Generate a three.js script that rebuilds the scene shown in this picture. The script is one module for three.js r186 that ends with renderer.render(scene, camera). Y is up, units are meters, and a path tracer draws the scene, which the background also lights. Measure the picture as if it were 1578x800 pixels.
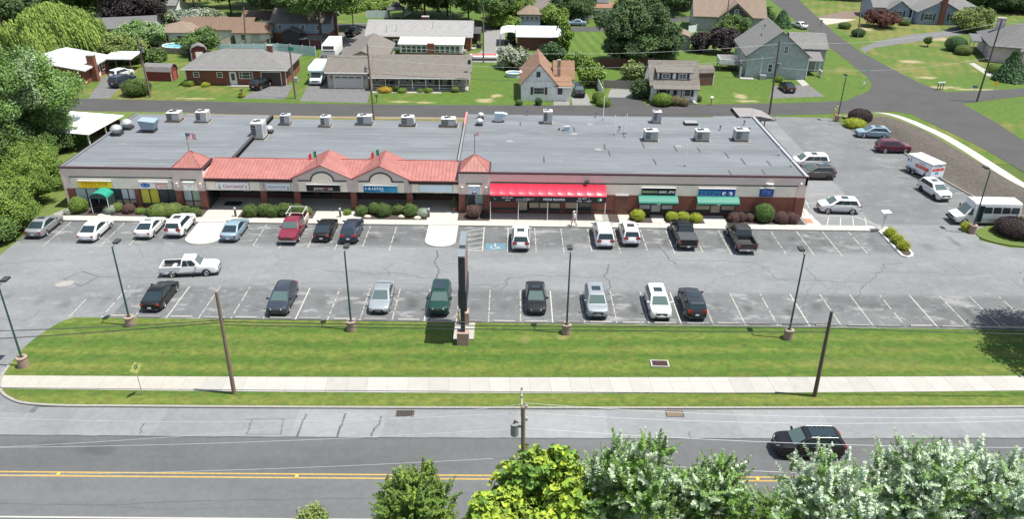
import * as THREE from 'three';
import { mergeGeometries, toCreasedNormals } from 'three/addons/utils/BufferGeometryUtils.js';
import { MarchingCubes } from 'three/addons/objects/MarchingCubes.js';

// ---------- camera, sky, sun, exposure ----------
const scene = new THREE.Scene();
const FOCAL = 1229.7, EYE = 36;                                   // focal length in photo pixels, drone height in metres
const camera = new THREE.PerspectiveCamera(2 * Math.atan(400 / FOCAL) * 180 / Math.PI, 1024 / 520, 0.5, 3000);
camera.position.set(0, EYE, 0);
camera.rotation.set(-0.472864, -0.004043, 0.014719, 'YXZ');
camera.updateMatrixWorld(true);
const renderer = new THREE.WebGLRenderer();
renderer.toneMapping = THREE.LinearToneMapping;
renderer.toneMappingExposure = 2.0;
renderer.shadowMap.enabled = true;
const SUN = new THREE.Vector3(0.335, 0.94, 0.045).normalize();
// a clear summer sky with a few soft clouds, the same all round
const skyTexture = (() => {
  const W = 512, H = 256, d = new Float32Array(W * H * 4);
  const n3 = (x, y, z) => { const h = (a, b, c) => { const s = Math.sin(a * 127.1 + b * 311.7 + c * 74.7) * 43758.5453; return s - Math.floor(s); }, i = Math.floor(x), j = Math.floor(y), k = Math.floor(z), f = (t) => t * t * (3 - 2 * t), u = f(x - i), v = f(y - j), w = f(z - k), l = (a, b, t) => a + (b - a) * t; return l(l(l(h(i, j, k), h(i + 1, j, k), u), l(h(i, j + 1, k), h(i + 1, j + 1, k), u), v), l(l(h(i, j, k + 1), h(i + 1, j, k + 1), u), l(h(i, j + 1, k + 1), h(i + 1, j + 1, k + 1), u), v), w); };
  for (let j = 0; j < H; j++) for (let i = 0; i < W; i++) {
    const el = ((j + 0.5) / H - 0.5) * Math.PI, az = (i + 0.5) / W * 2 * Math.PI, y = Math.sin(el), x = Math.cos(el) * Math.cos(az), z = Math.cos(el) * Math.sin(az), t = Math.pow(Math.max(0, 1 - Math.max(0, y)), 2.2);
    let c = [0.125 + 0.34 * t, 0.19 + 0.31 * t, 0.315 + 0.22 * t];
    if (y > 0.02) { let f = 0, a = 0.5, q = 2.4 / (y + 0.35); for (let o = 0; o < 5; o++) { f += a * n3(x * q + 9, o * 7.3, z * q + 4); a *= 0.5; q *= 2; } const k = Math.min(1, Math.max(0, (f - 0.5) / 0.22)) * Math.min(1, y * 6); c = c.map((v, m) => v + ([0.55, 0.565, 0.59][m] - v) * k * 0.75); } else if (y < 0) c = [0.12, 0.13, 0.1];
    d.set([...c, 1], 4 * (j * W + i));
  }
  const t = new THREE.DataTexture(d, W, H, THREE.RGBAFormat, THREE.FloatType); t.mapping = THREE.EquirectangularReflectionMapping; t.magFilter = THREE.LinearFilter; t.needsUpdate = true; return t;
})();
scene.background = skyTexture; scene.environment = skyTexture;
const sun = new THREE.DirectionalLight(new THREE.Color().setRGB(1, 0.96, 0.88), 4.5);
sun.name = 'sun';
sun.position.set(SUN.x * 200, SUN.y * 200, SUN.z * 200 - 90);
sun.target.position.set(0, 0, -90);
sun.castShadow = true;
Object.assign(sun.shadow.camera, { left: -130, right: 130, top: 150, bottom: -150, near: 1, far: 500 });
sun.shadow.mapSize.set(4096, 4096);
scene.add(sun, sun.target);

// ---------- helpers ----------
const V3 = THREE.Vector3, PI = Math.PI;
const rng = (s) => () => { s |= 0; s = s + 0x6D2B79F5 | 0; let t = Math.imul(s ^ s >>> 15, 1 | s); t = t + Math.imul(t ^ t >>> 7, 61 | t) ^ t; return ((t ^ t >>> 14) >>> 0) / 4294967296; };
const R = rng(7), rr = (a, b) => a + R() * (b - a);
const clamp = (x, a = 0, b = 1) => Math.min(b, Math.max(a, x)), mix = (a, b, t) => a + (b - a) * t, sm = (a, b, x) => { const t = clamp((x - a) / (b - a)); return t * t * (3 - 2 * t); };
// where a spot of the ground (or of a level h above it) lies, surveyed from its place in the photograph
function at(px, py, h = 0) {
  const d = new V3((px - 789) / FOCAL, -(py - 400) / FOCAL, -1).applyEuler(camera.rotation), t = (EYE - h) / -d.y;
  return [d.x * t, d.z * t];
}
const names = {};
const numbered = (n) => { const k = names[n] = (names[n] || 0) + 1; return k === 1 ? n : n + '_' + String(k - 1).padStart(3, '0'); };
function shade(o) { o.castShadow = o.receiveShadow = true; return o; }
function part(parent, name, geo, mat, extra) {
  const m = shade(new THREE.Mesh(Array.isArray(geo) ? join(geo) : geo, mat)); m.name = name;
  if (extra) Object.assign(m.userData, extra);
  parent.add(m); return m;
}
function thing(name, label, category, x = 0, z = 0, turn = 0, y = 0, group) {
  const o = new THREE.Group(); o.name = numbered(name); o.position.set(x, y, z); o.rotation.y = turn;
  o.userData = { label, category }; if (group) o.userData.group = group;
  scene.add(o); return o;
}
function setting(name, geo, mat, label) {
  const m = part(scene, numbered(name), geo, mat); m.userData = { kind: 'structure' }; if (label) m.userData.label = label; return m;
}
function copyOf(src, label, x, z, turn, y = 0) {
  const c = src.clone(); c.name = numbered(src.name.replace(/_\d{3}$/, '')); c.userData = { ...src.userData, label };
  c.position.set(x, y, z); c.rotation.y = turn; scene.add(c); return c;
}
function join(list) {
  const g = list.map((a) => { a = a.index ? a.toNonIndexed() : a; for (const k of Object.keys(a.attributes)) if (!['position', 'normal', 'uv'].includes(k)) a.deleteAttribute(k); if (!a.attributes.uv) a.setAttribute('uv', new THREE.BufferAttribute(new Float32Array(a.attributes.position.count * 2), 2)); return a; });
  return mergeGeometries(g);
}
// uv in metres, by the way each face points
function muv(geo, s = 1) {
  if (geo.index) geo = geo.toNonIndexed();
  if (!geo.attributes.normal) geo.computeVertexNormals();
  const p = geo.attributes.position, n = geo.attributes.normal, uv = new Float32Array(p.count * 2);
  for (let i = 0; i < p.count; i++) {
    const ax = Math.abs(n.getX(i)), ay = Math.abs(n.getY(i)), az = Math.abs(n.getZ(i));
    const [u, v] = ay >= ax && ay >= az ? [p.getX(i), p.getZ(i)] : ax >= az ? [p.getZ(i), p.getY(i)] : [p.getX(i), p.getY(i)];
    uv[2 * i] = u / s; uv[2 * i + 1] = v / s;
  }
  geo.setAttribute('uv', new THREE.BufferAttribute(uv, 2)); return geo;
}
// a box given by its middle in x and z and its underside
function box(w, h, d, x = 0, y = 0, z = 0, ry = 0, rx = 0, rz = 0) {
  const g = new THREE.BoxGeometry(w, h, d); if (rx) g.rotateX(rx); if (rz) g.rotateZ(rz); if (ry) g.rotateY(ry); g.translate(x, y + h / 2, z); return muv(g);
}
function span(x0, x1, y0, y1, z0, z1) { return box(x1 - x0, y1 - y0, Math.abs(z1 - z0), (x0 + x1) / 2, y0, (z0 + z1) / 2); }
function rod(a, b, r, r2 = r, n = 8) {
  const A = new V3(...a), B = new V3(...b), g = new THREE.CylinderGeometry(r2, r, A.distanceTo(B), n);
  g.applyQuaternion(new THREE.Quaternion().setFromUnitVectors(new V3(0, 1, 0), B.clone().sub(A).normalize())); g.translate((A.x + B.x) / 2, (A.y + B.y) / 2, (A.z + B.z) / 2); return g;
}
function cyl(r, h, x, y, z, n = 16, r2 = r) { const g = new THREE.CylinderGeometry(r2, r, h, n); g.translate(x, y + h / 2, z); return g; }
function faces(pts, tris) { // flat faces from points and index lists (quads or triangles)
  const a = []; for (const f of tris) for (let k = 1; k < f.length - 1; k++) a.push(...pts[f[0]], ...pts[f[k]], ...pts[f[k + 1]]);
  const g = new THREE.BufferGeometry(); g.setAttribute('position', new THREE.Float32BufferAttribute(a, 3)); g.computeVertexNormals(); return muv(g);
}
function extrude(pts, depth, bevel = 0, holes) { // outline in x, y; pushed along z
  const s = new THREE.Shape(pts.map((p) => new THREE.Vector2(...p))); if (holes) s.holes = holes.map((h) => new THREE.Path(h.map((p) => new THREE.Vector2(...p))));
  return new THREE.ExtrudeGeometry(s, { depth, bevelEnabled: !!bevel, bevelSize: bevel, bevelThickness: bevel, bevelOffset: -bevel, bevelSegments: 2, curveSegments: 10 });
}
// a level sheet or slab whose outline is a list of [x, z]
function slab(pts, y0, y1, rect) {
  let g;
  if (y1 === undefined) { g = new THREE.ShapeGeometry(new THREE.Shape(pts.map(([x, z]) => new THREE.Vector2(x, -z)))); g.rotateX(-PI / 2); g.translate(0, y0, 0); }
  else { g = extrude(pts.map(([x, z]) => [x, -z]), y1 - y0); g.rotateX(-PI / 2); g.translate(0, y0, 0); }
  g = muv(g);
  if (rect) { const p = g.attributes.position, u = g.attributes.uv; for (let i = 0; i < p.count; i++) u.setXY(i, (p.getX(i) - rect[0]) / (rect[2] - rect[0]), (p.getZ(i) - rect[1]) / (rect[3] - rect[1])); }
  return g;
}
function ribbon(line, half, y0, y1) { // a strip of even width along a list of [x, z]
  const L = [], Rr = [];
  line.forEach((p, i) => { const a = line[Math.max(0, i - 1)], b = line[Math.min(line.length - 1, i + 1)], l = Math.hypot(b[0] - a[0], b[1] - a[1]), nx = -(b[1] - a[1]) / l * half, nz = (b[0] - a[0]) / l * half; L.push([p[0] + nx, p[1] + nz]); Rr.unshift([p[0] - nx, p[1] - nz]); });
  return slab([...L, ...Rr], y0, y1);
}
function smooth(pts, n = 24, closed = false) { return new THREE.CatmullRomCurve3(pts.map(([x, z]) => new V3(x, 0, z)), closed).getPoints(n).map((p) => [p.x, p.z]); }

// ---------- noise and textures ----------
function lattice(seed) { const r = rng(seed), t = new Float32Array(65536); for (let i = 0; i < 65536; i++) t[i] = r(); return t; }
const LAT = lattice(11);
function vn(x, y, per = 256) { // value noise
  const xi = Math.floor(x), yi = Math.floor(y), fx = x - xi, fy = y - yi, u = fx * fx * (3 - 2 * fx), v = fy * fy * (3 - 2 * fy), w = (a, b) => LAT[(((a % per) + per) % per & 255) | (((b % per) + per) % per & 255) << 8];
  return mix(mix(w(xi, yi), w(xi + 1, yi), u), mix(w(xi, yi + 1), w(xi + 1, yi + 1), u), v);
}
function fbm(x, y, o = 4, per = 256) { let s = 0, a = 0.5, n = 0; for (let k = 0; k < o; k++) { s += a * vn(x, y, per); n += a; a *= 0.5; x = x * 2 + 17; y = y * 2 + 31; per = Math.min(256, per * 2); } return s / n; }
const S8 = (v) => 255 * clamp(v <= 0.0031308 ? v * 12.92 : 1.055 * Math.pow(clamp(v), 1 / 2.4) - 0.055);
function paint(w, h, fn, opt = {}) { // fn(u, v) gives a linear colour
  const d = new Uint8Array(w * h * 4);
  for (let j = 0; j < h; j++) for (let i = 0; i < w; i++) { const c = fn((i + 0.5) / w, (j + 0.5) / h), k = 4 * (j * w + i); d[k] = S8(c[0]); d[k + 1] = S8(c[1]); d[k + 2] = S8(c[2]); d[k + 3] = 255; }
  const t = new THREE.DataTexture(d, w, h); t.colorSpace = THREE.SRGBColorSpace; t.magFilter = THREE.LinearFilter; t.minFilter = THREE.LinearMipmapLinearFilter; t.generateMipmaps = true; t.wrapS = t.wrapT = opt.clamp ? THREE.ClampToEdgeWrapping : THREE.RepeatWrapping; t.needsUpdate = true; return t;
}
const M = (r, g, b, rough = 0.85, metal = 0, extra = {}) => new THREE.MeshStandardMaterial({ color: new THREE.Color().setRGB(r, g, b), roughness: rough, metalness: metal, side: THREE.DoubleSide, ...extra });
const scaleC = (c, k) => [c[0] * k, c[1] * k, c[2] * k];
const GRAIN = paint(512, 512, (u, v) => { const n = 0.72 + 0.4 * fbm(u * 8, v * 8, 6, 8) + 0.12 * (fbm(u * 64, v * 64, 2, 64) - 0.5) * 2 - 0.06; return [n, n, n]; });
const FINE = paint(512, 512, (u, v) => { const n = 0.86 + 0.2 * fbm(u * 6, v * 6, 6, 6) + 0.1 * (fbm(u * 64, v * 64, 2, 64) - 0.5); return [n, n, n]; });
const grainy = (r, g, b, size = 3, rough = 0.9, extra = {}) => { const t = GRAIN.clone(); t.repeat.set(1 / size, 1 / size); t.needsUpdate = true; return M(r * 1.06, g * 1.06, b * 1.06, rough, 0, { map: t, ...extra }); };
const even = (r, g, b, size = 3) => { const t = FINE.clone(); t.repeat.set(1 / size, 1 / size); t.needsUpdate = true; return M(r * 1.04, g * 1.04, b * 1.04, 0.92, 0, { map: t }); };
const SHINGLE = paint(512, 512, (u, v) => { const row = Math.floor(v * 32), tab = vn(Math.floor(u * 24 + (row % 2) * 0.5), row, 64); const n = 0.76 + 0.34 * tab + 0.25 * (fbm(u * 6, v * 6, 4, 6) - 0.5) + 0.18 * (vn(u * 200, v * 200) - 0.5); return [n, n, n]; });
const shingles = (r, g, b) => { const t = SHINGLE.clone(); t.repeat.set(1 / 5, 1 / 5); t.needsUpdate = true; return M(r * 1.08, g * 1.08, b * 1.08, 0.95, 0, { map: t }); };
function canvasTex(w, h, draw) { const c = document.createElement('canvas'); c.width = w; c.height = h; const g = c.getContext('2d'); draw(g, w, h); const t = new THREE.CanvasTexture(c); t.colorSpace = THREE.SRGBColorSpace; t.magFilter = THREE.LinearFilter; return t; }

const mat = {
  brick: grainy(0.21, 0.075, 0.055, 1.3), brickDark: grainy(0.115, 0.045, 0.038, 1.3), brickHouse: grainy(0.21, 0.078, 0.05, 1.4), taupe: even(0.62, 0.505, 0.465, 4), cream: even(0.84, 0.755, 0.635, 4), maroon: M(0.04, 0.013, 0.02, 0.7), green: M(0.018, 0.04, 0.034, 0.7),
  metalRed: M(0.335, 0.135, 0.115, 0.45, 0, { map: (() => { const t = GRAIN.clone(); t.repeat.set(0.2, 0.2); t.needsUpdate = true; return t; })() }), metalRedRib: M(0.24, 0.07, 0.065, 0.4),
  white: M(0.68, 0.68, 0.665, 0.55), offwhite: grainy(0.5, 0.495, 0.47, 3), concrete: even(0.275, 0.268, 0.248, 3.2), concreteB: even(0.295, 0.287, 0.266, 4.6), kerb: grainy(0.24, 0.23, 0.21, 1.2), stop: grainy(0.23, 0.225, 0.21, 0.8), tan: grainy(0.3, 0.21, 0.17, 0.8),
  black: M(0.012, 0.012, 0.013, 0.6), dark: M(0.03, 0.03, 0.033, 0.7), rubber: M(0.018, 0.018, 0.018, 0.9), steel: M(0.5, 0.51, 0.53, 0.38, 0.9), rim: M(0.42, 0.43, 0.45, 0.35, 0.85), rimDark: M(0.04, 0.04, 0.045, 0.4, 0.5), galv: grainy(0.42, 0.44, 0.46, 1, 0.5, { metalness: 0.4 }),
  glass: new THREE.MeshPhysicalMaterial({ color: new THREE.Color().setRGB(0.018, 0.03, 0.036), roughness: 0.06, metalness: 0, ior: 1.5, side: THREE.DoubleSide }),
  windshield: new THREE.MeshPhysicalMaterial({ color: new THREE.Color().setRGB(0.062, 0.094, 0.092), roughness: 0.07, ior: 1.5, side: THREE.DoubleSide }),
  shopGlass: new THREE.MeshPhysicalMaterial({ color: new THREE.Color().setRGB(0.05, 0.065, 0.07), roughness: 0.05, ior: 1.5, side: THREE.DoubleSide }),
  paleGlass: new THREE.MeshPhysicalMaterial({ color: new THREE.Color().setRGB(0.48, 0.53, 0.55), roughness: 0.12, ior: 1.5, side: THREE.DoubleSide }),
  houseGlass: new THREE.MeshPhysicalMaterial({ color: new THREE.Color().setRGB(0.06, 0.075, 0.085), roughness: 0.08, ior: 1.5, side: THREE.DoubleSide }),
  headlight: new THREE.MeshPhysicalMaterial({ color: new THREE.Color().setRGB(0.6, 0.63, 0.66), roughness: 0.12, clearcoat: 1, side: THREE.DoubleSide }), tail: new THREE.MeshPhysicalMaterial({ color: new THREE.Color().setRGB(0.3, 0.012, 0.015), roughness: 0.2, clearcoat: 1, side: THREE.DoubleSide }),
  plate: M(0.6, 0.62, 0.68, 0.5), pole: M(0.025, 0.07, 0.055, 0.5), wood: grainy(0.19, 0.14, 0.1, 1.5), woodDark: grainy(0.1, 0.075, 0.06, 1.5), woodGrey: grainy(0.27, 0.24, 0.2, 1.2), bark: grainy(0.12, 0.09, 0.065, 0.8), paintWhite: M(0.34, 0.335, 0.3, 0.8), paintYellow: M(0.5, 0.33, 0.06, 0.8), paintBlue: M(0.14, 0.3, 0.43, 0.8), wire: M(0.05, 0.05, 0.055, 0.7), wireBright: M(0.4, 0.41, 0.42, 0.5, 0.2),
  mulch: grainy(0.05, 0.038, 0.032, 0.6), mulchGrey: grainy(0.085, 0.075, 0.068, 0.7),
};
// ---------- ground, roads, lot, lawns ----------
function crackLayer(w, h, lines) { // thin wandering lines, in texture pixels
  const a = new Float32Array(w * h), r = rng(91);
  const dot = (x, y, k) => { const i = Math.round(x), j = Math.round(y); if (i >= 0 && j >= 0 && i < w && j < h) a[j * w + i] = Math.max(a[j * w + i], k); };
  for (const [pts, wob, k, wide] of lines) for (let s = 0; s < pts.length - 1; s++) {
    const [x0, y0] = pts[s], [x1, y1] = pts[s + 1], n = Math.ceil(Math.hypot(x1 - x0, y1 - y0)); let o = 0;
    const ph = r() * 50; for (let i = 0; i <= n; i++) { const t = i / n, nx = -(y1 - y0) / (n || 1), ny = (x1 - x0) / (n || 1); o = (fbm(ph + i * 0.06, 3.3, 4) - 0.5) * wob * Math.sin(PI * clamp(t, 0.05, 0.95)) * 2.2; const kk = k * (0.65 + 0.35 * vn(i * 0.15 + ph, 9)); dot(x0 + (x1 - x0) * t + nx * o, y0 + (y1 - y0) * t + ny * o, kk); if (wide) { dot(x0 + (x1 - x0) * t + nx * (o + 1), y0 + (y1 - y0) * t + ny * (o + 1), kk * wide); } }
  }
  return a;
}
function mapped(w, h, rect, fn, cracks, crackCol = [0.03, 0.03, 0.031]) { // texture laid over a rectangle of ground [x0, z0, x1, z1]
  cracks = cracks?.map(([a, b, k, ...q]) => [a, b, Math.min(1, k * 1.2), ...q]);
  const c = cracks && crackLayer(w, h, cracks.map(([pts, ...q]) => [pts.map(([x, z]) => [(x - rect[0]) / (rect[2] - rect[0]) * w, (z - rect[1]) / (rect[3] - rect[1]) * h]), ...q]));
  return paint(w, h, (u, v) => {
    const x = mix(rect[0], rect[2], u), z = mix(rect[1], rect[3], v); let col = fn(x, z);
    if (c) { const k = c[Math.min(h - 1, Math.floor(v * h)) * w + Math.min(w - 1, Math.floor(u * w))]; if (k > 0) col = [mix(col[0], crackCol[0], k), mix(col[1], crackCol[1], k), mix(col[2], crackCol[2], k)]; }
    return col;
  }, { clamp: true });
}
const blob = (x, z, cx, cz, rx, rz = rx, soft = 0.5) => { const d = Math.hypot((x - cx) / rx, (z - cz) / rz) + (fbm(x * 0.9, z * 0.9, 4) - 0.5) * 0.9; return 1 - sm(1 - soft, 1, d); };
function grass(x, z, dryness = 0) {
  const big = fbm(x * 0.045 + 40, z * 0.06, 4), mid = fbm(x * 0.35, z * 0.35 + 9, 4), fine = fbm(x * 2.6, z * 2.6, 3), tuft = vn(x * 7.3, z * 7.3);
  const dry = clamp(sm(0.5, 0.78, big * 0.55 + mid * 0.45 + dryness) + dryness * 0.5), k = 0.62 + 0.42 * fine + 0.3 * (tuft - 0.4);
  return [mix(0.06, 0.135, dry) * k, mix(0.112, 0.132, dry) * k, mix(0.008, 0.03, dry) * k];
}
const asphalt = (x, z, base) => { const k = base * (0.78 + 0.42 * fbm(x * 0.16, z * 0.42, 5) + 0.2 * (fbm(x * 3, z * 3, 3) - 0.5) + 0.12 * (vn(x * 13, z * 13) - 0.5)); return [k * 0.955, k, k * 1.04]; };

// far ground to the horizon
const farGrass = paint(1024, 1024, (u, v) => { const k = 0.55 + 0.55 * fbm(u * 24, v * 24, 5, 24), d = sm(0.45, 0.75, fbm(u * 5, v * 5, 4, 5)); return [mix(0.06, 0.11, d) * k, mix(0.1, 0.115, d) * k, mix(0.012, 0.03, d) * k]; });
farGrass.repeat.set(1 / 60, 1 / 60);
setting('ground', slab([[-1200, -1500], [1200, -1500], [1200, 600], [-1200, 600]], -0.03), M(1, 1, 1, 1, 0, { map: farGrass }));

// the lawns of the houses behind the plaza
const NB = [-125, -250, 135, -100];
const bare = [[620, 157, 2.6, 0.9], [655, 158, 2, 0.7], [748, 155, 2.2, 1.6], [765, 148, 1.2, 1.4], [300, 152, 4, 0.5], [1140, 148, 1.6, 2.2], [1150, 156, 3, 1], [1330, 45, 3, 3], [1440, 60, 5, 3], [1400, 95, 3, 2], [1455, 135, 4, 1.2], [1430, 120, 2.5, 1.2], [1500, 138, 6, 0.8], [400, 170, 18, 1], [350, 176, 20, 1.2], [520, 179, 14, 1.2]].map(([a, b, c, d]) => [...at(a, b), c, d]);
const nbTex = mapped(2048, 1180, NB, (x, z) => {
  let dry = 0; if (x > 74 && z < -150) dry = 0.1; if (z > -119.5 && x < 0) dry = 0.5;
  let c = grass(x, z, dry + 0.04 * Math.sin((x * 0.94 + z * 0.34) * 2.9));
  if (x > 9 && x < 26 && z < -160 && z > -184) { const s = 0.9 + 0.22 * (Math.sin((x - z * 0.12) * 2.7) > 0); c = scaleC(c, s); }
  for (const b of bare) { const k = blob(x, z, ...b, 0.7) * 0.85; if (k > 0) { const n = 0.75 + 0.5 * fbm(x * 3, z * 3, 3); c = [mix(c[0], 0.26 * n, k), mix(c[1], 0.21 * n, k), mix(c[2], 0.125 * n, k)]; } }
  return c;
});
setting('lawn', slab([[NB[0], NB[1]], [NB[2], NB[1]], [NB[2], NB[3]], [NB[0], NB[3]]], 0, undefined, NB), M(1, 1, 1, 1, 0, { map: nbTex }));

// parking lot
const LOT = [-52, -122, 68, -44];
const stallX = (k) => -29.27 + 2.757 * k;
const lotCracks = [];
{
  const P = (...a) => a.map(([x, y]) => at(x, y));
  lotCracks.push([P([674, 386], [670, 405], [678, 415], [672, 430], [680, 445]), 7, 0.95, 0.8], [P([0, 408], [45, 402], [100, 400]), 10, 0.6], [P([98, 430], [128, 418], [152, 426], [126, 441], [98, 430]), 2, 0.85, 0.6], [P([152, 427], [238, 428], [300, 426]), 6, 0.6], [P([130, 448], [160, 460], [190, 462], [200, 450]), 14, 0.55], [P([500, 416], [560, 420], [620, 422], [690, 436], [760, 440]), 14, 0.75], [P([600, 424], [590, 412], [612, 405]), 8, 0.6], [P([380, 440], [520, 436], [640, 438], [745, 445]), 8, 0.5], [P([760, 444], [785, 428], [830, 424], [900, 428], [930, 427]), 10, 0.75], [P([783, 428], [780, 440], [772, 447]), 5, 0.7], [P([938, 408], [930, 425], [940, 440], [937, 452], [945, 460]), 8, 0.85, 0.5], [P([1011, 377], [1022, 387], [1030, 400], [1042, 408]), 6, 0.9, 0.6], [P([1030, 402], [1100, 402], [1160, 404], [1180, 415], [1195, 431]), 8, 0.75], [P([1195, 431], [1260, 433], [1330, 435]), 6, 0.75], [P([1240, 412], [1255, 430], [1275, 445], [1295, 447]), 8, 0.7], [P([1316, 460], [1330, 440], [1345, 428], [1358, 418], [1360, 407], [1390, 405]), 8, 0.8], [P([1340, 420], [1400, 419], [1480, 424], [1530, 422]), 6, 0.65], [P([1465, 412], [1482, 422]), 3, 0.9], [P([1320, 470], [1400, 472], [1440, 473], [1467, 470]), 4, 0.8], [P([1178, 413], [1100, 430], [1082, 450]), 8, 0.5], [P([1250, 440], [1235, 470], [1245, 490]), 8, 0.5], [P([1555, 430], [1578, 445]), 5, 0.6], [P([1150, 330], [1180, 345]), 3, 0.4], [P([1250, 205], [1290, 225], [1330, 230]), 8, 0.35], [P([0, 490], [40, 495], [60, 480]), 8, 0.5], [P([90, 345], [60, 372]), 5, 0.5], [P([205, 372], [220, 390], [215, 400]), 8, 0.4], [P([480, 380], [560, 395]), 12, 0.35]);
  for (let k = 0; k < 26; k++) { const x = rr(-45, 45), z = rr(-76, -59); lotCracks.push([[[x, z], [x + rr(-3, 3), z + rr(-2, 2)], [x + rr(-5, 5), z + rr(-3, 3)]], 10, rr(0.18, 0.42)]); }
}
const lotSpots = []; { const r = rng(5); for (let k = -8; k < 34; k++) { const x = stallX(k) + 1.38; lotSpots.push([x + (r() - 0.5) * 0.9, -61 + (r() - 0.5) * 2, 0.5 + r() * 0.5, 0.9 + r() * 0.9, 0.25 + r() * 0.5], [x + (r() - 0.5) * 0.9, -75.3 + (r() - 0.5) * 2, 0.5 + r() * 0.5, 0.9 + r(), 0.25 + r() * 0.5]); } }
const lotTex = mapped(2048, 1331, LOT, (x, z) => {
  const inRow = Math.max(sm(-72.2, -73.6, z) * (x < 40 && z > -78.5 ? 1 : 0), sm(-64.7, -63.4, z) * (x > -34 ? 1 : 0.2)), wob = fbm(x * 0.12, z * 0.25, 4);
  let b = mix(0.148, 0.082, inRow * (0.75 + 0.5 * (wob - 0.4)));
  if (x > 40 && z < -80) b = mix(b, 0.1, 0.85) * (0.88 + 0.3 * fbm((x * 0.7 + z * 0.35) * 0.5, (z - x) * 0.06, 3));
  let c = asphalt(x, z, b);
  const streak = Math.min(0.75, sm(0.56, 0.8, fbm(x * 0.7 + 70, z * 1.3, 5)) * 0.22 * (1 + inRow * 2) + sm(0.66, 0.8, fbm(x * 2.2 + 7, z * 2.6, 4)) * 0.3 * inRow); c = [mix(c[0], 0.22, streak), mix(c[1], 0.22, streak), mix(c[2], 0.22, streak)];
  for (const s of lotSpots) if (Math.abs(x - s[0]) < 2 && Math.abs(z - s[1]) < 3) { const k = blob(x, z, s[0], s[1], s[2], s[3], 0.9) * s[4]; c = scaleC(c, 1 - 0.55 * k); }
  return c;
}, lotCracks);
const lotMat = M(1, 1, 1, 0.88, 0, { map: lotTex });
const lotShape = [[-50, -78], [-50, -45.5], [-33.6, -45.5], [-33, -58.05], [68, -58.05], [68, -74], [52, -74.5], [49.6, -76.2], [51, -79], [56.5, -82.3], [55.2, -88], [53.8, -96.6], [53.6, -103], [54.5, -109.6], [50.2, -113.6], [49.6, -116.5], [49.8, -119.6], [31, -120.2], [31, -78]];
const lot = setting('parking_lot', slab(lotShape, 0.012, undefined, LOT), lotMat);
const line = (a, b, w = 0.1, m = mat.paintWhite, y = 0.018) => part(lot, 'stall_line', ribbon([a, b], w / 2, y), m);
const wornWhite = M(1, 1, 1, 0.85, 0, { map: (() => { const t = paint(256, 256, (u, v) => { const k = sm(0.5, 0.64, fbm(u * 8, v * 8, 5, 8)), n = 0.9 + 0.2 * vn(u * 64, v * 64, 64); return [mix(0.3, 0.105, k) * n, mix(0.29, 0.108, k) * n, mix(0.25, 0.11, k) * n]; }); t.repeat.set(0.45, 0.45); return t; })() });
for (let k = -3; k <= 28; k++) line([stallX(k), k < -2 ? -61.6 : -64.1], [stallX(k), -58.5], 0.1, k % 4 ? wornWhite : mat.paintWhite);
line([-46.9, -77.9], [-46.85, -72], 0.1, wornWhite);
for (const x of [-41.2, -38.4, -26, -23.2, -20.4, -17.6, -14.9, -12.1, 2.7, 5.5, 8.35, 11.2, 14, 16.7, 19.6, 22.4, 25.2, 28, 30.8, 33.6, 36.4]) line([x, -77.9], [x + 0.02, -72], 0.1, wornWhite);
// hatched access aisles
for (const [x0, x1] of [[-5.2, -2.7]]) { line([x1, -77.9], [x1, -72.2]); line([x0, -72.2], [x1, -72.22], 0.1, mat.paintWhite, 0.022); for (let k = 0; k < 5; k++) line([x0, -76.4 + k * 1.05], [x1, -77.6 + k * 1.15], 0.1, mat.paintWhite, 0.026); line([-0.15, -77.9], [-0.15, -72.1]); }
{ const A = [33.9, -79.3], B = [40.6, -79.2], C = [38.8, -81.9]; line([34.2, -85.6], [40, -85.6]); line([35.2, -88.4], [40.2, -88.4], 0.1, wornWhite); line(C, B, 0.12); line(C, [34.2, -82.1], 0.1, mat.paintWhite, 0.022); for (let k = 0; k < 4; k++) line([34.6 + k * 1.45, -79.3], [35.6 + k * 1.35, -81.7], 0.1, mat.paintWhite, 0.026); }
for (const [z, x0, x1] of [[-106.6, 48.6, 53.4], [-101.2, 48.6, 53.5], [-98, 48.9, 53.6], [-95.1, 48.9, 53.8], [-92.2, 49, 54.2], [-89.4, 49.2, 54.6], [-85.9, 49.6, 55.2]]) line([x0, z], [x1, z], 0.1, wornWhite);
for (const [cx, cz] of [[-1.4, -73.2], [38.3, -83.4]]) { part(lot, 'accessible_space_panel', slab([[cx - 1, cz - 0.75], [cx + 1, cz - 0.75], [cx + 1, cz + 0.75], [cx - 1, cz + 0.75]], 0.018), grainy(0.085, 0.165, 0.215, 0.7)); part(lot, 'wheelchair_symbol', [ribbon([[cx - 0.05, cz - 0.5], [cx - 0.05, cz + 0.05], [cx + 0.3, cz + 0.08], [cx + 0.45, cz + 0.5]], 0.055, 0.023), ribbon(Array.from({ length: 12 }, (_, i) => { const a = 1.9 - i * 0.38; return [cx - 0.12 + 0.36 * Math.cos(a + 2.2), cz + 0.2 + 0.36 * Math.sin(a + 2.2)]; }), 0.045, 0.024), slab(Array.from({ length: 10 }, (_, i) => [cx - 0.05 + 0.1 * Math.cos(i * 0.628), cz - 0.6 + 0.1 * Math.sin(i * 0.628)]).reverse(), 0.025)], mat.paintWhite); }
part(lot, 'concrete_patch', slab(smooth([[-41.6, -64.1], [-41.1, -64.75], [-40.4, -64.9], [-40.05, -64.5], [-40.5, -63.9], [-41.2, -63.7]], 20, true).slice(0, -1), 0.017), grainy(0.25, 0.24, 0.22, 0.8));

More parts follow.
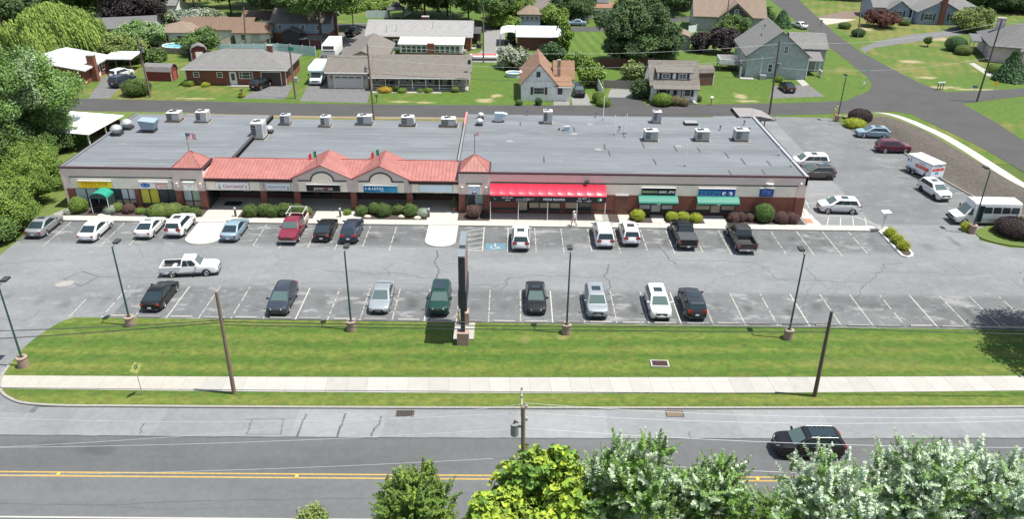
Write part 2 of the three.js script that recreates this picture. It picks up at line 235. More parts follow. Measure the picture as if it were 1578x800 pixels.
// main road
const Q = (a, b, c) => (x) => a + b * x + c * x * x;
const kerbZ = Q(-46.5, -0.0167, -0.000178), walkFar = Q(-50.35, -0.0199, -0.000146), walkNear = Q(-48.35, -0.0163, -0.0003), shoulderZ = Q(-43.36, -0.01356, -0.000142), midZ = Q(-39.45, -0.0074, -0.00005);
const xs = (a, b, n) => Array.from({ length: n + 1 }, (_, i) => mix(a, b, i / n));
const strip = (x0, x1, fa, fb, y0, y1, rect, n = 24) => slab([...xs(x0, x1, n).map((x) => [x, fa(x)]), ...xs(x1, x0, n).map((x) => [x, fb(x)])], y0, y1, rect);
const ROAD = [-72, -49, 76, -28];
const PR = (...a) => a.map(([x, y]) => at(x, y));
const roadTex = mapped(2048, 400, ROAD, (x, z) => {
  if (z < shoulderZ(x)) { let c = asphalt(x, z, 0.172); const k = 0.94 + 0.1 * (Math.sin(x * 0.4) > 0.3); if (x > -19.4 && x < -15.4) return scaleC(c, 0.93); return scaleC(c, k); }
  const m = midZ(x), lane = z - m, tr = Math.exp(-(((Math.abs(lane) - 1.0) / 0.5) ** 2)) + Math.exp(-(((Math.abs(lane) - 2.7) / 0.5) ** 2)), c = asphalt(x, z, (lane < 0 ? 0.085 : 0.1) * (0.97 - 0.05 * tr));
  return scaleC(c, 1 - 0.25 * blob(x, z, -27.5, -41.6, 2.6, 0.7, 0.8) - 0.2 * blob(x, z, -30.5, -42.2, 1.4, 0.5, 0.8));
}, [[xs(-72, 76, 12).map((x) => [x, shoulderZ(x)]), 1, 0.9, 0.8], [PR([380, 646], [437, 645], [432, 669], [380, 669], [388, 646]), 1, 0.7], [PR([473, 638], [458, 672]), 1.5, 0.9, 0.6], [PR([533, 637], [519, 673]), 1.5, 0.9, 0.6], [PR([587, 642], [583, 655], [572, 672]), 5, 0.85, 0.5], [PR([222, 652], [216, 668]), 3, 0.7], [PR([1060, 665], [1063, 675]), 2, 0.8], [PR([0, 776], [150, 778], [300, 772], [400, 770], [560, 768], [700, 762], [755, 758]), 3, 0.55], [PR([150, 778], [240, 785], [420, 780]), 3, 0.3]]);
const road = setting('main_road', strip(-72, 76, kerbZ, (x) => midZ(x) + 8.4, 0.008, undefined, ROAD), M(1, 1, 1, 0.85, 0, { map: roadTex }));
const yellow = grainy(0.36, 0.24, 0.06, 1.2);
for (const o of [-0.17, 0.17]) part(road, 'yellow_line', strip(-72, 76, (x) => midZ(x) + o - 0.065, (x) => midZ(x) + o + 0.065, 0.014), yellow);
part(road, 'edge_line', strip(-72, 76, (x) => midZ(x) + 3.66, (x) => midZ(x) + 3.78, 0.014), mat.paintWhite);
for (const px of [89, 458, 1165]) { const [x] = at(px, 734); part(road, 'road_marker', box(0.2, 0.03, 0.26, x, 0.018, midZ(x)), mat.paintYellow); }

// front lawn, verge, kerb, sidewalk
const FL = [-42, -60, 68, -45];
const lawnTex = mapped(2048, 300, FL, (x, z) => {
  const stripe = Math.sin((z + 0.012 * x) * 2.9 + 0.8 * Math.sin(x * 0.07) + 2 * fbm(x * 0.05, z * 0.6, 3)), f = fbm(x * 1.3, z * 3.2, 4), y = clamp(0.28 + 0.24 * stripe + 1.1 * (f - 0.5) + 0.5 * (fbm(x * 0.09, z * 0.5, 3) - 0.5) + (z > -51.5 ? 0.14 : 0)), n = (0.44 + 0.48 * fbm(x * 2.6, z * 3.4, 3) + 0.26 * vn(x * 8, z * 8)) * (1 + 0.06 * stripe), c = [mix(0.052, 0.125, y) * n, mix(0.108, 0.138, y) * n, mix(0.007, 0.024, y) * n], k = 1;
  const d = blob(x, z, 28, -53, 7, 1.2, 0.9) * 0.2 + blob(x, z, 4.5, -56.2, 0.6, 0.7) * 0.5 + blob(x, z, 1.5, -55.7, 0.5, 0.9) * 0.4;
  return [mix(c[0] * k, 0.165, d), mix(c[1] * k, 0.14, d), mix(c[2] * k, 0.055, d)];
});
const lawnMat = M(1, 1, 1, 1, 0, { map: lawnTex });
const lawnEdge = smooth(PR([8, 580], [16, 565], [36, 540], [57, 521.5], [79, 507], [98, 496.5], [117, 490.5]), 20);
setting('lawn', slab([...lawnEdge, [68, -58.1], ...xs(68, -38, 24).map((x) => [x, walkFar(x) - 0.015])], 0, 0.1, FL), lawnMat);
setting('verge', slab([...xs(-37.4, 68, 24).map((x) => [x, walkNear(x) + 0.015]), ...xs(68, -33.5, 24).map((x) => [x, kerbZ(x) - 0.17]), ...PR([37, 620.5], [20, 614], [9, 607])], 0, 0.1, FL), lawnMat);
const sidewalk = setting('sidewalk', strip(-38.1, 68, walkFar, walkNear, 0, 0.085), mat.kerb);
{ const mats = [mat.concrete, mat.concreteB, even(0.31, 0.303, 0.283, 3.8), even(0.3, 0.285, 0.25, 4)]; let x = -38.0; const r = rng(3); while (x < 67) { const w = 1.53, a = x + 0.006, b = x + w - 0.006; part(sidewalk, 'slab', slab([[a - 0.15, walkFar(a) + 0.02], [b - 0.15, walkFar(b) + 0.02], [b, walkNear(b) - 0.02], [a, walkNear(a) - 0.02]], 0.085, 0.105 + r() * 0.006), mats[x < -24 ? 3 : Math.floor(r() * 3)]); x += w; } }
const kerbLine = [...PR([17, 563], [5.5, 580], [1.5, 592], [5, 606], [18, 615.5], [36, 622]), ...xs(-32, 68, 30).map((x) => [x, kerbZ(x) - 0.09])];
setting('kerb', ribbon(smooth(kerbLine.slice(0, 8), 24).concat(kerbLine.slice(8)), 0.1, 0, 0.135), mat.kerb);
// near verge below the foreground trees
setting('verge', strip(-72, 76, (x) => midZ(x) + 8.3, () => -8, 0, 0.05, FL, 4), M(0.9, 1, 0.9, 1, 0, { map: farGrass }));

// storefront walkway: kerb face, slabs, two peninsulas
const WY = 0.13, FRONT = -81.5;
const walk = setting('walkway', slab([[-49.7, -78.05], [39.7, -78], [41, -79.2], [34, -79.25], [32.6, -85.7], [32.4, -87], [32.35, -85.3], [-48.9, -85.3], [-48.9, -81.5], [-49.7, -79.9]], 0, WY - 0.02), mat.kerb);
const slabMats = [even(0.36, 0.348, 0.315, 3.5), even(0.37, 0.357, 0.322, 4.2), even(0.345, 0.333, 0.302, 3)], sr = rng(21);
const putSlab = (x0, x1, z0, z1) => part(walk, 'slab', slab([[x0 + 0.01, z0 + 0.01], [x1 - 0.01, z0 + 0.01], [x1 - 0.01, z1 - 0.01], [x0 + 0.01, z1 - 0.01]], WY - 0.02, WY + sr() * 0.004), slabMats[Math.floor(sr() * 3)]);
for (let x = -49.6; x < 39; x += 1.83) putSlab(x, Math.min(x + 1.83, 39.6), -79.3, -78.08);
for (const [x0, x1] of [[-33.4, -29.6], [-21.4, -16.2], [-9, -5.7], [-2.2, 10.2], [12, 13.2], [15.6, 17], [21.3, 23.7], [-44.8, -43.4]]) { const n = Math.max(1, Math.round((x1 - x0) / 1.75)); for (let k = 0; k < n; k++) putSlab(mix(x0, x1, k / n), mix(x0, x1, (k + 1) / n), -81.45, -79.32); }
for (let x = -33.4; x < -5.8; x += 1.725) { putSlab(x, Math.min(x + 1.725, -5.7), -83.3, -81.47); putSlab(x, Math.min(x + 1.725, -5.7), -84.95, -83.32); }
for (let z = -86.8; z < -79.4; z += 1.55) putSlab(32.5, 33.4 + (z + 86.8) * 0.09, z, z + 1.55);
for (const [x0, x1] of [[-33.3, -29.7], [-8.7, -5.5]]) { const xm = (x0 + x1) / 2, r = (x1 - x0) / 2, arc = Array.from({ length: 13 }, (_, i) => [xm + r * Math.cos(PI * i / 12), -74.2 + r * 0.85 * Math.sin(PI * i / 12)]); setting('walkway', slab([[x0, -78.0], [x1, -78.0], ...arc], 0, WY - 0.012), slabMats[1]); }
// planting beds in front of the shops
const bed = (pts) => setting('planting_bed', slab(pts, 0.05, WY + 0.035), mat.mulch);
const bedBox = (x0, x1, z0 = -81.46, z1 = -79.32) => bed([[x0, z0], [x1, z0], [x1, z1], [x0, z1]]);
for (const [a, b] of [[-48.6, -44.85], [-43.35, -33.5], [-29.55, -21.45], [-16.15, -9.05], [-5.65, -2.25], [10.9, 11.95], [13.25, 15.55], [17.05, 21.25], [23.75, 32.2]]) bedBox(a, b);
setting('gravel_strip', slab([...smooth([[-62, -117.9], [-40, -117.3], [-20, -117.25], [-3, -117.4]], 16), [-3, -116.2], [-62, -116.2]], 0.014), grainy(0.2, 0.155, 0.105, 2.5));
// back street, side street, cross street
const back = smooth([[-140, -121.6], [-62, -121.3], [-34, -120.4], [-12, -120.6], [11, -121.5], [30, -122.8], [45, -124.4], [56, -126.2], [66, -128]], 60);
const streetTex = paint(1024, 1024, (u, v) => { const k = 0.044 * (0.85 + 0.3 * fbm(u * 10, v * 10, 5, 10) + 0.2 * (fbm(u * 120, v * 120, 2, 120) - 0.5)); return [k * 1.03, k, k * 1.0]; }); streetTex.repeat.set(1 / 30, 1 / 30);
const street = M(1, 1, 1, 0.9, 0, { map: streetTex });
setting('back_street', ribbon(back, 3.25, 0.016), street);
setting('side_street', slab([...PR([1187, 0], [1235, 40], [1300, 90], [1335, 118], [1343, 130], [1338, 141], [1312, 151]), [50.5, -124], [53, -121.7], [59, -124.6], [62.9, -122.3], [65.6, -107], [66.5, -92], [67, -60], [80, -60], ...PR([1578, 218], [1532, 188], [1482, 160], [1500, 158], [1578, 148]), [140, -148], [140, -156], ...PR([1578, 136], [1500, 141], [1455, 142], [1420, 130], [1400, 120], [1325, 80], [1290, 55], [1230, 0]), [84, -260], [74, -260]], 0.022), street);
setting('rear_street', ribbon(smooth([[-150, -193], [-60, -187], [-28, -186], [0, -187], [18, -186.5], [30, -191], [40, -200], [60, -206]], 50), 2.6, 0.014), street);
const driveTex = grainy(0.115, 0.115, 0.117, 4), drivePale = grainy(0.18, 0.178, 0.17, 3), driveDark = grainy(0.045, 0.045, 0.047, 3);
const drive = (m, y, ...p) => setting('driveway', slab(PR(...p), y), m);
drive(driveTex, 0.01, [137, 152], [160, 120], [178, 112], [205, 116], [190, 130], [170, 152]);
drive(driveTex, 0.011, [372, 152], [405, 133], [452, 131], [440, 153]);
drive(driveTex, 0.012, [462, 156], [478, 128], [500, 70], [545, 36], [580, 36], [560, 62], [530, 90], [509, 134], [572, 136], [566, 159]);
drive(drivePale, 0.012, [883, 166], [880, 150], [905, 145], [913, 166]);
drive(drivePale, 0.012, [936, 150], [942, 135], [975, 137], [983, 152]); drive(driveDark, 0.013, [940, 166], [938, 150], [984, 151], [1003, 167]);
drive(drivePale, 0.012, [853, 165], [853, 155], [878, 155], [877, 165]);
drive(driveTex, 0.012, [1185, 152], [1190, 133], [1245, 131], [1270, 149]);
drive(driveTex, 0.013, [1325, 74], [1352, 64], [1400, 54], [1450, 48], [1476, 38], [1500, 40], [1490, 52], [1400, 66], [1345, 74], [1332, 82]);
drive(drivePale, 0.012, [722, 96], [745, 75], [745, 44], [778, 44], [778, 78], [800, 90], [790, 97]);
drive(grainy(0.34, 0.32, 0.28, 2), 0.012, [1236, 32], [1262, 28], [1320, 30], [1300, 34], [1262, 40], [1244, 40]);
setting('garden_bed', slab(PR([1250, 27], [1300, 18], [1345, 16], [1330, 24], [1300, 29]), 0.014), grainy(0.14, 0.095, 0.08, 1));
setting('garden_path', slab(PR([1492, 98], [1500, 97], [1525, 112], [1570, 128], [1566, 131], [1520, 117]), 0.012), mat.concrete);
setting('garden_path', slab(PR([572, 141], [680, 142], [680, 144], [572, 143]), 0.02), mat.concrete);
setting('garden_path', slab(PR([350, 131], [395, 132], [395, 134], [350, 133]), 0.02), mat.concrete);
setting('garden_path', slab(PR([1223, 120], [1232, 118], [1246, 131], [1236, 133]), 0.02), mat.concrete);
// right-hand bank of mulch with its kerb, sidewalk and grass
const mulchTex = paint(1024, 1024, (u, v) => { const k = 0.55 + 0.75 * fbm(u * 40, v * 24, 5, 24), h = vn(u * 300, v * 180); return [0.068 * k + 0.02 * h, 0.058 * k + 0.017 * h, 0.05 * k + 0.014 * h]; }); mulchTex.repeat.set(1 / 8, 1 / 8);
{
  const inner = smooth([[50.2, -113.4], [54.5, -109.6], [53.7, -103], [53.9, -96.6], [55.3, -88], [57, -83.5], [62, -79]], 30), outer = smooth([[51.8, -117.6], [56, -117.6], [58.9, -112], [59.8, -104], [60.4, -97], [61, -90], [64, -79]], 30), pts = [], tri = [], n = 8;
  inner.forEach((a, i) => { for (let k = 0; k <= n; k++) { const t = k / n, b = outer[i]; pts.push([mix(a[0], b[0], t), 0.1 + 0.95 * sm(0, 0.75, t) * sm(0, 6, i) + 0.07 * (fbm(i * 0.9, k * 0.9, 3) - 0.5) * (k > 0 ? 1 : 0), mix(a[1], b[1], t)]); } });
  for (let i = 0; i < inner.length - 1; i++) for (let k = 0; k < n; k++) { const q = i * (n + 1) + k; tri.push([q, q + n + 1, q + n + 2, q + 1]); }
  setting('mulch_bank', faces(pts, tri), M(1, 1, 1, 1, 0, { map: mulchTex, bumpMap: mulchTex, bumpScale: 0.08 }));
  const gpts = [], gtri = [], far = smooth([[51, -119.6], [57.6, -121.6], [61, -113], [61.8, -105.5], [61.9, -98], [62.2, -90], [65, -79]], 30);
  outer.forEach((a, i) => { const b = far[i]; for (let k = 0; k <= 3; k++) { const t = k / 3; gpts.push([mix(a[0], b[0], t), mix(0.1 + 0.95 * sm(0, 6, i), 0.3, sm(0, 1, t)), mix(a[1], b[1], t)]); } });
  for (let i = 0; i < outer.length - 1; i++) for (let k = 0; k < 3; k++) { const q = i * 4 + k; gtri.push([q, q + 4, q + 5, q + 1]); }
  const gt = grainy(0.085, 0.108, 0.022, 1.6);
  setting('verge', faces(gpts, gtri), gt);
  setting('sidewalk', slab([...far, ...far.map(([x, z], i) => [x + 1.5 - 0.5 * sm(8, 0, i), z + 0.3 - 0.9 * sm(8, 0, i)]).reverse()], 0, 0.32), slabMats[0]);
  setting('verge', slab([[51, -119.7], [51, -121.4], [57.9, -123.2], [59.2, -122.3], [57.6, -121.6]], 0, 0.12), gt);
  setting('kerb', ribbon(inner.map(([x, z]) => [x - 0.08, z]), 0.09, 0, 0.16), mat.kerb);
}
setting('verge', slab(smooth([[50.4, -78.4], [50, -76.8], [51.6, -75.2], [56, -74.4], [68, -74.2], [68, -79.4], [57, -82.4], [53, -80.2]], 40, true).slice(0, -1), 0, 0.09), grainy(0.075, 0.112, 0.016, 2));
// kerbed island at the end of the first row
setting('kerb', slab([[39.65, -78.0], [40.9, -79.1], [41.2, -78.7], [41.05, -72.6], [40.7, -72], [40.1, -71.8], [39.6, -72.2]], 0, 0.14), mat.offwhite);
setting('planting_bed', slab([[39.85, -77.6], [40.9, -78.2], [40.85, -72.7], [40.5, -72.2], [40.1, -72.05], [39.85, -72.3]], 0.1, 0.17), mat.mulch);
// grass to the west of the plaza
setting('lawn', slab([[-90, -118], [-48.9, -118], [-48.9, -81.6], [-49.8, -79.8], [-50, -78], [-50, -40], [-90, -40]], 0, 0.02), grainy(0.085, 0.12, 0.02, 3));
// ---------- the shopping plaza ----------
const mall = thing('shopping_plaza', 'long single-storey shopping plaza with flat grey roof and red metal canopies', 'building');
const F = FRONT, B = -103.5, BL = -101.6, Y0 = WY;
const roofTex = (seed) => { const r = [-50, -104, 34, -80]; return mapped(1536, 440, r, (x, z) => { const row = Math.floor((z + 104) / 1.9), rv = vn(row * 3.1 + seed, 2.2), n = fbm(x * 0.1 + seed, z * 0.5, 5), k = 0.118 * (0.7 + 0.22 * rv + 0.5 * n + 0.12 * (fbm(x * 3, z * 3, 2) - 0.5)); const pale = sm(0.55, 0.8, fbm(x * 0.35 + 30, z * 1.2 + seed, 4)) * 0.22; return [mix(k * 0.91, 0.2, pale), mix(k, 0.215, pale), mix(k * 1.1, 0.235, pale)]; }); };
const RECT = [-50, -104, 34, -80], roofMat = M(1, 1, 1, 0.75, 0, { map: roofTex(0) });
const roofTop = (x0, x1, z0, z1, y) => slab([[x0, z0], [x1, z0], [x1, z1], [x0, z1]], y - 0.25, y, RECT);
const seamMat = M(0.2, 0.207, 0.215, 0.8), patchMat = M(0.05, 0.05, 0.055, 0.9);
function roofSection(x0, x1, z1, y, seams, zb = BL) {
  const t = part(mall, 'flat_roof', roofTop(x0, x1, zb, z1, y), roofMat);
  for (const z of seams) part(t, 'roof_seam', slab([[x0 + 0.3, z - 0.05], [x1 - 0.3, z - 0.06], [x1 - 0.3, z + 0.05], [x0 + 0.3, z + 0.04]], y + 0.006), seamMat);
  return t;
}
const YL = 4.72, YM = 4.32, YR = 4.72;
part(mall, 'flat_roof', roofTop(-33.35, -31.1, BL, -85.3, YL), roofMat);
roofSection(-48.7, -33.35, F - 0.2, YL, [-83.2, -85.2, -87.3, -89.6, -92, -94.6, -97.4, -100.2]);
roofSection(-31.1, -5.7, -85.2, YM, [-86, -87.6, -90.1, -92.9, -95.7, -98.6]);
const roofR = roofSection(-5.7, 32.2, F - 0.2, YR, [], B);
for (const z of [-84.6, -87.4, -90.2, -93.1, -96, -98.8]) part(roofR, 'roof_seam', slab([[-5, z - 0.03], [32, z - 0.03], [32, z + 0.03], [-5, z + 0.03]], YR + 0.006), M(0.12, 0.125, 0.135, 0.85));
{ const lr = rng(44); for (const [x, z, l] of [[24.2, -82.8, 1.6], [29.4, -86, 1.8], [28, -83.2, 1.5], [25.2, -88.6, 2], [26.6, -86.6, 2], [16.4, -86, 2], [19.6, -90.6, 2.2], [15.9, -91.8, 2], [11.5, -88.7, 2], [11.2, -91, 1.8], [3.8, -86.2, 2], [22.3, -90.3, 1.6], [8, -97.6, 1.6], [14, -95.3, 1.8], [1.2, -99.4, 1.4]]) part(roofR, 'roof_patch', slab([[x - 0.08, z - l / 2], [x + 0.1, z - l / 2], [x + 0.1, z + l / 2], [x - 0.08, z + l / 2]], YR + 0.011), patchMat); for (const [px, py] of [[101, 268], [590, 165], [640, 318], [1125, 298], [490, 223]]) { const [x, z] = at(760 + px / 3.945, 150 + py / 3.945, YR); part(roofR, 'roof_patch', slab(Array.from({ length: 9 }, (_, i) => [x + (0.35 + 0.2 * lr()) * Math.cos(-i * 0.7), z + (0.3 + 0.2 * lr()) * Math.sin(-i * 0.7)]), YR + 0.016), seamMat); } }
// walls: the back and ends, then the front bay by bay
part(mall, 'end_wall', [span(-48.9, -48.65, 0, 4.7, BL, F + 0.02)], mat.taupe); part(mall, 'end_wall', [span(32.2, 32.45, 2.4, 4.7, B, F)], mat.taupe); part(mall, 'end_wall', span(32.2, 32.47, 0, 2.4, B, F + 0.03), mat.brick);
part(mall, 'rear_wall', span(-48.65, -5.8, 0, 4.2, BL - 0.2, BL), mat.taupe); part(mall, 'rear_wall', span(-5.8, 32.2, 0, 4.5, B - 0.2, B), mat.taupe);
part(mall, 'parapet', [span(-31.35, -31.1, 4, YL + 0.25, BL, -85.2)], grainy(0.06, 0.06, 0.065, 2)); part(mall, 'parapet', [span(-48.95, -48.7, YL - 0.1, YL + 0.12, BL, F)], roofMat); part(mall, 'parapet', span(-5.95, -5.75, 4, YR + 0.28, B, -84.9), grainy(0.2, 0.2, 0.205, 2)); part(mall, 'parapet', span(32.15, 32.5, YR - 0.1, YR + 0.2, B, F), mat.galv);
part(mall, 'coping', [span(-49.02, -36.8, YL, YL + 0.15, F - 0.3, F + 0.05), span(-49.02, -48.95, YL + 0.02, YL + 0.16, BL, F - 0.3)], mat.maroon); part(mall, 'coping', [span(-2.2, 32.55, YR, YR + 0.15, F - 0.3, F + 0.05), span(32.45, 32.56, YR, YR + 0.22, B, F - 0.3)], mat.maroon); part(mall, 'coping', span(-5.98, -5.72, YR + 0.28, YR + 0.33, B, -98), M(0.5, 0.16, 0.15, 0.5));
// left bay
part(mall, 'upper_wall', [span(-48.9, -36.7, 3.78, YL, F - 0.2, F), span(-48.9, -48.1, 2.4, 3.78, F - 0.2, F - 0.001)], mat.taupe); part(mall, 'sign_band', span(-48.1, -36.7, 2.4, 3.72, F - 0.2, F - 0.06), mat.cream); part(mall, 'green_band', span(-48.1, -36.85, 3.7, 3.82, F - 0.2, F + 0.03), mat.green);
part(mall, 'brick_pier', span(-48.9, -47.9, Y0, 2.4, F - 0.5, F), mat.brick); part(mall, 'brick_pier', span(-41.3, -40.7, Y0, 2.4, F - 0.5, F - 0.02), mat.brick);
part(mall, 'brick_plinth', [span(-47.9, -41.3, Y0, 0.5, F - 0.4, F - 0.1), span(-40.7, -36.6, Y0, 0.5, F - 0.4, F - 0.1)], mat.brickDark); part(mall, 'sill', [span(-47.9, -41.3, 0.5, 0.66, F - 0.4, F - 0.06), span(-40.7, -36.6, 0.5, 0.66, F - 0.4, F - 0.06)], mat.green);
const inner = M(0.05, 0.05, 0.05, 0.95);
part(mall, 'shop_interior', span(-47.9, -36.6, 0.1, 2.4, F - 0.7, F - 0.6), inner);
function glazing(x0, x1, y0, y1, z, n, glassMat = mat.shopGlass, frame = mat.dark, host = mall) {
  for (let k = 0; k < n; k++) { const a = mix(x0, x1, k / n), b = mix(x0, x1, (k + 1) / n), f = 0.05, w = part(host, 'window', [span(a, b, y0, y0 + f, z - 0.08, z + 0.03), span(a, b, y1 - f, y1, z - 0.08, z + 0.03), span(a, a + f, y0 + f, y1 - f, z - 0.08, z + 0.03), span(b - f, b, y0 + f, y1 - f, z - 0.08, z + 0.03)], frame); part(w, 'pane', span(a + f, b - f, y0 + f, y1 - f, z - 0.04, z - 0.02), Array.isArray(glassMat) ? glassMat[k % glassMat.length] : glassMat); }
}
const blind = M(0.36, 0.36, 0.33, 0.7), blindWarm = M(0.42, 0.36, 0.26, 0.75);
glazing(-47.9, -45.4, 0.66, 2.38, F - 0.15, 2, [mat.paleGlass, mat.paleGlass]); glazing(-43.6, -41.3, 1.1, 2.38, F - 0.15, 3, [mat.shopGlass, mat.paleGlass, mat.paleGlass]); glazing(-43.6, -41.3, 0.66, 1.1, F - 0.15, 3, blindWarm);
glazing(-40.7, -36.7, 0.66, 2.38, F - 0.15, 4, [M(0.6, 0.55, 0.07, 0.6), M(0.6, 0.52, 0.05, 0.6), mat.shopGlass, mat.shopGlass]);
const door = (x0, x1, y1, z, glassMat = mat.shopGlass, frame = mat.dark) => { const d = part(mall, 'door', [span(x0, x0 + 0.09, Y0, y1, z - 0.08, z + 0.02), span(x1 - 0.09, x1, Y0, y1, z - 0.08, z + 0.02), span(x0, x1, y1 - 0.1, y1, z - 0.081, z + 0.021), span(x0, x1, Y0, 0.45, z - 0.081, z + 0.021)], frame); part(d, 'pane', span(x0 + 0.09, x1 - 0.09, 0.45, y1 - 0.1, z - 0.05, z - 0.03), glassMat); part(d, 'handle', span(x1 - 0.2, x1 - 0.16, 1, 1.4, z + 0.022, z + 0.06), mat.steel); };
door(-45.3, -43.7, 2.36, F - 0.16);
// barrel awning over the first door, with its two posts
{ const n = 10, R1 = 0.95, xm = -44.5, pts = []; for (let k = 0; k <= n; k++) pts.push([R1 * Math.cos(PI * (1 - k / n)), 0.62 * Math.sin(PI * k / n)]); const g = extrude([...pts, ...pts.slice().reverse().map(([a, b]) => [a * 0.97, b * 0.95 - 0.02])], 1.75); g.translate(xm, 1.95, F + 0.02); part(mall, 'entrance_awning', [muv(g)], M(0.012, 0.21, 0.155, 0.55)); const e = extrude(pts, 0.02); e.translate(xm, 1.95, F + 1.76); part(mall, 'awning_front', e, M(0.015, 0.05, 0.045, 0.7)); for (const x of [xm - 0.93, xm + 0.93]) part(mall, 'awning_post', rod([x, Y0, F + 1.7], [x, 1.97, F + 1.7], 0.035), mat.white); for (const s of [-0.945, 0.945]) part(mall, 'awning_side', span(xm + s - 0.015, xm + s + 0.015, 0.7, 1.95, F + 0.05, F + 1.6), M(0.012, 0.03, 0.028, 0.8)); }
// pyramid-roofed towers
function tower(x0, x1, glassMats) {
  const z1 = F + 0.25, z0 = z1 - (x1 - x0), xm = (x0 + x1) / 2, zm = (z0 + z1) / 2, t = part(mall, 'tower', [span(x0, x1, 2.4, 4.82, z0, z1)], mat.taupe);
  part(t, 'coping', [span(x0 - 0.06, x1 + 0.06, 4.82, 4.98, z0 - 0.06, z1 + 0.06)], mat.maroon);
  const o = -0.12, e = 5.0, A = 6.45, ps = [[x0 - o, e, z1 + o], [x1 + o, e, z1 + o], [x1 + o, e, z0 - o], [x0 - o, e, z0 - o], [xm, A, zm]];
  const roof = part(t, 'pyramid_roof', faces(ps, [[0, 1, 4], [1, 2, 4], [2, 3, 4], [3, 0, 4], [0, 3, 2, 1]]), mat.metalRed);
  for (let k = 0; k < 4; k++) part(roof, 'hip_cap', rod(ps[k], ps[4], 0.05, 0.05, 5), mat.metalRedRib);
  const ribs = []; for (let k = 0; k < 4; k++) { const a = new V3(...ps[k]), b = new V3(...ps[(k + 1) % 4]), c = new V3(...ps[4]); for (let j = 1; j < 8; j++) { const t2 = j / 8, p = a.clone().lerp(b, t2), q = t2 < 0.5 ? a.clone().lerp(c, t2 * 2) : b.clone().lerp(c, (1 - t2) * 2); ribs.push(rod(p.toArray(), q.toArray(), 0.022, 0.022, 4)); } }
  part(roof, 'standing_seam', ribs, mat.metalRedRib, { kind: 'stuff' });
  for (const [a, b] of [[x0, x0 + 0.72], [x1 - 0.72, x1]]) { part(t, 'brick_pier', span(a, b, Y0, 2.4, z0 + 0.3, z1 - 0.002), mat.brick); part(t, 'pier_base', span(a - 0.04, b + 0.04, Y0, 0.62, z1 - 0.6, z1 + 0.04), mat.brickDark); }
  part(t, 'side_wall', [span(x0 + 0.002, x0 + 0.2, Y0, 2.4, z0, z0 + 0.3)], mat.brick);
  part(t, 'sign_band', span(xm - 0.72, xm + 0.72, 2.42, 3.62, z1, z1 + 0.03), mat.cream); part(t, 'green_band', span(xm - 0.86, xm + 0.86, 3.6, 3.72, z1, z1 + 0.07), mat.green);
  glazing(x0 + 0.72, x1 - 0.72, 1.05, 2.4, z1 - 0.35, 2, glassMats, mat.dark, t); glazing(x0 + 0.72, x1 - 0.72, 0.3, 1.05, z1 - 0.35, 2, [blindWarm, blindWarm], mat.dark, t);
  for (const x of [x0 + 0.4, x1 - 0.4]) part(t, 'wall_lamp', [span(x - 0.09, x + 0.09, 2.78, 3.25, z1 + 0.002, z1 + 0.2), span(x - 0.11, x + 0.11, 3.25, 3.3, z1 + 0.001, z1 + 0.23)], M(0.55, 0.5, 0.46, 0.5));
  return zm;
}
const tz1 = tower(-36.7, -33.35, [mat.paleGlass, M(0.35, 0.45, 0.33, 0.4)]), tz2 = tower(-5.62, -2.2, [mat.shopGlass, M(0.3, 0.38, 0.36, 0.4)]);
// covered walk: fascia, columns, sloping red roof, two gables
const C0 = -33.3, C1 = -5.65, eY = 3.95, tY = 4.86, eZ = F + 0.35, tZ = -85.1;
part(mall, 'canopy_fascia', [span(C0, C1, 2.42, 3.55, F - 0.25, F + 0.02)], mat.cream); part(mall, 'canopy_soffit', span(C0, C1, 2.46, 2.52, -85, F - 0.25), M(0.42, 0.4, 0.36, 0.9));
for (const [a, b] of [[C0, -23.75], [-11.05, C1]]) part(mall, 'canopy_cornice', [span(a, b, 3.5, 3.72, F - 0.2, F + 0.22), span(a, b, 3.74, 3.92, F - 0.2, F + 0.33)], mat.maroon);
const slope = (x0, x1, eZ, eY) => { const s = part(mall, 'canopy_roof', faces([[x0, eY, eZ], [x1, eY, eZ], [x1, tY, tZ], [x0, tY, tZ], [x0, eY - 0.08, eZ], [x1, eY - 0.08, eZ], [x1, tY - 0.6, tZ], [x0, tY - 0.6, tZ]], [[0, 1, 2, 3], [4, 5, 1, 0], [1, 5, 6, 2], [0, 3, 7, 4], [3, 2, 6, 7]]), mat.metalRed); const ribs = []; for (let x = x0 + 0.2; x < x1; x += 0.41) ribs.push(rod([x, eY + 0.015, eZ], [x, tY + 0.015, tZ], 0.022, 0.022, 4)); part(s, 'standing_seam', ribs, mat.metalRedRib, { kind: 'stuff' }); part(s, 'ridge_cap', rod([x0, tY + 0.02, tZ], [x1, tY + 0.02, tZ], 0.05, 0.05, 6), mat.metalRedRib); };
slope(C0, -23.8, eZ, eY); slope(-10.95, C1, eZ, eY); slope(-23.8, -10.95, F - 0.12, mix(eY, tY, (eZ - F + 0.12) / (eZ - tZ)));
const columns = [-27.1, -23.45, -17.2, -11.05];
for (const x of columns) { const wide = 0.62; part(mall, 'column', span(x - wide / 2, x + wide / 2, Y0, 2.42, F - 0.45, F + 0.04), mat.brick); part(mall, 'column_base', span(x - wide / 2 - 0.04, x + wide / 2 + 0.04, Y0, 0.55, F - 0.49, F + 0.08), mat.brickDark); part(mall, 'column_cap', span(x - wide / 2, x + wide / 2, 2.42, x === -27.1 ? 3.5 : 4.0, F - 0.3, F + 0.045), mat.taupe); part(mall, 'wall_lamp', [span(x - 0.08, x + 0.08, 2.75, 3.2, F + 0.05, F + 0.22), span(x - 0.1, x + 0.1, 3.2, 3.25, F + 0.05, F + 0.25)], M(0.6, 0.56, 0.5, 0.5)); }
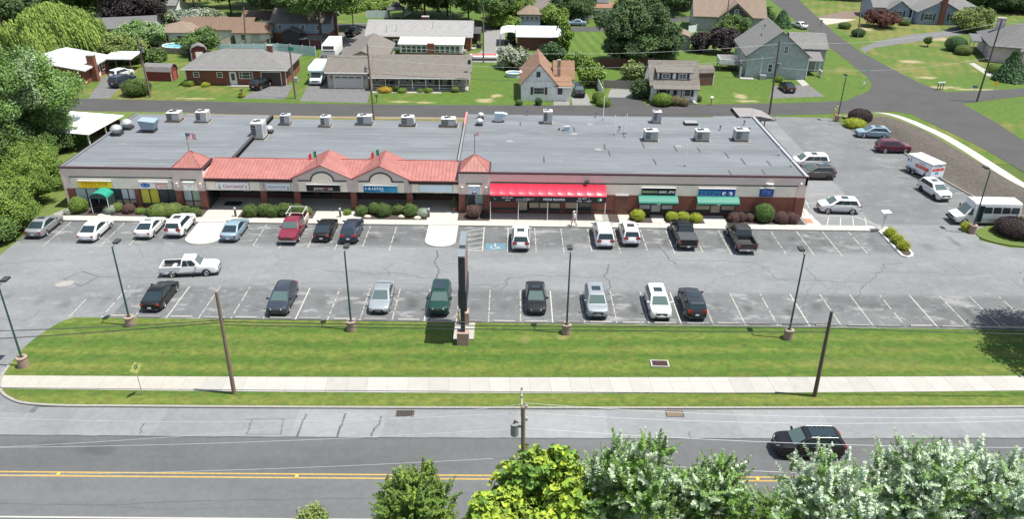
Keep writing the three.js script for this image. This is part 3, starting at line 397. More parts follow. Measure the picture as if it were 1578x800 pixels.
function gable(x0, x1) {
  const xm = (x0 + x1) / 2, ey = 4.0, ay = 5.5, zb = -86.2, zf = F + 0.14;
  const arch = []; const aw = 1.24; for (let k = 0; k <= 14; k++) arch.push([aw * Math.cos(PI * k / 14), 3.72 + 1.0 * Math.sin(PI * k / 14)]);
  const g = extrude([[x0, 2.42], [x1, 2.42], [x1, ey], [xm, ay], [x0, ey]], 0.2); g.translate(0, 0, F - 0.1);
  const w = part(mall, 'gable_wall', muv(g), mat.taupe);
  const p = extrude([[x0 + 0.62, 2.43], [x1 - 0.62, 2.43], [x1 - 0.62, 3.7], [xm + aw, 3.7], ...arch.map(([a, b]) => [xm + a, b]), [xm - aw, 3.7], [x0 + 0.62, 3.7]], 0.03); p.translate(0, 0, F + 0.1); part(w, 'sign_band', muv(p), mat.cream);
  const mould = [span(x0 + 0.62, xm - aw + 0.06, 3.64, 3.76, F + 0.13, F + 0.19), span(xm + aw - 0.06, x1 - 0.62, 3.64, 3.76, F + 0.13, F + 0.19)]; const ring = extrude([...arch.map(([a, b]) => [xm + a * 1.05, 3.72 + (b - 3.72) * 1.06]), ...arch.slice().reverse().map(([a, b]) => [xm + a * 0.94, 3.72 + (b - 3.72) * 0.93])], 0.06); ring.translate(0, 0, F + 0.131); mould.push(muv(ring)); part(w, 'arch_moulding', mould, mat.green);
  const o = 0.12, pts = [[x0 - o, ey - 0.03, zf + 0.12], [xm, ay + 0.06, zf + 0.12], [x1 + o, ey - 0.03, zf + 0.12], [x0 - o, ey - 0.03, zb], [xm, ay + 0.06, zb], [x1 + o, ey - 0.03, zb]].map((q) => q), low = pts.map(([a, b, c]) => [a, b - 0.07, c]);
  const roof = part(w, 'gable_roof', faces([...pts, ...low], [[0, 1, 4, 3], [1, 2, 5, 4], [6, 7, 1, 0], [7, 8, 2, 1], [3, 4, 10, 9], [4, 5, 11, 10], [6, 9, 10, 7], [7, 10, 11, 8]]), mat.metalRed);
  const ribs = []; for (let z = zf - 0.2; z > zb; z -= 0.41) ribs.push(rod([x0, ey + 0.02, z], [xm, ay + 0.075, z], 0.022, 0.022, 4), rod([x1, ey + 0.02, z], [xm, ay + 0.075, z], 0.022, 0.022, 4)); part(roof, 'standing_seam', ribs, mat.metalRedRib, { kind: 'stuff' });
  part(roof, 'verge_trim', [rod(pts[0], pts[1], 0.07, 0.07, 6), rod(pts[1], pts[2], 0.07, 0.07, 6), rod(pts[4], pts[5], 0.05, 0.05, 6), rod(pts[3], pts[4], 0.05, 0.05, 6)], mat.metalRedRib); part(roof, 'ridge_cap', rod(pts[1], pts[4], 0.06, 0.06, 6), mat.metalRedRib);
  const back = extrude([[x0, 3.9], [x1, 3.9], [xm, ay]], 0.05); back.translate(0, 0, zb + 0.1); part(w, 'rear_gable_wall', muv(back), mat.metalRed);
}
gable(-23.75, -17.2); gable(-17.2, -11.0);
// shop fronts behind the covered walk
const Z2 = -85;
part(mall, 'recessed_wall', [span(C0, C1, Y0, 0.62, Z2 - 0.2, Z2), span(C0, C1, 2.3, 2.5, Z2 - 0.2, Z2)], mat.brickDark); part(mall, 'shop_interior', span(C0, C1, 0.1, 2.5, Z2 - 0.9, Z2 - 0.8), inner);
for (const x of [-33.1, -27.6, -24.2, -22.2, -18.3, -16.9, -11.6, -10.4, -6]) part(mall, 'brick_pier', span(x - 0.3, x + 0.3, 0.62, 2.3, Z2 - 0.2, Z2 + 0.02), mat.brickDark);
part(mall, 'sill', span(C0, C1, 0.62, 0.8, Z2 - 0.15, Z2 + 0.03), mat.green);
for (const [a, b, n, g] of [[-32.8, -30.6, 2, mat.shopGlass], [-30.6, -27.9, 3, [mat.paleGlass, mat.shopGlass]], [-27.3, -24.5, 3, mat.shopGlass], [-20.4, -18.6, 2, mat.shopGlass], [-16.6, -11.9, 4, mat.paleGlass], [-10.1, -6.3, 3, [mat.shopGlass, M(0.4, 0.32, 0.3, 0.6), mat.shopGlass]]]) glazing(a, b, 0.8, 2.3, Z2 - 0.05, n, g);
for (const [a, b] of [[-23.9, -22.5], [-21.9, -20.5], [-18, -17.2], [-11.3, -10.7]]) door(a, b, 2.28, Z2 + 0.06);
part(mall, 'side_glazing', [span(-33.3, -33.22, 0.3, 2.4, -84.8, F - 0.3)], mat.glass);
// right bay
part(mall, 'upper_wall', [span(-2.2, 32.45, 3.8, YR, F - 0.2, F), span(31.45, 32.44, 2.42, 3.8, F - 0.2, F - 0.001)], mat.taupe); part(mall, 'sign_band', span(-2.2, 31.45, 2.42, 3.72, F - 0.2, F - 0.06), mat.cream); part(mall, 'green_band', span(-2.2, 31.5, 3.7, 3.83, F - 0.2, F + 0.03), mat.green);
const openings = [[0.85, 2.05], [2.05, 5.6], [6.1, 9.0], [14.25, 18.1], [20.6, 25]]; let lastX = -2.2;
for (const [a, b] of openings) { if (a - lastX > 0.02) part(mall, 'brick_wall', span(lastX, a, Y0, 2.42, F - 0.2, F - 0.02), mat.brick); lastX = b; }
part(mall, 'brick_wall', span(lastX, 32.45, Y0, 2.42, F - 0.2, F - 0.02), mat.brick); part(mall, 'brick_pier', span(31.5, 32.48, Y0, 2.42, F - 0.2, F + 0.05), mat.brick);
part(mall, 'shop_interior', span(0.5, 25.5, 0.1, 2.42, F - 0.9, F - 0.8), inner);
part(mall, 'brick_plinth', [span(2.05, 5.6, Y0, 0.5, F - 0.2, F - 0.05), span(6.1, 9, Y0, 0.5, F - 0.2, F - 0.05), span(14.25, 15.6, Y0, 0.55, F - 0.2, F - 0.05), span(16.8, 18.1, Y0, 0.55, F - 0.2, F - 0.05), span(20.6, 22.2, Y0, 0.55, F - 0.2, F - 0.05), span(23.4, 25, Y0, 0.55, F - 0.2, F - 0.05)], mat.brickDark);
part(mall, 'sill', [span(-2.15, 0.85, 0.5, 0.75, F - 0.1, F + 0.01), span(2.05, 11.3, 0.5, 0.68, F - 0.1, F + 0.012), span(13.1, 15.6, 0.5, 0.72, F - 0.1, F + 0.012), span(16.8, 22.2, 0.5, 0.72, F - 0.1, F + 0.012), span(23.4, 28, 0.5, 0.72, F - 0.1, F + 0.012)], mat.green);
glazing(2.1, 5.6, 1.4, 2.4, F - 0.1, 3, mat.paleGlass); glazing(2.1, 5.6, 0.68, 1.4, F - 0.1, 3, [blindWarm, blindWarm, blindWarm]); glazing(6.1, 9, 0.68, 2.4, F - 0.1, 2, [blindWarm, mat.shopGlass]);
door(0.9, 2, 2.4, F - 0.1, blindWarm); glazing(14.3, 15.6, 0.72, 2.0, F - 0.1, 1, M(0.5, 0.48, 0.46, 0.6)); glazing(16.8, 18.1, 0.72, 2.0, F - 0.1, 1, M(0.5, 0.48, 0.46, 0.6)); door(15.6, 16.8, 2.1, F - 0.1, M(0.5, 0.48, 0.46, 0.6)); glazing(20.6, 22.2, 0.72, 2.0, F - 0.1, 1, blindWarm); glazing(23.4, 25, 0.72, 2.0, F - 0.1, 1, blindWarm); door(22.2, 23.4, 2.1, F - 0.1, blindWarm);
{ const d = part(mall, 'service_door', span(11.6, 13, Y0, 2.36, F - 0.1, F + 0.012), M(0.13, 0.055, 0.035, 0.6)); part(d, 'handle', span(12.85, 12.9, 1.05, 1.2, F + 0.013, F + 0.07), mat.steel); part(mall, 'door_head', span(11.6, 13.05, 2.36, 2.5, F - 0.1, F + 0.04), mat.white); }
part(mall, 'wall_notice', span(-1.75, -1.45, 1.75, 2.2, F - 0.02, F + 0.01), canvasNotice());
function canvasNotice() { return M(1, 1, 1, 0.6, 0, { map: canvasTex(64, 96, (g) => { g.fillStyle = '#e6ecf2'; g.fillRect(0, 0, 64, 96); g.fillStyle = '#33506e'; g.fillRect(22, 34, 20, 26); }) }); }
part(mall, 'flood_lamp', [span(8.15, 8.55, 4.05, 4.15, F, F + 0.35), span(8.1, 8.6, 4.02, 4.1, F + 0.3, F + 0.5)], mat.dark); part(mall, 'flood_lamp', [span(27.9, 28.3, 3.95, 4.05, F, F + 0.12), span(28.1, 28.7, 3.95, 4.1, F + 0.1, F + 0.35)], mat.white); part(mall, 'wall_camera', new THREE.SphereGeometry(0.12, 10, 8).translate(31.75, 4.05, F + 0.12), mat.white);
// red barrel awning with valance banner and posts
{ const x0 = -2.15, x1 = 10.4, n = 12, prof = [[F, 3.62], [F + 0.5, 3.6], [F + 1.0, 3.5], [F + 1.4, 3.36], [F + 1.7, 3.2], [F + 1.86, 3.05], [F + 1.9, 2.95]], red = new THREE.MeshPhysicalMaterial({ color: new THREE.Color().setRGB(0.5, 0.02, 0.045), roughness: 0.3, clearcoat: 0.4, clearcoatRoughness: 0.3, side: THREE.DoubleSide });
  const a = part(mall, 'red_awning', span(x0, x1, 3.6, 3.64, F - 0.02, F + 0.03), red); for (let k = 0; k < n; k++) { const u = mix(x0, x1, k / n), v = mix(x0, x1, (k + 1) / n), pts = [], tri = []; prof.forEach(([z, y], i) => { const sag = [0, 0.02, 0.03, 0.02, 0]; for (let q = 0; q <= 4; q++) pts.push([mix(u, v, q / 4), y - sag[q] * (i > 0 && i < 6 ? 1 : 0.2), z]); if (i) for (let q = 0; q < 4; q++) { const b = (i - 1) * 5 + q; tri.push([b, b + 5, b + 6, b + 1]); } }); const g = new THREE.BufferGeometry(); g.setAttribute('position', new THREE.Float32BufferAttribute(pts.flat(), 3)); g.setIndex(tri.flatMap((t) => [t[0], t[1], t[2], t[0], t[2], t[3]])); g.computeVertexNormals(); part(a, 'awning_panel', g, red); }
  part(a, 'awning_end', faces([...prof.map(([z, y]) => [x0, y, z]), [x0, 2.95, F], ...prof.map(([z, y]) => [x1, y, z]), [x1, 2.95, F]], [[7, 0, 1, 2, 3, 4, 5, 6], [15, 8, 9, 10, 11, 12, 13, 14]]), red);
  for (const x of [-2.1, 0.92, 4.1, 7.28, 10.32]) part(a, 'awning_post', rod([x, Y0, F + 1.85], [x, 3, F + 1.85], 0.04), mat.white); }
function greenAwning(x0, x1, num) {
  const prof = [[F, 2.5], [F + 0.35, 2.46], [F + 0.7, 2.3], [F + 0.95, 2.1], [F + 1.05, 1.96]], g = faces([...prof.map(([z, y]) => [x0, y, z]), ...prof.map(([z, y]) => [x1, y, z])], [0, 1, 2, 3].map((k) => [k, k + 1, k + 6, k + 5])), m = M(0.008, 0.15, 0.105, 0.6);
  const a = part(mall, 'green_awning', g, m); part(a, 'awning_end', faces([...prof.map(([z, y]) => [x0, y, z]), [x0, 1.96, F], ...prof.map(([z, y]) => [x1, y, z]), [x1, 1.96, F]], [[5, 0, 1, 2, 3, 4], [11, 6, 7, 8, 9, 10]]), m);
  part(a, 'valance', face(x1 - x0, 0.2, (x0 + x1) / 2, 1.86, F + 1.055), M(1, 1, 1, 0.7, 0, { map: canvasTex(512, 24, (c) => { c.fillStyle = '#0d3f38'; c.fillRect(0, 0, 512, 24); c.fillStyle = '#dfe8e4'; c.font = 'bold 22px sans-serif'; c.textAlign = 'center'; c.fillText(num, 256, 20); }) }));
}
function face(w, h, x, y, z) { const g = new THREE.PlaneGeometry(w, h); g.translate(x, y, z); return g; }
greenAwning(14.1, 18.4, '1009'); greenAwning(20.5, 25.1, '1001');
part(mall, 'rear_canopy', [faces([[30.4, 4.3, -108.4], [34.9, 4.3, -108.4], [35.6, 4.3, -104.2], [30.4, 4.3, -103.2], [30.4, 4.9, -107.6], [33, 4.9, -107.6], [33.2, 4.9, -103.6], [30.4, 4.9, -103.4]], [[0, 1, 5, 4], [1, 2, 6, 5], [2, 3, 7, 6], [4, 5, 6, 7], [0, 3, 2, 1]])], grainy(0.2, 0.19, 0.19, 2)); part(mall, 'rear_canopy_trim', [span(30.4, 35.3, 4.18, 4.3, -104, -103.9), rod([34.9, 4.26, -108.4], [35.6, 4.26, -104.2], 0.08, 0.08, 5)], mat.maroon); for (const [x, z] of [[33.6, -104.4], [34.4, -105]]) part(mall, 'rear_canopy_post', rod([x, 0, z], [x, 4.25, z], 0.08), mat.pole);

// shop signs: each its own thing
function sign(name, label, x0, x1, y0, y1, z, draw, px = 512, edge = mat.galv) {
  const s = thing(name, label, 'sign', (x0 + x1) / 2, z, 0, y0), w = x1 - x0, h = y1 - y0;
  part(s, 'cabinet', box(w, h, 0.16, 0, 0, -0.08), edge); part(s, 'cabinet_top', box(w + 0.04, 0.05, 0.2, 0, h, -0.08), mat.white);
  const H = Math.round(px * h / w); part(s, 'sign_face', face(w - 0.06, h - 0.06, 0, h / 2, 0.006), M(1, 1, 1, 0.4, 0, { map: canvasTex(px, H, (g) => draw(g, px, H)) })); return s;
}
const fill = (g, c, w, h) => { g.fillStyle = c; g.fillRect(0, 0, w, h); };
const words = (g, t, x, y, font, c, max, align = 'center') => { g.font = font; g.fillStyle = c; g.textAlign = align; g.textBaseline = 'middle'; g.fillText(t, x, y, max); };
const scrawl = (g, x0, x1, y, hgt, c, seed) => { const r = rng(seed); g.fillStyle = c; for (let x = x0; x < x1;) { const w = hgt * (0.25 + 0.4 * r()); if (r() > 0.18) g.fillRect(x, y - hgt / 2 * (0.6 + 0.4 * r()), w, hgt * (0.6 + 0.4 * r())); x += w + hgt * 0.22; } };
const SZ = F + 0.12, UP = 0.1;
sign('shop_sign', 'yellow shop sign with red china wok lettering above the green barrel awning', -47.2, -43.55, 2.5, 3.32, SZ, (g, w, h) => { fill(g, '#e8c80e', w, h); words(g, 'CHINA WOK', w / 2, h * 0.38, 'bold 74px serif', '#a8341c', w * 0.8); scrawl(g, w * 0.08, w * 0.92, h * 0.8, 15, '#b8651c', 3); });
sign('shop_sign', 'white smoke and vape sign with a blue oval emblem', -40.6, -36.95, 2.5, 3.3, SZ, (g, w, h) => { fill(g, '#ddd9d2', w, h); g.fillStyle = '#2657a0'; g.beginPath(); g.ellipse(w * 0.19, h * 0.48, w * 0.15, h * 0.34, 0, 0, 7); g.fill(); scrawl(g, w * 0.1, w * 0.28, h * 0.48, 26, '#8fb0dd', 8); words(g, 'SMOKE', w * 0.68, h * 0.3, 'bold 58px sans-serif', '#b52a22', w * 0.52); words(g, '& VAPE', w * 0.68, h * 0.74, 'bold 58px sans-serif', '#b52a22', w * 0.52); });
sign('shop_sign', 'small white lettered sign on the tower with the american flag', -35.6, -34.45, 2.5, 3.42, F + 0.42, (g, w, h) => { fill(g, '#e2e2e0', w, h); scrawl(g, w * 0.1, w * 0.9, h * 0.22, 30, '#a5403a', 5); scrawl(g, w * 0.28, w * 0.72, h * 0.48, 36, '#454a58', 6); scrawl(g, w * 0.12, w * 0.88, h * 0.76, 18, '#8a8f98', 7); }, 256);
sign('shop_sign', 'white restaurant sign with red gothic lettering beside the flag tower', -32.2, -28.55, 2.52, 3.36, SZ, (g, w, h) => { fill(g, '#e6e6e6', w, h); g.fillStyle = '#9fa9a4'; g.beginPath(); g.moveTo(w * 0.11, h * 0.1); g.lineTo(w * 0.17, h * 0.92); g.lineTo(w * 0.05, h * 0.92); g.fill(); words(g, 'Giovanni\u2019s', w * 0.58, h * 0.52, 'bold 86px serif', '#9c2233', w * 0.74); });
sign('shop_sign', 'white pizza and grill sign with dark script lettering', -26.65, -24, 2.52, 3.32, SZ, (g, w, h) => { fill(g, '#dfe2e6', w, h); words(g, 'Pizza & Grill', w * 0.42, h * 0.5, 'italic bold 64px serif', '#5b2445', w * 0.74); g.fillStyle = '#9fa9a4'; g.beginPath(); g.moveTo(w * 0.9, h * 0.12); g.lineTo(w * 0.96, h * 0.9); g.lineTo(w * 0.84, h * 0.9); g.fill(); });
sign('shop_sign', 'black sign with white lettering under the arched gable nearest the flag tower', -22.25, -18.55, 2.52, 3.3, SZ + 0.18, (g, w, h) => { fill(g, '#0c0b10', w, h); words(g, 'penn', w * 0.36, h * 0.55, '74px sans-serif', '#dcd8da', w * 0.3); words(g, 'va', w * 0.71, h * 0.55, '74px sans-serif', '#dcd8da', w * 0.16); g.strokeStyle = '#d24a7a'; g.lineWidth = 8; g.beginPath(); g.moveTo(w * 0.52, h * 0.72); g.lineTo(w * 0.57, h * 0.35); g.lineTo(w * 0.62, h * 0.72); g.stroke(); scrawl(g, w * 0.42, w * 0.68, h * 0.88, 9, '#8b8790', 4); });
sign('shop_sign', 'teal blue sign with white lotus lettering under the second arched gable', -16, -12.3, 2.5, 3.28, SZ + 0.18, (g, w, h) => { const q = g.createLinearGradient(0, 0, w, 0); q.addColorStop(0, '#0f5f97'); q.addColorStop(0.6, '#1779a8'); q.addColorStop(1, '#2a92b5'); g.fillStyle = q; g.fillRect(0, 0, w, h); words(g, 'L & LOTUS', w * 0.04, h * 0.42, 'bold 58px sans-serif', '#eef6fa', w * 0.58, 'left'); words(g, 'Spa', w * 0.55, h * 0.76, 'italic 34px serif', '#e4f0f4', w * 0.2); g.strokeStyle = '#5fb3cd'; g.lineWidth = 2; for (const [a, b, c] of [[0.8, 0.55, 0.16], [0.86, 0.5, 0.22], [0.75, 0.65, 0.12]]) { g.beginPath(); g.arc(w * a, h * b, h * c * 1.4, 0, 5); g.stroke(); } });
sign('shop_sign', 'blank pale white sign box beside the second tower', -9.95, -6.3, 2.52, 3.36, SZ, (g, w, h) => { fill(g, '#cfe0ea', w, h); });
sign('shop_sign', 'small pale tower sign with a red triangular figure', -4.5, -3.3, 2.46, 3.4, F + 0.42, (g, w, h) => { fill(g, '#aebfd0', w, h); g.fillStyle = '#7a3444'; g.beginPath(); g.moveTo(w * 0.48, h * 0.3); g.lineTo(w * 0.76, h * 0.97); g.lineTo(w * 0.22, h * 0.97); g.fill(); g.fillStyle = '#e9e3e6'; g.beginPath(); g.arc(w * 0.48, h * 0.22, w * 0.1, 0, 7); g.fill(); g.beginPath(); g.arc(w * 0.5, h * 0.66, w * 0.12, 0, 7); g.fill(); }, 256);
sign('shop_sign', 'black bamboo nail spa sign with green and white letters', 14.4, 18.15, 2.5, 3.36, SZ, (g, w, h) => { fill(g, '#0b0b0d', w, h); words(g, 'BAMBOO', w * 0.02, h * 0.52, 'bold 58px sans-serif', '#a9b98c', w * 0.46, 'left'); words(g, 'NAIL SPA', w * 0.5, h * 0.52, 'italic bold 58px sans-serif', '#e8e8ec', w * 0.47, 'left'); });
sign('shop_sign', 'blue bright eyes sign with green letters and two white eyeballs', 20.65, 24.7, 2.5, 3.36, SZ, (g, w, h) => { fill(g, '#1b3d8f', w, h); words(g, 'Bright Eyes', w * 0.03, h * 0.38, 'bold 62px sans-serif', '#22a08c', w * 0.58, 'left'); scrawl(g, w * 0.04, w * 0.58, h * 0.8, 12, '#9fb4e0', 9); for (const [x, a] of [[0.7, 0.3], [0.88, -0.4]]) { g.fillStyle = '#dfe9f0'; g.beginPath(); g.arc(w * x, h * 0.62, h * 0.26, 0, 7); g.fill(); g.fillStyle = '#0c1634'; g.beginPath(); g.arc(w * x + a * h * 0.3, h * 0.6 + h * 0.06, h * 0.12, 0, 7); g.fill(); } });
sign('wall_sign', 'small square blue sign on the plain wall near the plaza corner', 27.4, 28.9, 2.52, 3.45, F + 0.08, (g, w, h) => { fill(g, '#123a83', w, h); scrawl(g, w * 0.14, w * 0.88, h * 0.24, 20, '#8fb4e6', 13); scrawl(g, w * 0.16, w * 0.84, h * 0.4, 20, '#8fb4e6', 14); scrawl(g, w * 0.2, w * 0.8, h * 0.55, 14, '#8fb4e6', 15); scrawl(g, w * 0.1, w * 0.9, h * 0.74, 16, '#8fb4e6', 16); }, 256, M(0.03, 0.09, 0.3, 0.5));
{ const s = thing('awning_banner', 'long black lettered banner hanging below the red awning', 'banner', 4.1, F + 1.9, 0, 2.28); part(s, 'cloth', box(12.5, 0.68, 0.03, 0, 0, 0), mat.black); part(s, 'banner_face', face(12.46, 0.66, 0, 0.34, 0.022), M(1, 1, 1, 0.7, 0, { map: canvasTex(1536, 82, (g, w, h) => { fill(g, '#15151a', w, h); scrawl(g, 155, 300, 24, 18, '#c9c9ce', 31); scrawl(g, 205, 265, 56, 16, '#dcdce0', 32); g.strokeStyle = '#93a08c'; g.lineWidth = 7; g.beginPath(); g.moveTo(45, 18); g.lineTo(80, 60); g.stroke(); g.fillStyle = '#5d636b'; g.fillRect(345, 34, 160, 40); words(g, 'P', 460, 42, 'bold 62px sans-serif', '#6f7a72', 60); words(g, 'A', 500, 42, 'bold 58px sans-serif', '#a8a39a', 60); words(g, 'RTY', 550, 42, 'bold 46px sans-serif', '#8d8a86', 80); g.strokeStyle = '#8b2733'; g.beginPath(); g.moveTo(610, 70); g.lineTo(650, 20); g.stroke(); words(g, 'FROM HEAVEN', 850, 42, 'bold 46px sans-serif', '#dcdce4', 290); scrawl(g, 1170, 1325, 24, 20, '#d4d4dc', 35); scrawl(g, 1150, 1345, 58, 18, '#d4d4dc', 36); g.fillStyle = '#1f9a62'; g.fillRect(1428, 22, 30, 40); g.fillStyle = '#e8ece8'; g.fillRect(1458, 20, 22, 36); g.fillStyle = '#a62c3c'; g.fillRect(1480, 18, 18, 28); }) })); }

// flags on the ridge
function flag(label, x, y, z, h, kind, lean = 0, dir = 1) {
  const f = thing('flag', label, 'flag', x, z, 0, y); part(f, 'pole', rod([0, -0.35, 0], [lean, h, 0], 0.03, 0.02), mat.dark);
  const n = 12, m = 6, w = 1.15, hh = 0.7, pos = [], uv = [], idx = []; for (let i = 0; i <= n; i++) for (let j = 0; j <= m; j++) { const u = i / n, v = j / m; pos.push(lean * 0.9 + dir * (u * w * (kind === 'us' ? 1 : 0.72)), h - hh * (1 - v) - u * u * (kind === 'us' ? 0.1 : 0.45) - 0.02, 0.14 * Math.sin(u * 7 + v) * u); uv.push(u, v); if (i && j) { const a = (i - 1) * (m + 1) + j - 1; idx.push(a, a + 1, a + m + 2, a, a + m + 2, a + m + 1); } }
  const g = new THREE.BufferGeometry(); g.setAttribute('position', new THREE.Float32BufferAttribute(pos, 3)); g.setAttribute('uv', new THREE.Float32BufferAttribute(uv, 2)); g.setIndex(idx); g.computeVertexNormals();
  part(f, 'cloth', g, M(1, 1, 1, 0.9, 0, { map: canvasTex(128, 80, (c, W, H) => { if (kind === 'us') { for (let k = 0; k < 13; k++) { c.fillStyle = k % 2 ? '#e8e4e4' : '#a5303c'; c.fillRect(0, k * H / 13, W, H / 13 + 1); } c.fillStyle = '#33406e'; c.fillRect(0, 0, W * 0.42, H * 0.54); c.fillStyle = '#e6e6ee'; for (let a = 0; a < 6; a++) for (let b = 0; b < 4; b++) c.fillRect(5 + a * 8.5, 4 + b * 10, 3, 3); } else { ['#1f8a5c', '#eceae6', '#c23440'].forEach((q, k) => { c.fillStyle = q; c.fillRect(k * W / 3, 0, W / 3 + 1, H); }); } }) }));
}
flag('american flag flying from the pyramid roof of the first tower', -35.03, 6.45, tz1, 2.0, 'us', -0.12);
flag('green white and red flag drooping on the first arched gable', -20.9, 5.3, F - 0.1, 1.75, 'it', 0, -1);
flag('green white and red flag spread out above the second arched gable', -14.1, 5.5, F - 0.3, 1.75, 'it', -0.1, -1);
{ const f = thing('flag', 'small pale flag on a bare pole atop the second tower', 'flag', -3.9, tz2, 0, 6.45); part(f, 'pole', rod([0, -0.3, 0], [0, 2.3, 0], 0.035, 0.025), mat.dark); const g = faces([[0, 2.3, 0], [0.5, 2.55, 0.1], [1.0, 2.45, -0.1], [0.95, 2.25, -0.1], [0.45, 2.15, 0.1], [0, 2.02, 0]], [[0, 1, 4, 5], [1, 2, 3, 4]]); part(f, 'cloth', g, M(0.6, 0.45, 0.45, 0.9)); }

// roof plant
const acBody = [grainy(0.5, 0.495, 0.475, 2), grainy(0.29, 0.305, 0.305, 2), grainy(0.38, 0.395, 0.4, 2), grainy(0.33, 0.3, 0.245, 2)];
function acUnit(label, px, py, w, h, d, y, m = 0, kind = 'box', turn = 0) {
  w *= 0.9; h *= 0.93; const [x, z] = at(px, py, y), a = thing('rooftop_air_conditioner', label, 'air conditioner', x, z - d / 2, turn, y, 'plaza rooftop units');
  part(a, 'kerb_base', box(w * 1.06, 0.18, d * 1.08, 0, 0, 0), mat.dark); part(a, 'skid', [box(w * 1.3, 0.05, 0.12, 0, 0.001, d * 0.62), box(0.12, 0.05, d * 1.5, w * 0.6, 0.002, 0)], mat.woodGrey);
  if (kind === 'wedge') { const g = extrude([[-w / 2, 0.18], [w / 2 * 0.7, 0.18], [w / 2, 0.4], [w / 2 * 0.86, h], [-w / 2, h]], d); g.translate(0, 0, -d / 2); part(a, 'housing', muv(g), acBody[m]); } else part(a, 'housing', box(w, h - 0.18, d, 0, 0.18, 0), acBody[m]);
  part(a, 'lid', box(w * (kind === 'wedge' ? 0.9 : 1.03), 0.05, d * 1.03, kind === 'wedge' ? -w * 0.05 : 0, h, 0), acBody[m === 1 ? 2 : 0]);
  const fr = Math.min(w, d) * 0.34; const fan = part(a, 'fan_guard', new THREE.TorusGeometry(fr, 0.03, 6, 18).rotateX(PI / 2).translate(-w * 0.12, h + 0.07, -d * 0.1), mat.steel); part(fan, 'fan_well', cyl(fr * 0.97, 0.012, -w * 0.12, h + 0.052, -d * 0.1, 18), mat.black);
  const pn = part(a, 'coil_panel', box(w * 0.36, h * 0.62, 0.03, -w * 0.26, h * 0.28, d / 2 + 0.014), mat.dark); for (let k = 0; k < 5; k++) part(pn, 'louvre', box(w * 0.34, 0.03, 0.03, -w * 0.26, h * 0.32 + k * h * 0.11, d / 2 + 0.04), mat.galv);
  part(a, 'access_panel', box(w * 0.46, h * 0.62, 0.02, w * 0.2, h * 0.28, d / 2 + 0.01), acBody[m === 2 ? 1 : 2]); part(a, 'side_louvre', box(0.03, h * 0.6, d * 0.7, w / 2 * (kind === 'wedge' ? 0.7 : 1) + 0.012, h * 0.28, 0), mat.galv);
}
acUnit('beige boxy rooftop unit leftmost along the rear roof edge', 268, 189, 1.75, 1.25, 1.5, YL, 3); acUnit('white rooftop unit on a pale skid beside the beige one', 312, 190, 1.55, 1.45, 1.4, YL, 0);
acUnit('grey rooftop unit behind the large white air handler', 440, 194, 1.3, 1.35, 1.2, YM, 1); acUnit('white rooftop unit with a hanging side panel', 502, 197, 1.3, 1.4, 1.2, YM, 0); acUnit('wide grey rooftop unit in front of the wooden utility pole', 562, 194, 2.0, 1.25, 1.3, YM, 1); acUnit('grey rooftop unit with three fan panels on its front', 629, 196, 1.9, 1.3, 1.3, YM, 2, 'wedge'); acUnit('low wedge shaped beige rooftop unit by the party wall', 692, 197, 2.2, 1.15, 1.3, YM, 3, 'wedge');
acUnit('large white air handler beside the dark roof step', 398, 216, 1.6, 2.15, 1.8, YM, 0);
acUnit('tall white rooftop unit with a black coil near the rear edge', 844, 192, 1.25, 1.75, 1.2, YR, 0); acUnit('tall pale grey rooftop unit standing alone near the rear edge', 1012, 191, 1.15, 1.6, 1.15, YR, 2); acUnit('leftmost of the three matching grey units on the open roof', 1003, 219, 1.75, 1.35, 1.35, YR, 2); acUnit('middle of the three matching grey units on the open roof', 1082, 219, 1.75, 1.35, 1.35, YR, 2); acUnit('rightmost of the three matching grey units on the open roof', 1142, 219, 1.8, 1.45, 1.35, YR, 2);
function hoodVent(label, px, py, y, s = 1) { const [x, z] = at(px, py, y), v = thing('exhaust_fan', label, 'exhaust fan', x, z, 0, y); part(v, 'kerb_base', box(1.1 * s, 0.35 * s, 1.1 * s), mat.dark); part(v, 'drum', [cyl(0.48 * s, 0.5 * s, 0, 0.35 * s, 0), cyl(0.62 * s, 0.16 * s, 0, 0.62 * s, 0, 18, 0.66 * s)], mat.galv); const prof = [[0, 0.42], [0.3, 0.38], [0.52, 0.22], [0.6, 0]].map(([a, b]) => new THREE.Vector2(a * s, b * s)).reverse(); part(v, 'cowl', new THREE.LatheGeometry(prof, 18).translate(0, 0.78 * s, 0), mat.galv); }
hoodVent('front one of two domed exhaust fans at the left roof edge', 182, 208, YL, 1.05); hoodVent('rear one of two domed exhaust fans at the left roof edge', 198, 199, YL, 1.05); hoodVent('small domed exhaust fan beside the large white air handler', 416, 205, YM, 0.8); hoodVent('nearer of two stacked domed fans behind the party wall', 739, 193, YR, 0.75); hoodVent('farther of two stacked domed fans behind the party wall', 741, 183, YR, 0.7);
{ const [x, z] = at(229, 205, YL), v = thing('intake_hood', 'pale blue flared metal intake hood on the left roof', 'vent hood', x, z - 0.6, 0, YL); part(v, 'kerb_base', box(1.5, 0.4, 1.2), mat.dark); const a = 1.0, t = [[-0.75, 0.4, 0.6], [0.75, 0.4, 0.6], [0.75, 0.4, -0.6], [-0.75, 0.4, -0.6], [-a, 1.55, 0.75], [a * 1.05, 1.35, 0.8], [a * 1.05, 1.45, -0.8], [-a, 1.6, -0.75]]; part(v, 'hood', faces(t, [[0, 1, 5, 4], [1, 2, 6, 5], [2, 3, 7, 6], [3, 0, 4, 7], [4, 5, 6, 7]]), M(0.24, 0.31, 0.36, 0.45, 0.2)); }
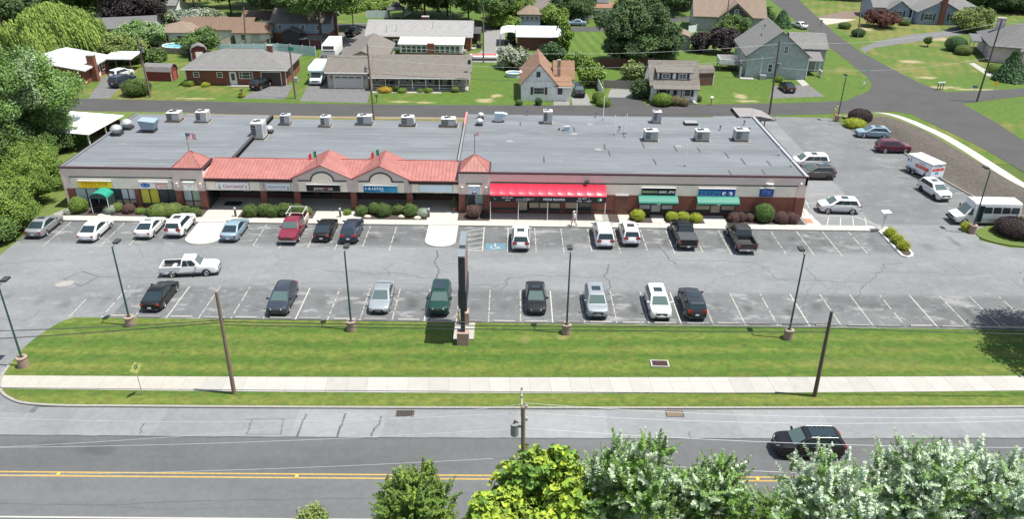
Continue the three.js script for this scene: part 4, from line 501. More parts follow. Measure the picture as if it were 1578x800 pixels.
{ const [x, z] = at(768, 189, YR), v = thing('intake_hood', 'small pale blue vent with a side scoop behind the second tower', 'vent hood', x, z - 0.4, 0, YR); part(v, 'kerb_base', box(1.1, 0.15, 0.9), mat.dark); part(v, 'body', box(0.95, 1.05, 0.8, 0, 0.15, 0), M(0.33, 0.42, 0.48, 0.5)); part(v, 'scoop', faces([[0.475, 1.2, 0.4], [0.475, 1.2, -0.4], [1.15, 1.05, -0.4], [1.15, 1.05, 0.4], [0.475, 0.5, 0.4], [0.475, 0.5, -0.4]], [[0, 3, 2, 1], [4, 5, 2, 3], [0, 4, 3], [1, 2, 5]]), M(0.33, 0.42, 0.48, 0.5)); }
{ const [x, z] = at(873, 202, YR), v = thing('roof_vent', 'small boxy pale blue vent on the open roof', 'vent', x, z - 0.2, 0, YR); part(v, 'body', box(0.7, 0.5, 0.5), M(0.4, 0.5, 0.56, 0.5)); part(v, 'cap', box(0.8, 0.06, 0.6, 0, 0.5, 0), mat.galv); part(v, 'pipe', rod([-1, 0, 0], [-0.9, 0.3, 0], 0.09), mat.dark); }
{ const [x, z] = at(1065, 194, YR), v = thing('roof_hatch', 'low dark framed roof hatch near the rear edge', 'hatch', x, z - 0.6, 0, YR); part(v, 'frame', box(1.7, 0.3, 1.2), mat.dark); part(v, 'lid', box(1.6, 0.06, 1.1, 0, 0.3, 0), grainy(0.24, 0.24, 0.25, 1)); }
const pipeLabels = ['thin white vent pipe nearest the plaza front edge', 'thin white vent pipe at the corner over the parking side', 'tall white pipe beside the back street edge', 'left one of the paired white vent pipes', 'right one of the paired white vent pipes', 'white vent pipe left of the paired pipes', 'white pipe at the rear beside the entry canopy', 'short white vent pipe at the right roof edge'];
[[1055, 256, 2.6], [1218, 257, 2.2], [929, 185, 3.2], [961, 206, 2.2], [964, 206, 2.5], [946, 208, 2.5], [1155, 198, 2.6], [1199, 240, 2.1]].forEach(([px, py, h], i) => { const [x, z] = at(px, py, YR), v = thing('vent_pipe', pipeLabels[i], 'pipe', x, z, 0, YR); part(v, 'pipe', rod([0, 0, 0], [0, h, 0], 0.045), mat.white); part(v, 'flashing', cyl(0.13, 0.12, 0, 0, 0, 10, 0.07), mat.dark); });
const stubs = ['stub vent left of the tall white back pipe', 'stub vent between the paired pipes', 'stub vent beside the middle grey unit', 'stub vent at the right rear', 'stub vent behind the second tower'];
[[918, 181], [954, 202], [1109, 201], [1146, 193], [813, 178]].forEach(([px, py], i) => { const [x, z] = at(px, py, YR), v = thing('vent_stub', 'short dark pipe ' + stubs[i], 'pipe', x, z, 0, YR); part(v, 'pipe', cyl(0.09, 0.5, 0, 0, 0, 10), mat.galv); part(v, 'cap', cyl(0.16, 0.12, 0, 0.5, 0, 10, 0.1), mat.dark); });
// ---------- vehicles ----------
const carPaint = (r, g, b, metal = 0.15) => new THREE.MeshPhysicalMaterial({ color: new THREE.Color().setRGB(r, g, b), roughness: 0.5, specularIntensity: 0.35, metalness: metal, clearcoat: 0.7, clearcoatRoughness: 0.04, side: THREE.DoubleSide });
const paintOf = { white: carPaint(0.58, 0.585, 0.585, 0), pearl: carPaint(0.53, 0.535, 0.535, 0.05), silver: carPaint(0.24, 0.25, 0.255, 0.35), blueSilver: carPaint(0.29, 0.35, 0.385, 0.4), paleSilver: carPaint(0.23, 0.25, 0.27, 0.3), black: carPaint(0.004, 0.004, 0.0045, 0), darkGrey: carPaint(0.022, 0.025, 0.032, 0.2), navyGrey: carPaint(0.028, 0.034, 0.05, 0.2), blue: carPaint(0.02, 0.026, 0.05, 0.2), green: carPaint(0.004, 0.034, 0.025, 0.2), maroon: carPaint(0.17, 0.018, 0.035, 0.25), plum: carPaint(0.1, 0.016, 0.035, 0.3), taupe: carPaint(0.1, 0.09, 0.085, 0.3), brownGrey: carPaint(0.035, 0.032, 0.03, 0.25), lightBlue: carPaint(0.22, 0.31, 0.37, 0.35) };
const geoCache = {};
const once = (k, f) => geoCache[k] ??= f();
const creased = (g, a = 0.7) => toCreasedNormals(g, a);
function archOutline(top, L, axles, r, low) { // top: points from nose to tail; the underside with wheel arches closes the outline
  const pts = top.slice(), rev = axles.slice().sort((a, b) => a - b);
  for (const ax of rev) { pts.push([ax - r, low]); for (let k = 1; k < 8; k++) { const a = PI - PI * k / 8; pts.push([ax + r * Math.cos(a), low + r * 0.98 * Math.sin(a)]); } pts.push([ax + r, low]); }
  return pts;
}
function lowerBody(top, L, W, axles, r, low, taper = 0.1) {
  const b = 0.07, s = new THREE.Shape(archOutline(top, L, axles, r, low).map((p) => new THREE.Vector2(...p)));
  const g = new THREE.ExtrudeGeometry(s, { depth: W - 2 * b, steps: 6, bevelEnabled: true, bevelSize: b, bevelThickness: b, bevelOffset: -b, bevelSegments: 3 }); g.translate(0, 0, -(W - 2 * b) / 2);
  const p = g.attributes.position; for (let i = 0; i < p.count; i++) { const x = p.getX(i), y = p.getY(i), z = p.getZ(i), e = clamp((Math.abs(x) / (L / 2) - 0.62) / 0.38), q = Math.abs(z) / (W / 2); p.setZ(i, z * (1 - taper * e * e) * (1 - 0.05 * sm(0.55, 1.1, y))); p.setX(i, x - Math.sign(x) * 0.16 * q * q * q * e); }
  g.computeVertexNormals(); return creased(g, 0.55);
}
function ringLoft(levels) { // levels: [y, xRear, xFront, halfWidth, radius]
  const n = 6, pos = [], idx = []; let per = 0;
  for (const [y, a, b, w, r] of levels) { const ring = []; [[b - r, w - r, 0], [a + r, w - r, 1], [a + r, -w + r, 2], [b - r, -w + r, 3]].forEach(([cx, cz, q]) => { for (let k = 0; k <= n; k++) { const t = q * PI / 2 + k / n * PI / 2; ring.push([cx + r * Math.cos(t), y, cz + r * Math.sin(t)]); } }); per = ring.length; pos.push(...ring.flat()); }
  for (let l = 0; l < levels.length - 1; l++) for (let k = 0; k < per; k++) { const a = l * per + k, b = l * per + (k + 1) % per; idx.push(a, a + per, b, b, a + per, b + per); }
  const top = (levels.length - 1) * per, c = pos.length / 3, L = levels[levels.length - 1]; pos.push((L[1] + L[2]) / 2, L[0] + 0.012, 0); for (let k = 0; k < per; k++) idx.push(top + k, c, top + (k + 1) % per);
  const g = new THREE.BufferGeometry(); g.setAttribute('position', new THREE.Float32BufferAttribute(pos, 3)); g.setIndex(idx); g.computeVertexNormals(); return creased(g.toNonIndexed(), 0.6);
}
function pane(a, b, c, d, out = 0.012) { // a thin glass panel through four corners
  const A = [a, b, c, d].map((p) => new V3(...p)), n = A[1].clone().sub(A[0]).cross(A[3].clone().sub(A[0])).normalize().multiplyScalar(out); const o = A.map((p) => p.clone().add(n).toArray()), i = A.map((p) => p.clone().sub(n.clone().multiplyScalar(0.5)).toArray());
  return faces([...o, ...i], [[0, 1, 2, 3], [4, 7, 6, 5], [0, 4, 5, 1], [1, 5, 6, 2], [2, 6, 7, 3], [3, 7, 4, 0]]);
}
function wheel(v, x, z, r, w, rimMat, side) {
  const t = part(v, 'wheel', once('tyre' + r, () => { const g = new THREE.LatheGeometry([[r * 0.6, -w / 2], [r * 0.93, -w / 2], [r, -w / 2 + 0.03], [r, w / 2 - 0.03], [r * 0.93, w / 2], [r * 0.6, w / 2]].map((q) => new THREE.Vector2(...q)), 22); g.rotateX(PI / 2); return g; }), mat.rubber); t.position.set(x, r, z);
  part(t, 'rim', once('rim' + r + side, () => { const g = [new THREE.CylinderGeometry(r * 0.6, r * 0.6, 0.02, 18).rotateX(PI / 2).translate(0, 0, side * (w / 2 - 0.07))]; for (let k = 0; k < 5; k++) { const b = new THREE.BoxGeometry(r * 0.16, r * 0.58, 0.03); b.translate(0, r * 0.31, side * (w / 2 - 0.03)); b.rotateZ(k * 2 * PI / 5); g.push(b); } g.push(new THREE.TorusGeometry(r * 0.6, 0.025, 6, 18).translate(0, 0, side * (w / 2 - 0.01))); return join(g); }), rimMat);
}
const KINDS = {
  sedan: { L: 4.85, W: 1.84, H: 1.45, wr: 0.335, ax: [1.42, -1.4], low: 0.3, belt: 0.93, nose: 0.68, hoodX: 0.98, tail: 1.0, cab: [-2.05, 1.3, -0.8, 0.12], side: 2, deck: -1.85 },
  coupe: { L: 4.65, W: 1.84, H: 1.4, wr: 0.34, ax: [1.42, -1.36], low: 0.3, belt: 0.92, nose: 0.66, hoodX: 0.9, tail: 1.0, cab: [-2.1, 1.15, -0.72, 0.02], side: 2, deck: -1.85 },
  suv: { L: 4.65, W: 1.88, H: 1.69, wr: 0.365, ax: [1.38, -1.34], low: 0.38, belt: 1.11, nose: 0.97, hoodX: 1.02, tail: 1.1, cab: [-2.24, 1.34, -1.8, 0.36], side: 3 },
  bigsuv: { L: 5.2, W: 2.02, H: 1.88, wr: 0.4, ax: [1.5, -1.5], low: 0.42, belt: 1.2, nose: 1.1, hoodX: 1.1, tail: 1.18, cab: [-2.5, 1.35, -2.15, 0.45], side: 3 },
  wagon: { L: 4.8, W: 1.86, H: 1.6, wr: 0.35, ax: [1.42, -1.36], low: 0.34, belt: 1.05, nose: 0.88, hoodX: 1.05, tail: 1.04, cab: [-2.3, 1.4, -1.55, 0.2], side: 3 },
  minivan: { L: 5.15, W: 1.98, H: 1.76, wr: 0.35, ax: [1.5, -1.5], low: 0.34, belt: 1.06, nose: 0.8, hoodX: 1.5, tail: 1.05, cab: [-2.5, 1.95, -2.1, 0.6], side: 3 },
  hatch: { L: 4.3, W: 1.8, H: 1.52, wr: 0.33, ax: [1.3, -1.25], low: 0.3, belt: 0.98, nose: 0.7, hoodX: 1.05, tail: 1.0, cab: [-2.05, 1.35, -1.15, 0.15], side: 2 },
};
function detailCommon(v, k, o, x1) {
  const hw = k.W / 2, ny = k.nose;
  for (const s of [-1, 1]) { part(v, 'headlight', once(o.type + 'hl' + s, () => pane([x1 - 0.02, ny - 0.16, s * (hw - 0.58)], [x1 - 0.22, ny - 0.14, s * (hw - 0.12)], [x1 - 0.36, ny + 0.0, s * (hw - 0.12)], [x1 - 0.1, ny - 0.02, s * (hw - 0.5)], s > 0 ? 0.02 : -0.02)), mat.headlight);
    part(v, 'mirror', once(o.type + 'mi' + s, () => box(0.12, 0.15, 0.22, k.cab[1] - 0.42, k.belt + 0.02, s * (hw + 0.07))), o.paint);
    for (const ax of k.ax) wheel(v, ax, s * (hw - 0.13), k.wr, 0.23, o.rims || mat.rim, s);
    part(v, 'sill', once(o.type + 'sl' + s, () => box(k.ax[0] - k.ax[1] - 2 * k.wr - 0.15, 0.1, 0.06, (k.ax[0] + k.ax[1]) / 2, k.low - 0.02, s * (hw - 0.02))), mat.dark); }
  part(v, 'grille', once(o.type + 'gr', () => box(0.05, 0.18, k.W * 0.5, x1 - 0.035, ny - 0.28, 0)), mat.dark); part(v, 'air_intake', once(o.type + 'ai', () => box(0.06, 0.12, k.W * 0.62, x1 - 0.035, k.low + 0.02, 0)), mat.black);
  part(v, 'underbody', once(o.type + 'ub', () => box(k.L - 0.7, 0.12, k.W - 0.55, 0, 0.2, 0)), mat.black);
}
function car(label, category, o) {
  const k = KINDS[o.type], v = thing(o.name || 'parked_car', label, category, o.x, o.z, o.turn, 0.012, o.group), x1 = k.L / 2, x0 = -x1, hw = k.W / 2, [c0, c1, r0, r1] = k.cab, sed = k.deck !== undefined;
  part(v, 'body', once(o.type + 'b', () => lowerBody([[x1 - 0.12, k.low - 0.06], [x1, k.low + 0.14], [x1 - 0.01, k.nose - 0.2], [x1 - 0.1, k.nose - 0.03], [x1 - 0.3, k.nose + 0.06], [(x1 + k.hoodX) / 2, mix(k.nose, k.belt, 0.72)], [k.hoodX, k.belt], [0, k.belt + 0.02], [-1.2, k.belt + 0.03], ...(sed ? [[k.deck, k.tail], [x0 + 0.18, k.tail - 0.02], [x0 + 0.02, k.tail - 0.14], [x0, k.tail - 0.34]] : [[x0 + 0.14, k.belt + 0.02], [x0 + 0.05, k.belt - 0.1], [x0 + 0.02, k.belt - 0.4]]), [x0, k.low + 0.2], [x0 + 0.1, k.low - 0.04]], k.L, k.W, k.ax, k.wr + 0.07, k.low - 0.08)), o.paint);
  const y0 = k.belt - 0.03, y1 = k.H, hb = hw - 0.07, ht = hw - 0.26;
  part(v, 'cabin', once(o.type + 'c', () => ringLoft([[y0, c0, c1, hb, 0.2], [mix(y0, y1, 0.86), mix(c0, r0, 0.86), mix(c1, r1, 0.86), mix(hb, ht, 0.86), 0.2], [mix(y0, y1, 0.94), mix(c0, r0, 0.98), mix(c1, r1, 0.99), mix(hb, ht, 0.99), 0.2], [mix(y0, y1, 0.985), r0 + 0.12, r1 - 0.16, ht - 0.1, 0.2], [y1 + 0.01, r0 + 0.36, r1 - 0.42, ht - 0.3, 0.2]])), o.paint);
  const lv = (t) => ({ y: mix(y0, y1, t), a: mix(c0, r0, t), b: mix(c1, r1, t), w: mix(hb, ht, t) });
  const p = lv(0.1), q = lv(0.86), m = 0.1;
  part(v, 'windshield', once(o.type + 'ws', () => pane([p.b + 0.015, p.y, p.w - m - 0.02], [p.b + 0.015, p.y, -p.w + m + 0.02], [q.b + 0.02, q.y, -q.w + m + 0.02], [q.b + 0.02, q.y, q.w - m - 0.02], 0.014)), mat.windshield);
  part(v, 'rear_window', once(o.type + 'rw', () => { const a = sed ? p : lv(0.16); return pane([a.a - 0.015, a.y, -a.w + m], [a.a - 0.015, a.y, a.w - m], [q.a - 0.02, q.y, q.w - m], [q.a - 0.02, q.y, -q.w + m], 0.014); }), mat.glass);
  for (const s of [-1, 1]) for (let j = 0; j < k.side; j++) part(v, 'side_window', once(o.type + 'sw' + s + j, () => { const f0 = 0.03 + j / k.side * 0.94 + 0.008, f1 = 0.03 + (j + 1) / k.side * 0.94 - 0.006, X = (l, f) => mix(l.b - 0.2, l.a + 0.2, f), a = lv(0.14), b = lv(0.84); const c = [[X(a, f0), a.y, s * (a.w + 0.012)], [X(a, f1), a.y, s * (a.w + 0.012)], [X(b, f1), b.y, s * (b.w + 0.012)], [X(b, f0), b.y, s * (b.w + 0.012)]]; return s > 0 ? pane(c[3], c[2], c[1], c[0], 0.012) : pane(...c, 0.012); }), mat.glass);
  detailCommon(v, k, o, x1);
  const ty = sed ? k.tail - 0.3 : k.belt - 0.22;
  for (const s of [-1, 1]) part(v, 'taillight', once(o.type + 'tl' + s, () => box(0.16, sed ? 0.16 : 0.26, 0.42, x0 + 0.14, ty, s * (hw - 0.33))), mat.tail);
  part(v, 'licence_plate', once(o.type + 'lp', () => box(0.02, 0.15, 0.32, x0 + 0.0, ty - 0.24, 0)), mat.plate); part(v, 'rear_bumper', once(o.type + 'rb', () => box(0.1, 0.14, k.W * 0.72, x0 + 0.06, k.low - 0.02, 0)), mat.dark);
  for (const s of [-1, 1]) for (const hx of [0.25, -0.75]) part(v, 'door_handle', once(o.type + 'dh' + s + hx, () => box(0.18, 0.03, 0.03, hx, k.belt - 0.14, s * (hw + 0.005))), o.paint);
  if (o.sunroof) part(v, 'sunroof', once(o.type + 'sr', () => box(Math.min(0.75, r1 - r0 - 0.5), 0.03, ht * 1.1, mix(r0, r1, 0.6), y1 + 0.005, 0)), mat.glass);
  if (o.rails) for (const s of [-1, 1]) part(v, 'roof_rail', once(o.type + 'rr' + s, () => rod([r1 - 0.2, y1 + 0.03, s * (ht - 0.07)], [r0 + 0.2, y1 + 0.03, s * (ht - 0.07)], 0.022, 0.022, 6)), o.railMat || mat.rimDark);
  if (o.blackRoof) part(v, 'roof_panel', once(o.type + 'br', () => box(r1 - r0 - 0.5, 0.03, ht * 1.35, mix(r0, r1, 0.5), y1 + 0.004, 0)), mat.glass);
  return v;
}
function pickup(label, o) {
  const k = { L: 5.75, W: 1.96, wr: 0.39, ax: [1.75, -1.75], low: 0.46, belt: 1.18, nose: 1.0, cab: [-0.85, 1.35, -0.6, 0.62], H: 1.86, ...(o.small ? { L: 5.25, W: 1.76, ax: [1.55, -1.55], H: 1.78, nose: 0.92, belt: 1.08, cab: [-0.75, 1.15, -0.55, 0.5], wr: 0.35, low: 0.4 } : {}) }, v = thing(o.name || 'pickup_truck', label, 'pickup truck', o.x, o.z, o.turn, 0.012, o.group), key = 'pk' + (o.small ? 's' : ''), x1 = k.L / 2, x0 = -x1, hw = k.W / 2, bedX = k.cab[0] - 0.06, fl = k.belt - 0.42;
  part(v, 'body', once(key + 'b', () => lowerBody([[x1 - 0.08, k.low - 0.06], [x1, k.low + 0.1], [x1 - 0.02, k.nose - 0.1], [x1 - 0.12, k.nose + 0.02], [(x1 + k.cab[1]) / 2, k.nose + 0.1], [k.cab[1] - 0.05, k.belt], [bedX, k.belt], [bedX - 0.01, fl], [x0 + 0.03, fl], [x0, k.low + 0.1], [x0 + 0.05, k.low - 0.02]], k.L, k.W, k.ax, k.wr + 0.08, k.low - 0.08, 0.05)), o.paint);
  const [c0, c1, r0, r1] = k.cab, y0 = k.belt - 0.03, y1 = k.H, hb = hw - 0.06, ht = hw - 0.24;
  part(v, 'cabin', once(key + 'c', () => ringLoft([[y0, c0, c1, hb, 0.14], [mix(y0, y1, 0.86), mix(c0, r0, 0.86), mix(c1, r1, 0.86), mix(hb, ht, 0.86), 0.14], [mix(y0, y1, 0.95), r0 + 0.01, r1 - 0.02, ht - 0.02, 0.14], [y1, r0 + 0.12, r1 - 0.16, ht - 0.14, 0.12]])), o.paint);
  const lv = (t) => ({ y: mix(y0, y1, t), a: mix(c0, r0, t), b: mix(c1, r1, t), w: mix(hb, ht, t) }), p = lv(0.12), q = lv(0.84);
  part(v, 'windshield', once(key + 'w', () => pane([p.b + 0.02, p.y, p.w - 0.1], [p.b + 0.02, p.y, -p.w + 0.1], [q.b + 0.03, q.y, -q.w + 0.1], [q.b + 0.03, q.y, q.w - 0.1], 0.014)), mat.windshield); part(v, 'rear_window', once(key + 'r', () => pane([p.a - 0.02, p.y, -p.w + 0.14], [p.a - 0.02, p.y, p.w - 0.14], [q.a - 0.02, q.y, q.w - 0.14], [q.a - 0.02, q.y, -q.w + 0.14], 0.014)), mat.glass);
  for (const s of [-1, 1]) for (let j = 0; j < 2; j++) part(v, 'side_window', once(key + 's' + s + j, () => { const X = (l, f) => mix(l.b - 0.22, l.a + 0.14, f), f0 = j ? 0.6 : 0.02, f1 = j ? 0.98 : 0.54, c = [[X(p, f0), p.y, s * (p.w + 0.014)], [X(p, f1), p.y, s * (p.w + 0.014)], [X(q, f1), q.y, s * (q.w + 0.02)], [X(q, f0), q.y, s * (q.w + 0.02)]]; return s > 0 ? pane(c[3], c[2], c[1], c[0]) : pane(...c); }), mat.glass);
  const top = k.belt + 0.02;
  for (const s of [-1, 1]) part(v, 'bed_side', once(key + 'bs' + s, () => box(bedX - x0 - 0.03, top - fl + 0.06, 0.13, (bedX + x0) / 2, fl - 0.06, s * (hw - 0.085))), o.bedPaint || o.paint);
  part(v, 'tailgate', once(key + 'tg', () => box(0.09, top - fl + 0.04, k.W - 0.2, x0 + 0.07, fl - 0.05, 0)), o.paint); part(v, 'bed_floor', once(key + 'bf', () => box(bedX - x0 - 0.15, 0.02, k.W - 0.3, (bedX + x0) / 2, fl + 0.01, 0)), mat.dark);
  for (const s of [-1, 1]) part(v, 'bed_liner', once(key + 'bl' + s, () => box(bedX - x0 - 0.2, top - fl, 0.02, (bedX + x0) / 2, fl + 0.02, s * (hw - 0.16))), mat.dark); part(v, 'bed_liner', once(key + 'bk', () => box(0.02, top - fl, k.W - 0.34, bedX - 0.05, fl + 0.02, 0)), mat.dark);
  if (o.tonneau) part(v, 'bed_cover', once(key + 'tc', () => box(bedX - x0 - 0.06, 0.05, k.W - 0.16, (bedX + x0) / 2, top, 0)), M(0.04, 0.045, 0.05, 0.6));
  if (o.rack) part(v, 'ladder_rack', [-1, 1].flatMap((s) => [rod([bedX - 0.05, top, s * (hw - 0.1)], [bedX - 0.05, top + 0.75, s * (hw - 0.14)], 0.035), rod([x0 + 0.2, top, s * (hw - 0.1)], [x0 + 0.2, top + 0.75, s * (hw - 0.14)], 0.035), rod([bedX + 0.2, top + 0.75, s * (hw - 0.14)], [x0 + 0.1, top + 0.75, s * (hw - 0.14)], 0.035)]).concat([rod([bedX - 0.05, top + 0.75, -hw], [bedX - 0.05, top + 0.75, hw], 0.035), rod([x0 + 0.2, top + 0.75, -hw], [x0 + 0.2, top + 0.75, hw], 0.035)]), mat.offwhite);
  if (o.tools) part(v, 'bed_load', [box(0.5, 0.18, 0.9, bedX - 0.6, fl + 0.03, 0.1, 0.2), box(1.4, 0.08, 0.12, -1.6, fl + 0.03, -0.3, 0.25), box(0.35, 0.1, 0.3, -2.1, fl + 0.03, 0.35)], mat.galv);
  detailCommon(v, { ...k, hoodX: 1 }, { ...o, type: key }, x1); part(v, 'front_bumper', once(key + 'fb', () => box(0.16, 0.16, k.W - 0.1, x1 - 0.03, k.low - 0.02, 0)), o.chrome ? mat.rim : mat.dark); part(v, 'rear_bumper', once(key + 'rb', () => box(0.16, 0.14, k.W - 0.16, x0 - 0.04, k.low, 0)), o.chrome ? mat.rim : mat.dark);
  for (const s of [-1, 1]) part(v, 'taillight', once(key + 'tl' + s, () => box(0.06, 0.34, 0.15, x0 + 0.02, fl + 0.02, s * (hw - 0.11))), mat.tail); part(v, 'licence_plate', once(key + 'lp', () => box(0.02, 0.14, 0.3, x0 - 0.125, k.low + 0.0, 0)), mat.plate);
  return v;
}
const AWAY = PI / 2, TOWARD = -PI / 2, LEFT = PI, RIGHT = 0;
const row1 = 'cars parked along the storefronts', row2 = 'cars parked along the front lawn', yard = 'cars in the right-hand lot', homes = 'cars at the houses behind';
const parked = (label, cat, type, paint, x, zNear, turn, extra = {}) => car(label, cat, { type, paint: paintOf[paint], x, z: zNear - KINDS[type].L / 2 + 0.1, turn, ...extra });
parked('silver sedan parked at the far left by the hedge', 'car', 'sedan', 'silver', -48.55, -73.5, AWAY, { group: row1, sunroof: true });
parked('white sedan with silver wheels parked before the yellow restaurant sign', 'car', 'sedan', 'white', -42.85, -72.7, AWAY, { group: row1 });
parked('white coupe with dark sunroof beside the white hatch SUV', 'car', 'coupe', 'white', -37.5, -73.6, AWAY, { group: row1, sunroof: true });
parked('white compact SUV next to the rounded concrete peninsula', 'car', 'suv', 'white', -34.5, -74, AWAY, { group: row1, sunroof: true });
parked('pale blue silver sedan beside the first concrete peninsula', 'car', 'sedan', 'lightBlue', -28.6, -73.2, AWAY, { group: row1 });
pickup('maroon pickup truck with white ladder rack backed into its space', { paint: paintOf.maroon, bedPaint: grainy(0.45, 0.4, 0.36, 1), x: -22.5, z: -75.6, turn: TOWARD, rack: true, tools: true, chrome: true, group: row1 });
parked('black sedan parked between the maroon pickup and dark blue wagon', 'car', 'sedan', 'black', -19.2, -73.5, AWAY, { group: row1, rims: mat.rimDark });
parked('dark blue wagon beside the black sedan by the shops', 'car', 'wagon', 'blue', -16.4, -73.2, AWAY, { group: row1, rails: true });
parked('white SUV alone in the accessible parking bays', 'car', 'suv', 'pearl', 1.15, -71.9, AWAY, { group: row1, sunroof: true });
parked('white minivan with dark rear glass near the red awning end', 'minivan', 'minivan', 'white', 9.75, -72.8, AWAY, { group: row1, rails: true, railMat: mat.offwhite });
parked('white compact SUV parked right beside the white minivan', 'car', 'suv', 'white', 12.5, -73.4, AWAY, { group: row1, sunroof: true });
pickup('black pickup truck with a covered bed in front of the nail salon', { paint: paintOf.black, tonneau: true, x: 18.15, z: -75.6, turn: AWAY, group: row1 });
pickup('dark brown grey pickup truck with open bed near the corner', { paint: paintOf.brownGrey, x: 24.0, z: -74.9, turn: AWAY, group: row1, chrome: true });
parked('black sedan with sunshade in its rear window beside the leftmost lawn stalls', 'car', 'sedan', 'black', -30.9, -59.3, AWAY, { group: row2 });
parked('dark slate blue crossover parked nose to the lawn', 'car', 'wagon', 'navyGrey', -19.9, -58.8, TOWARD, { group: row2, rails: true });
parked('silver sedan parked nose to the lawn', 'car', 'sedan', 'paleSilver', -11.25, -59.4, TOWARD, { group: row2 });
parked('dark green SUV parked beside the tall sign', 'car', 'suv', 'green', -6.05, -59.1, TOWARD, { group: row2, blackRoof: true });
parked('black sedan parked nose to the lawn right of the tall sign', 'car', 'sedan', 'black', 2.4, -59.6, TOWARD, { group: row2, sunroof: true });
parked('pale silver compact SUV right of the middle lamp post', 'car', 'suv', 'paleSilver', 7.7, -58.95, TOWARD, { group: row2, sunroof: true });
parked('white SUV parked nose to the lawn beside the dark grey SUV', 'car', 'suv', 'white', 13.15, -58.85, TOWARD, { group: row2, sunroof: true });
parked('dark grey SUV with its tail toward the lawn', 'car', 'suv', 'darkGrey', 16.2, -58.95, AWAY, { group: row2, sunroof: true });
pickup('white extended cab pickup truck driving along the lot aisle', { paint: paintOf.white, small: true, x: -30.0, z: -66.7, turn: 0.12, chrome: true });
car('white crossover parked beside the plaza end wall', 'car', { type: 'suv', paint: paintOf.pearl, x: 37.2, z: -83.4, turn: LEFT - 0.05, sunroof: true, group: yard });
car('taupe SUV with a black roof by the plaza corner', 'car', { type: 'suv', paint: paintOf.taupe, blackRoof: true, x: 38.2, z: -93.9, turn: LEFT, rims: mat.rimDark, group: yard });
car('white large SUV parked behind the taupe SUV', 'car', { type: 'bigsuv', paint: paintOf.white, sunroof: true, x: 38.4, z: -97.6, turn: LEFT, group: yard });
car('silver blue SUV parked farthest back against the mulch bank', 'car', { type: 'wagon', paint: paintOf.lightBlue, rails: true, sunroof: true, x: 52.0, z: -110.6, turn: LEFT - 0.1, group: yard });
car('burgundy SUV parked nose to the mulch bank', 'car', { type: 'suv', paint: paintOf.plum, rims: mat.rim, rails: true, x: 52.2, z: -104.3, turn: RIGHT, group: yard });
car('white sporty SUV facing the camera beside the box trailer', 'car', { type: 'suv', paint: paintOf.white, sunroof: true, x: 50.6, z: -88.7, turn: TOWARD + 0.12, rims: mat.rimDark, group: yard });
car('black crossover driving along the main road', 'car', { name: 'passing_car', type: 'suv', paint: paintOf.black, blackRoof: true, rails: true, railMat: mat.rim, x: 20.3, z: -42.3, turn: LEFT });
car('white SUV at the brick house with the white roof', 'car', { type: 'suv', paint: paintOf.white, x: -67.7, z: -138, turn: AWAY - 0.35, group: homes });
car('dark navy SUV beside the white SUV on the far left driveway', 'car', { type: 'bigsuv', paint: paintOf.blue, x: -65.4, z: -133.2, turn: AWAY - 0.25, group: homes });
car('black SUV before the dark garage door of the brick ranch', 'car', { type: 'suv', paint: paintOf.black, x: -42.0, z: -132.6, turn: AWAY - 0.3, rails: true, group: homes });
car('black SUV beside the small white house with orange roof', 'car', { type: 'suv', paint: paintOf.black, x: 11.2, z: -131, turn: TOWARD, group: homes });
pickup('dark grey pickup truck on the drive behind the white camper', { name: 'pickup_truck', paint: paintOf.darkGrey, x: -34.3, z: -176.5, turn: AWAY - 0.2, group: homes });
car('pale blue sedan on the rear street by the white house', 'car', { type: 'sedan', paint: paintOf.lightBlue, x: 14.9, z: -190.6, turn: LEFT, group: homes });
car('black hatchback on the apron of the grey blue gabled house', 'car', { type: 'hatch', paint: paintOf.black, x: 47.2, z: -135.4, turn: AWAY + 0.05, group: homes });
car('dark SUV under the white carport', 'car', { type: 'bigsuv', paint: paintOf.black, x: -0.2, z: -171, turn: TOWARD, group: homes });
car('white car on the side street behind the gabled house', 'car', { type: 'sedan', paint: paintOf.white, x: 67.2, z: -191.6, turn: AWAY + 0.3, group: homes });
car('dark red car far off among the trees at the top left', 'car', { type: 'sedan', paint: paintOf.maroon, x: -76, z: -199, turn: 0.4, group: homes });
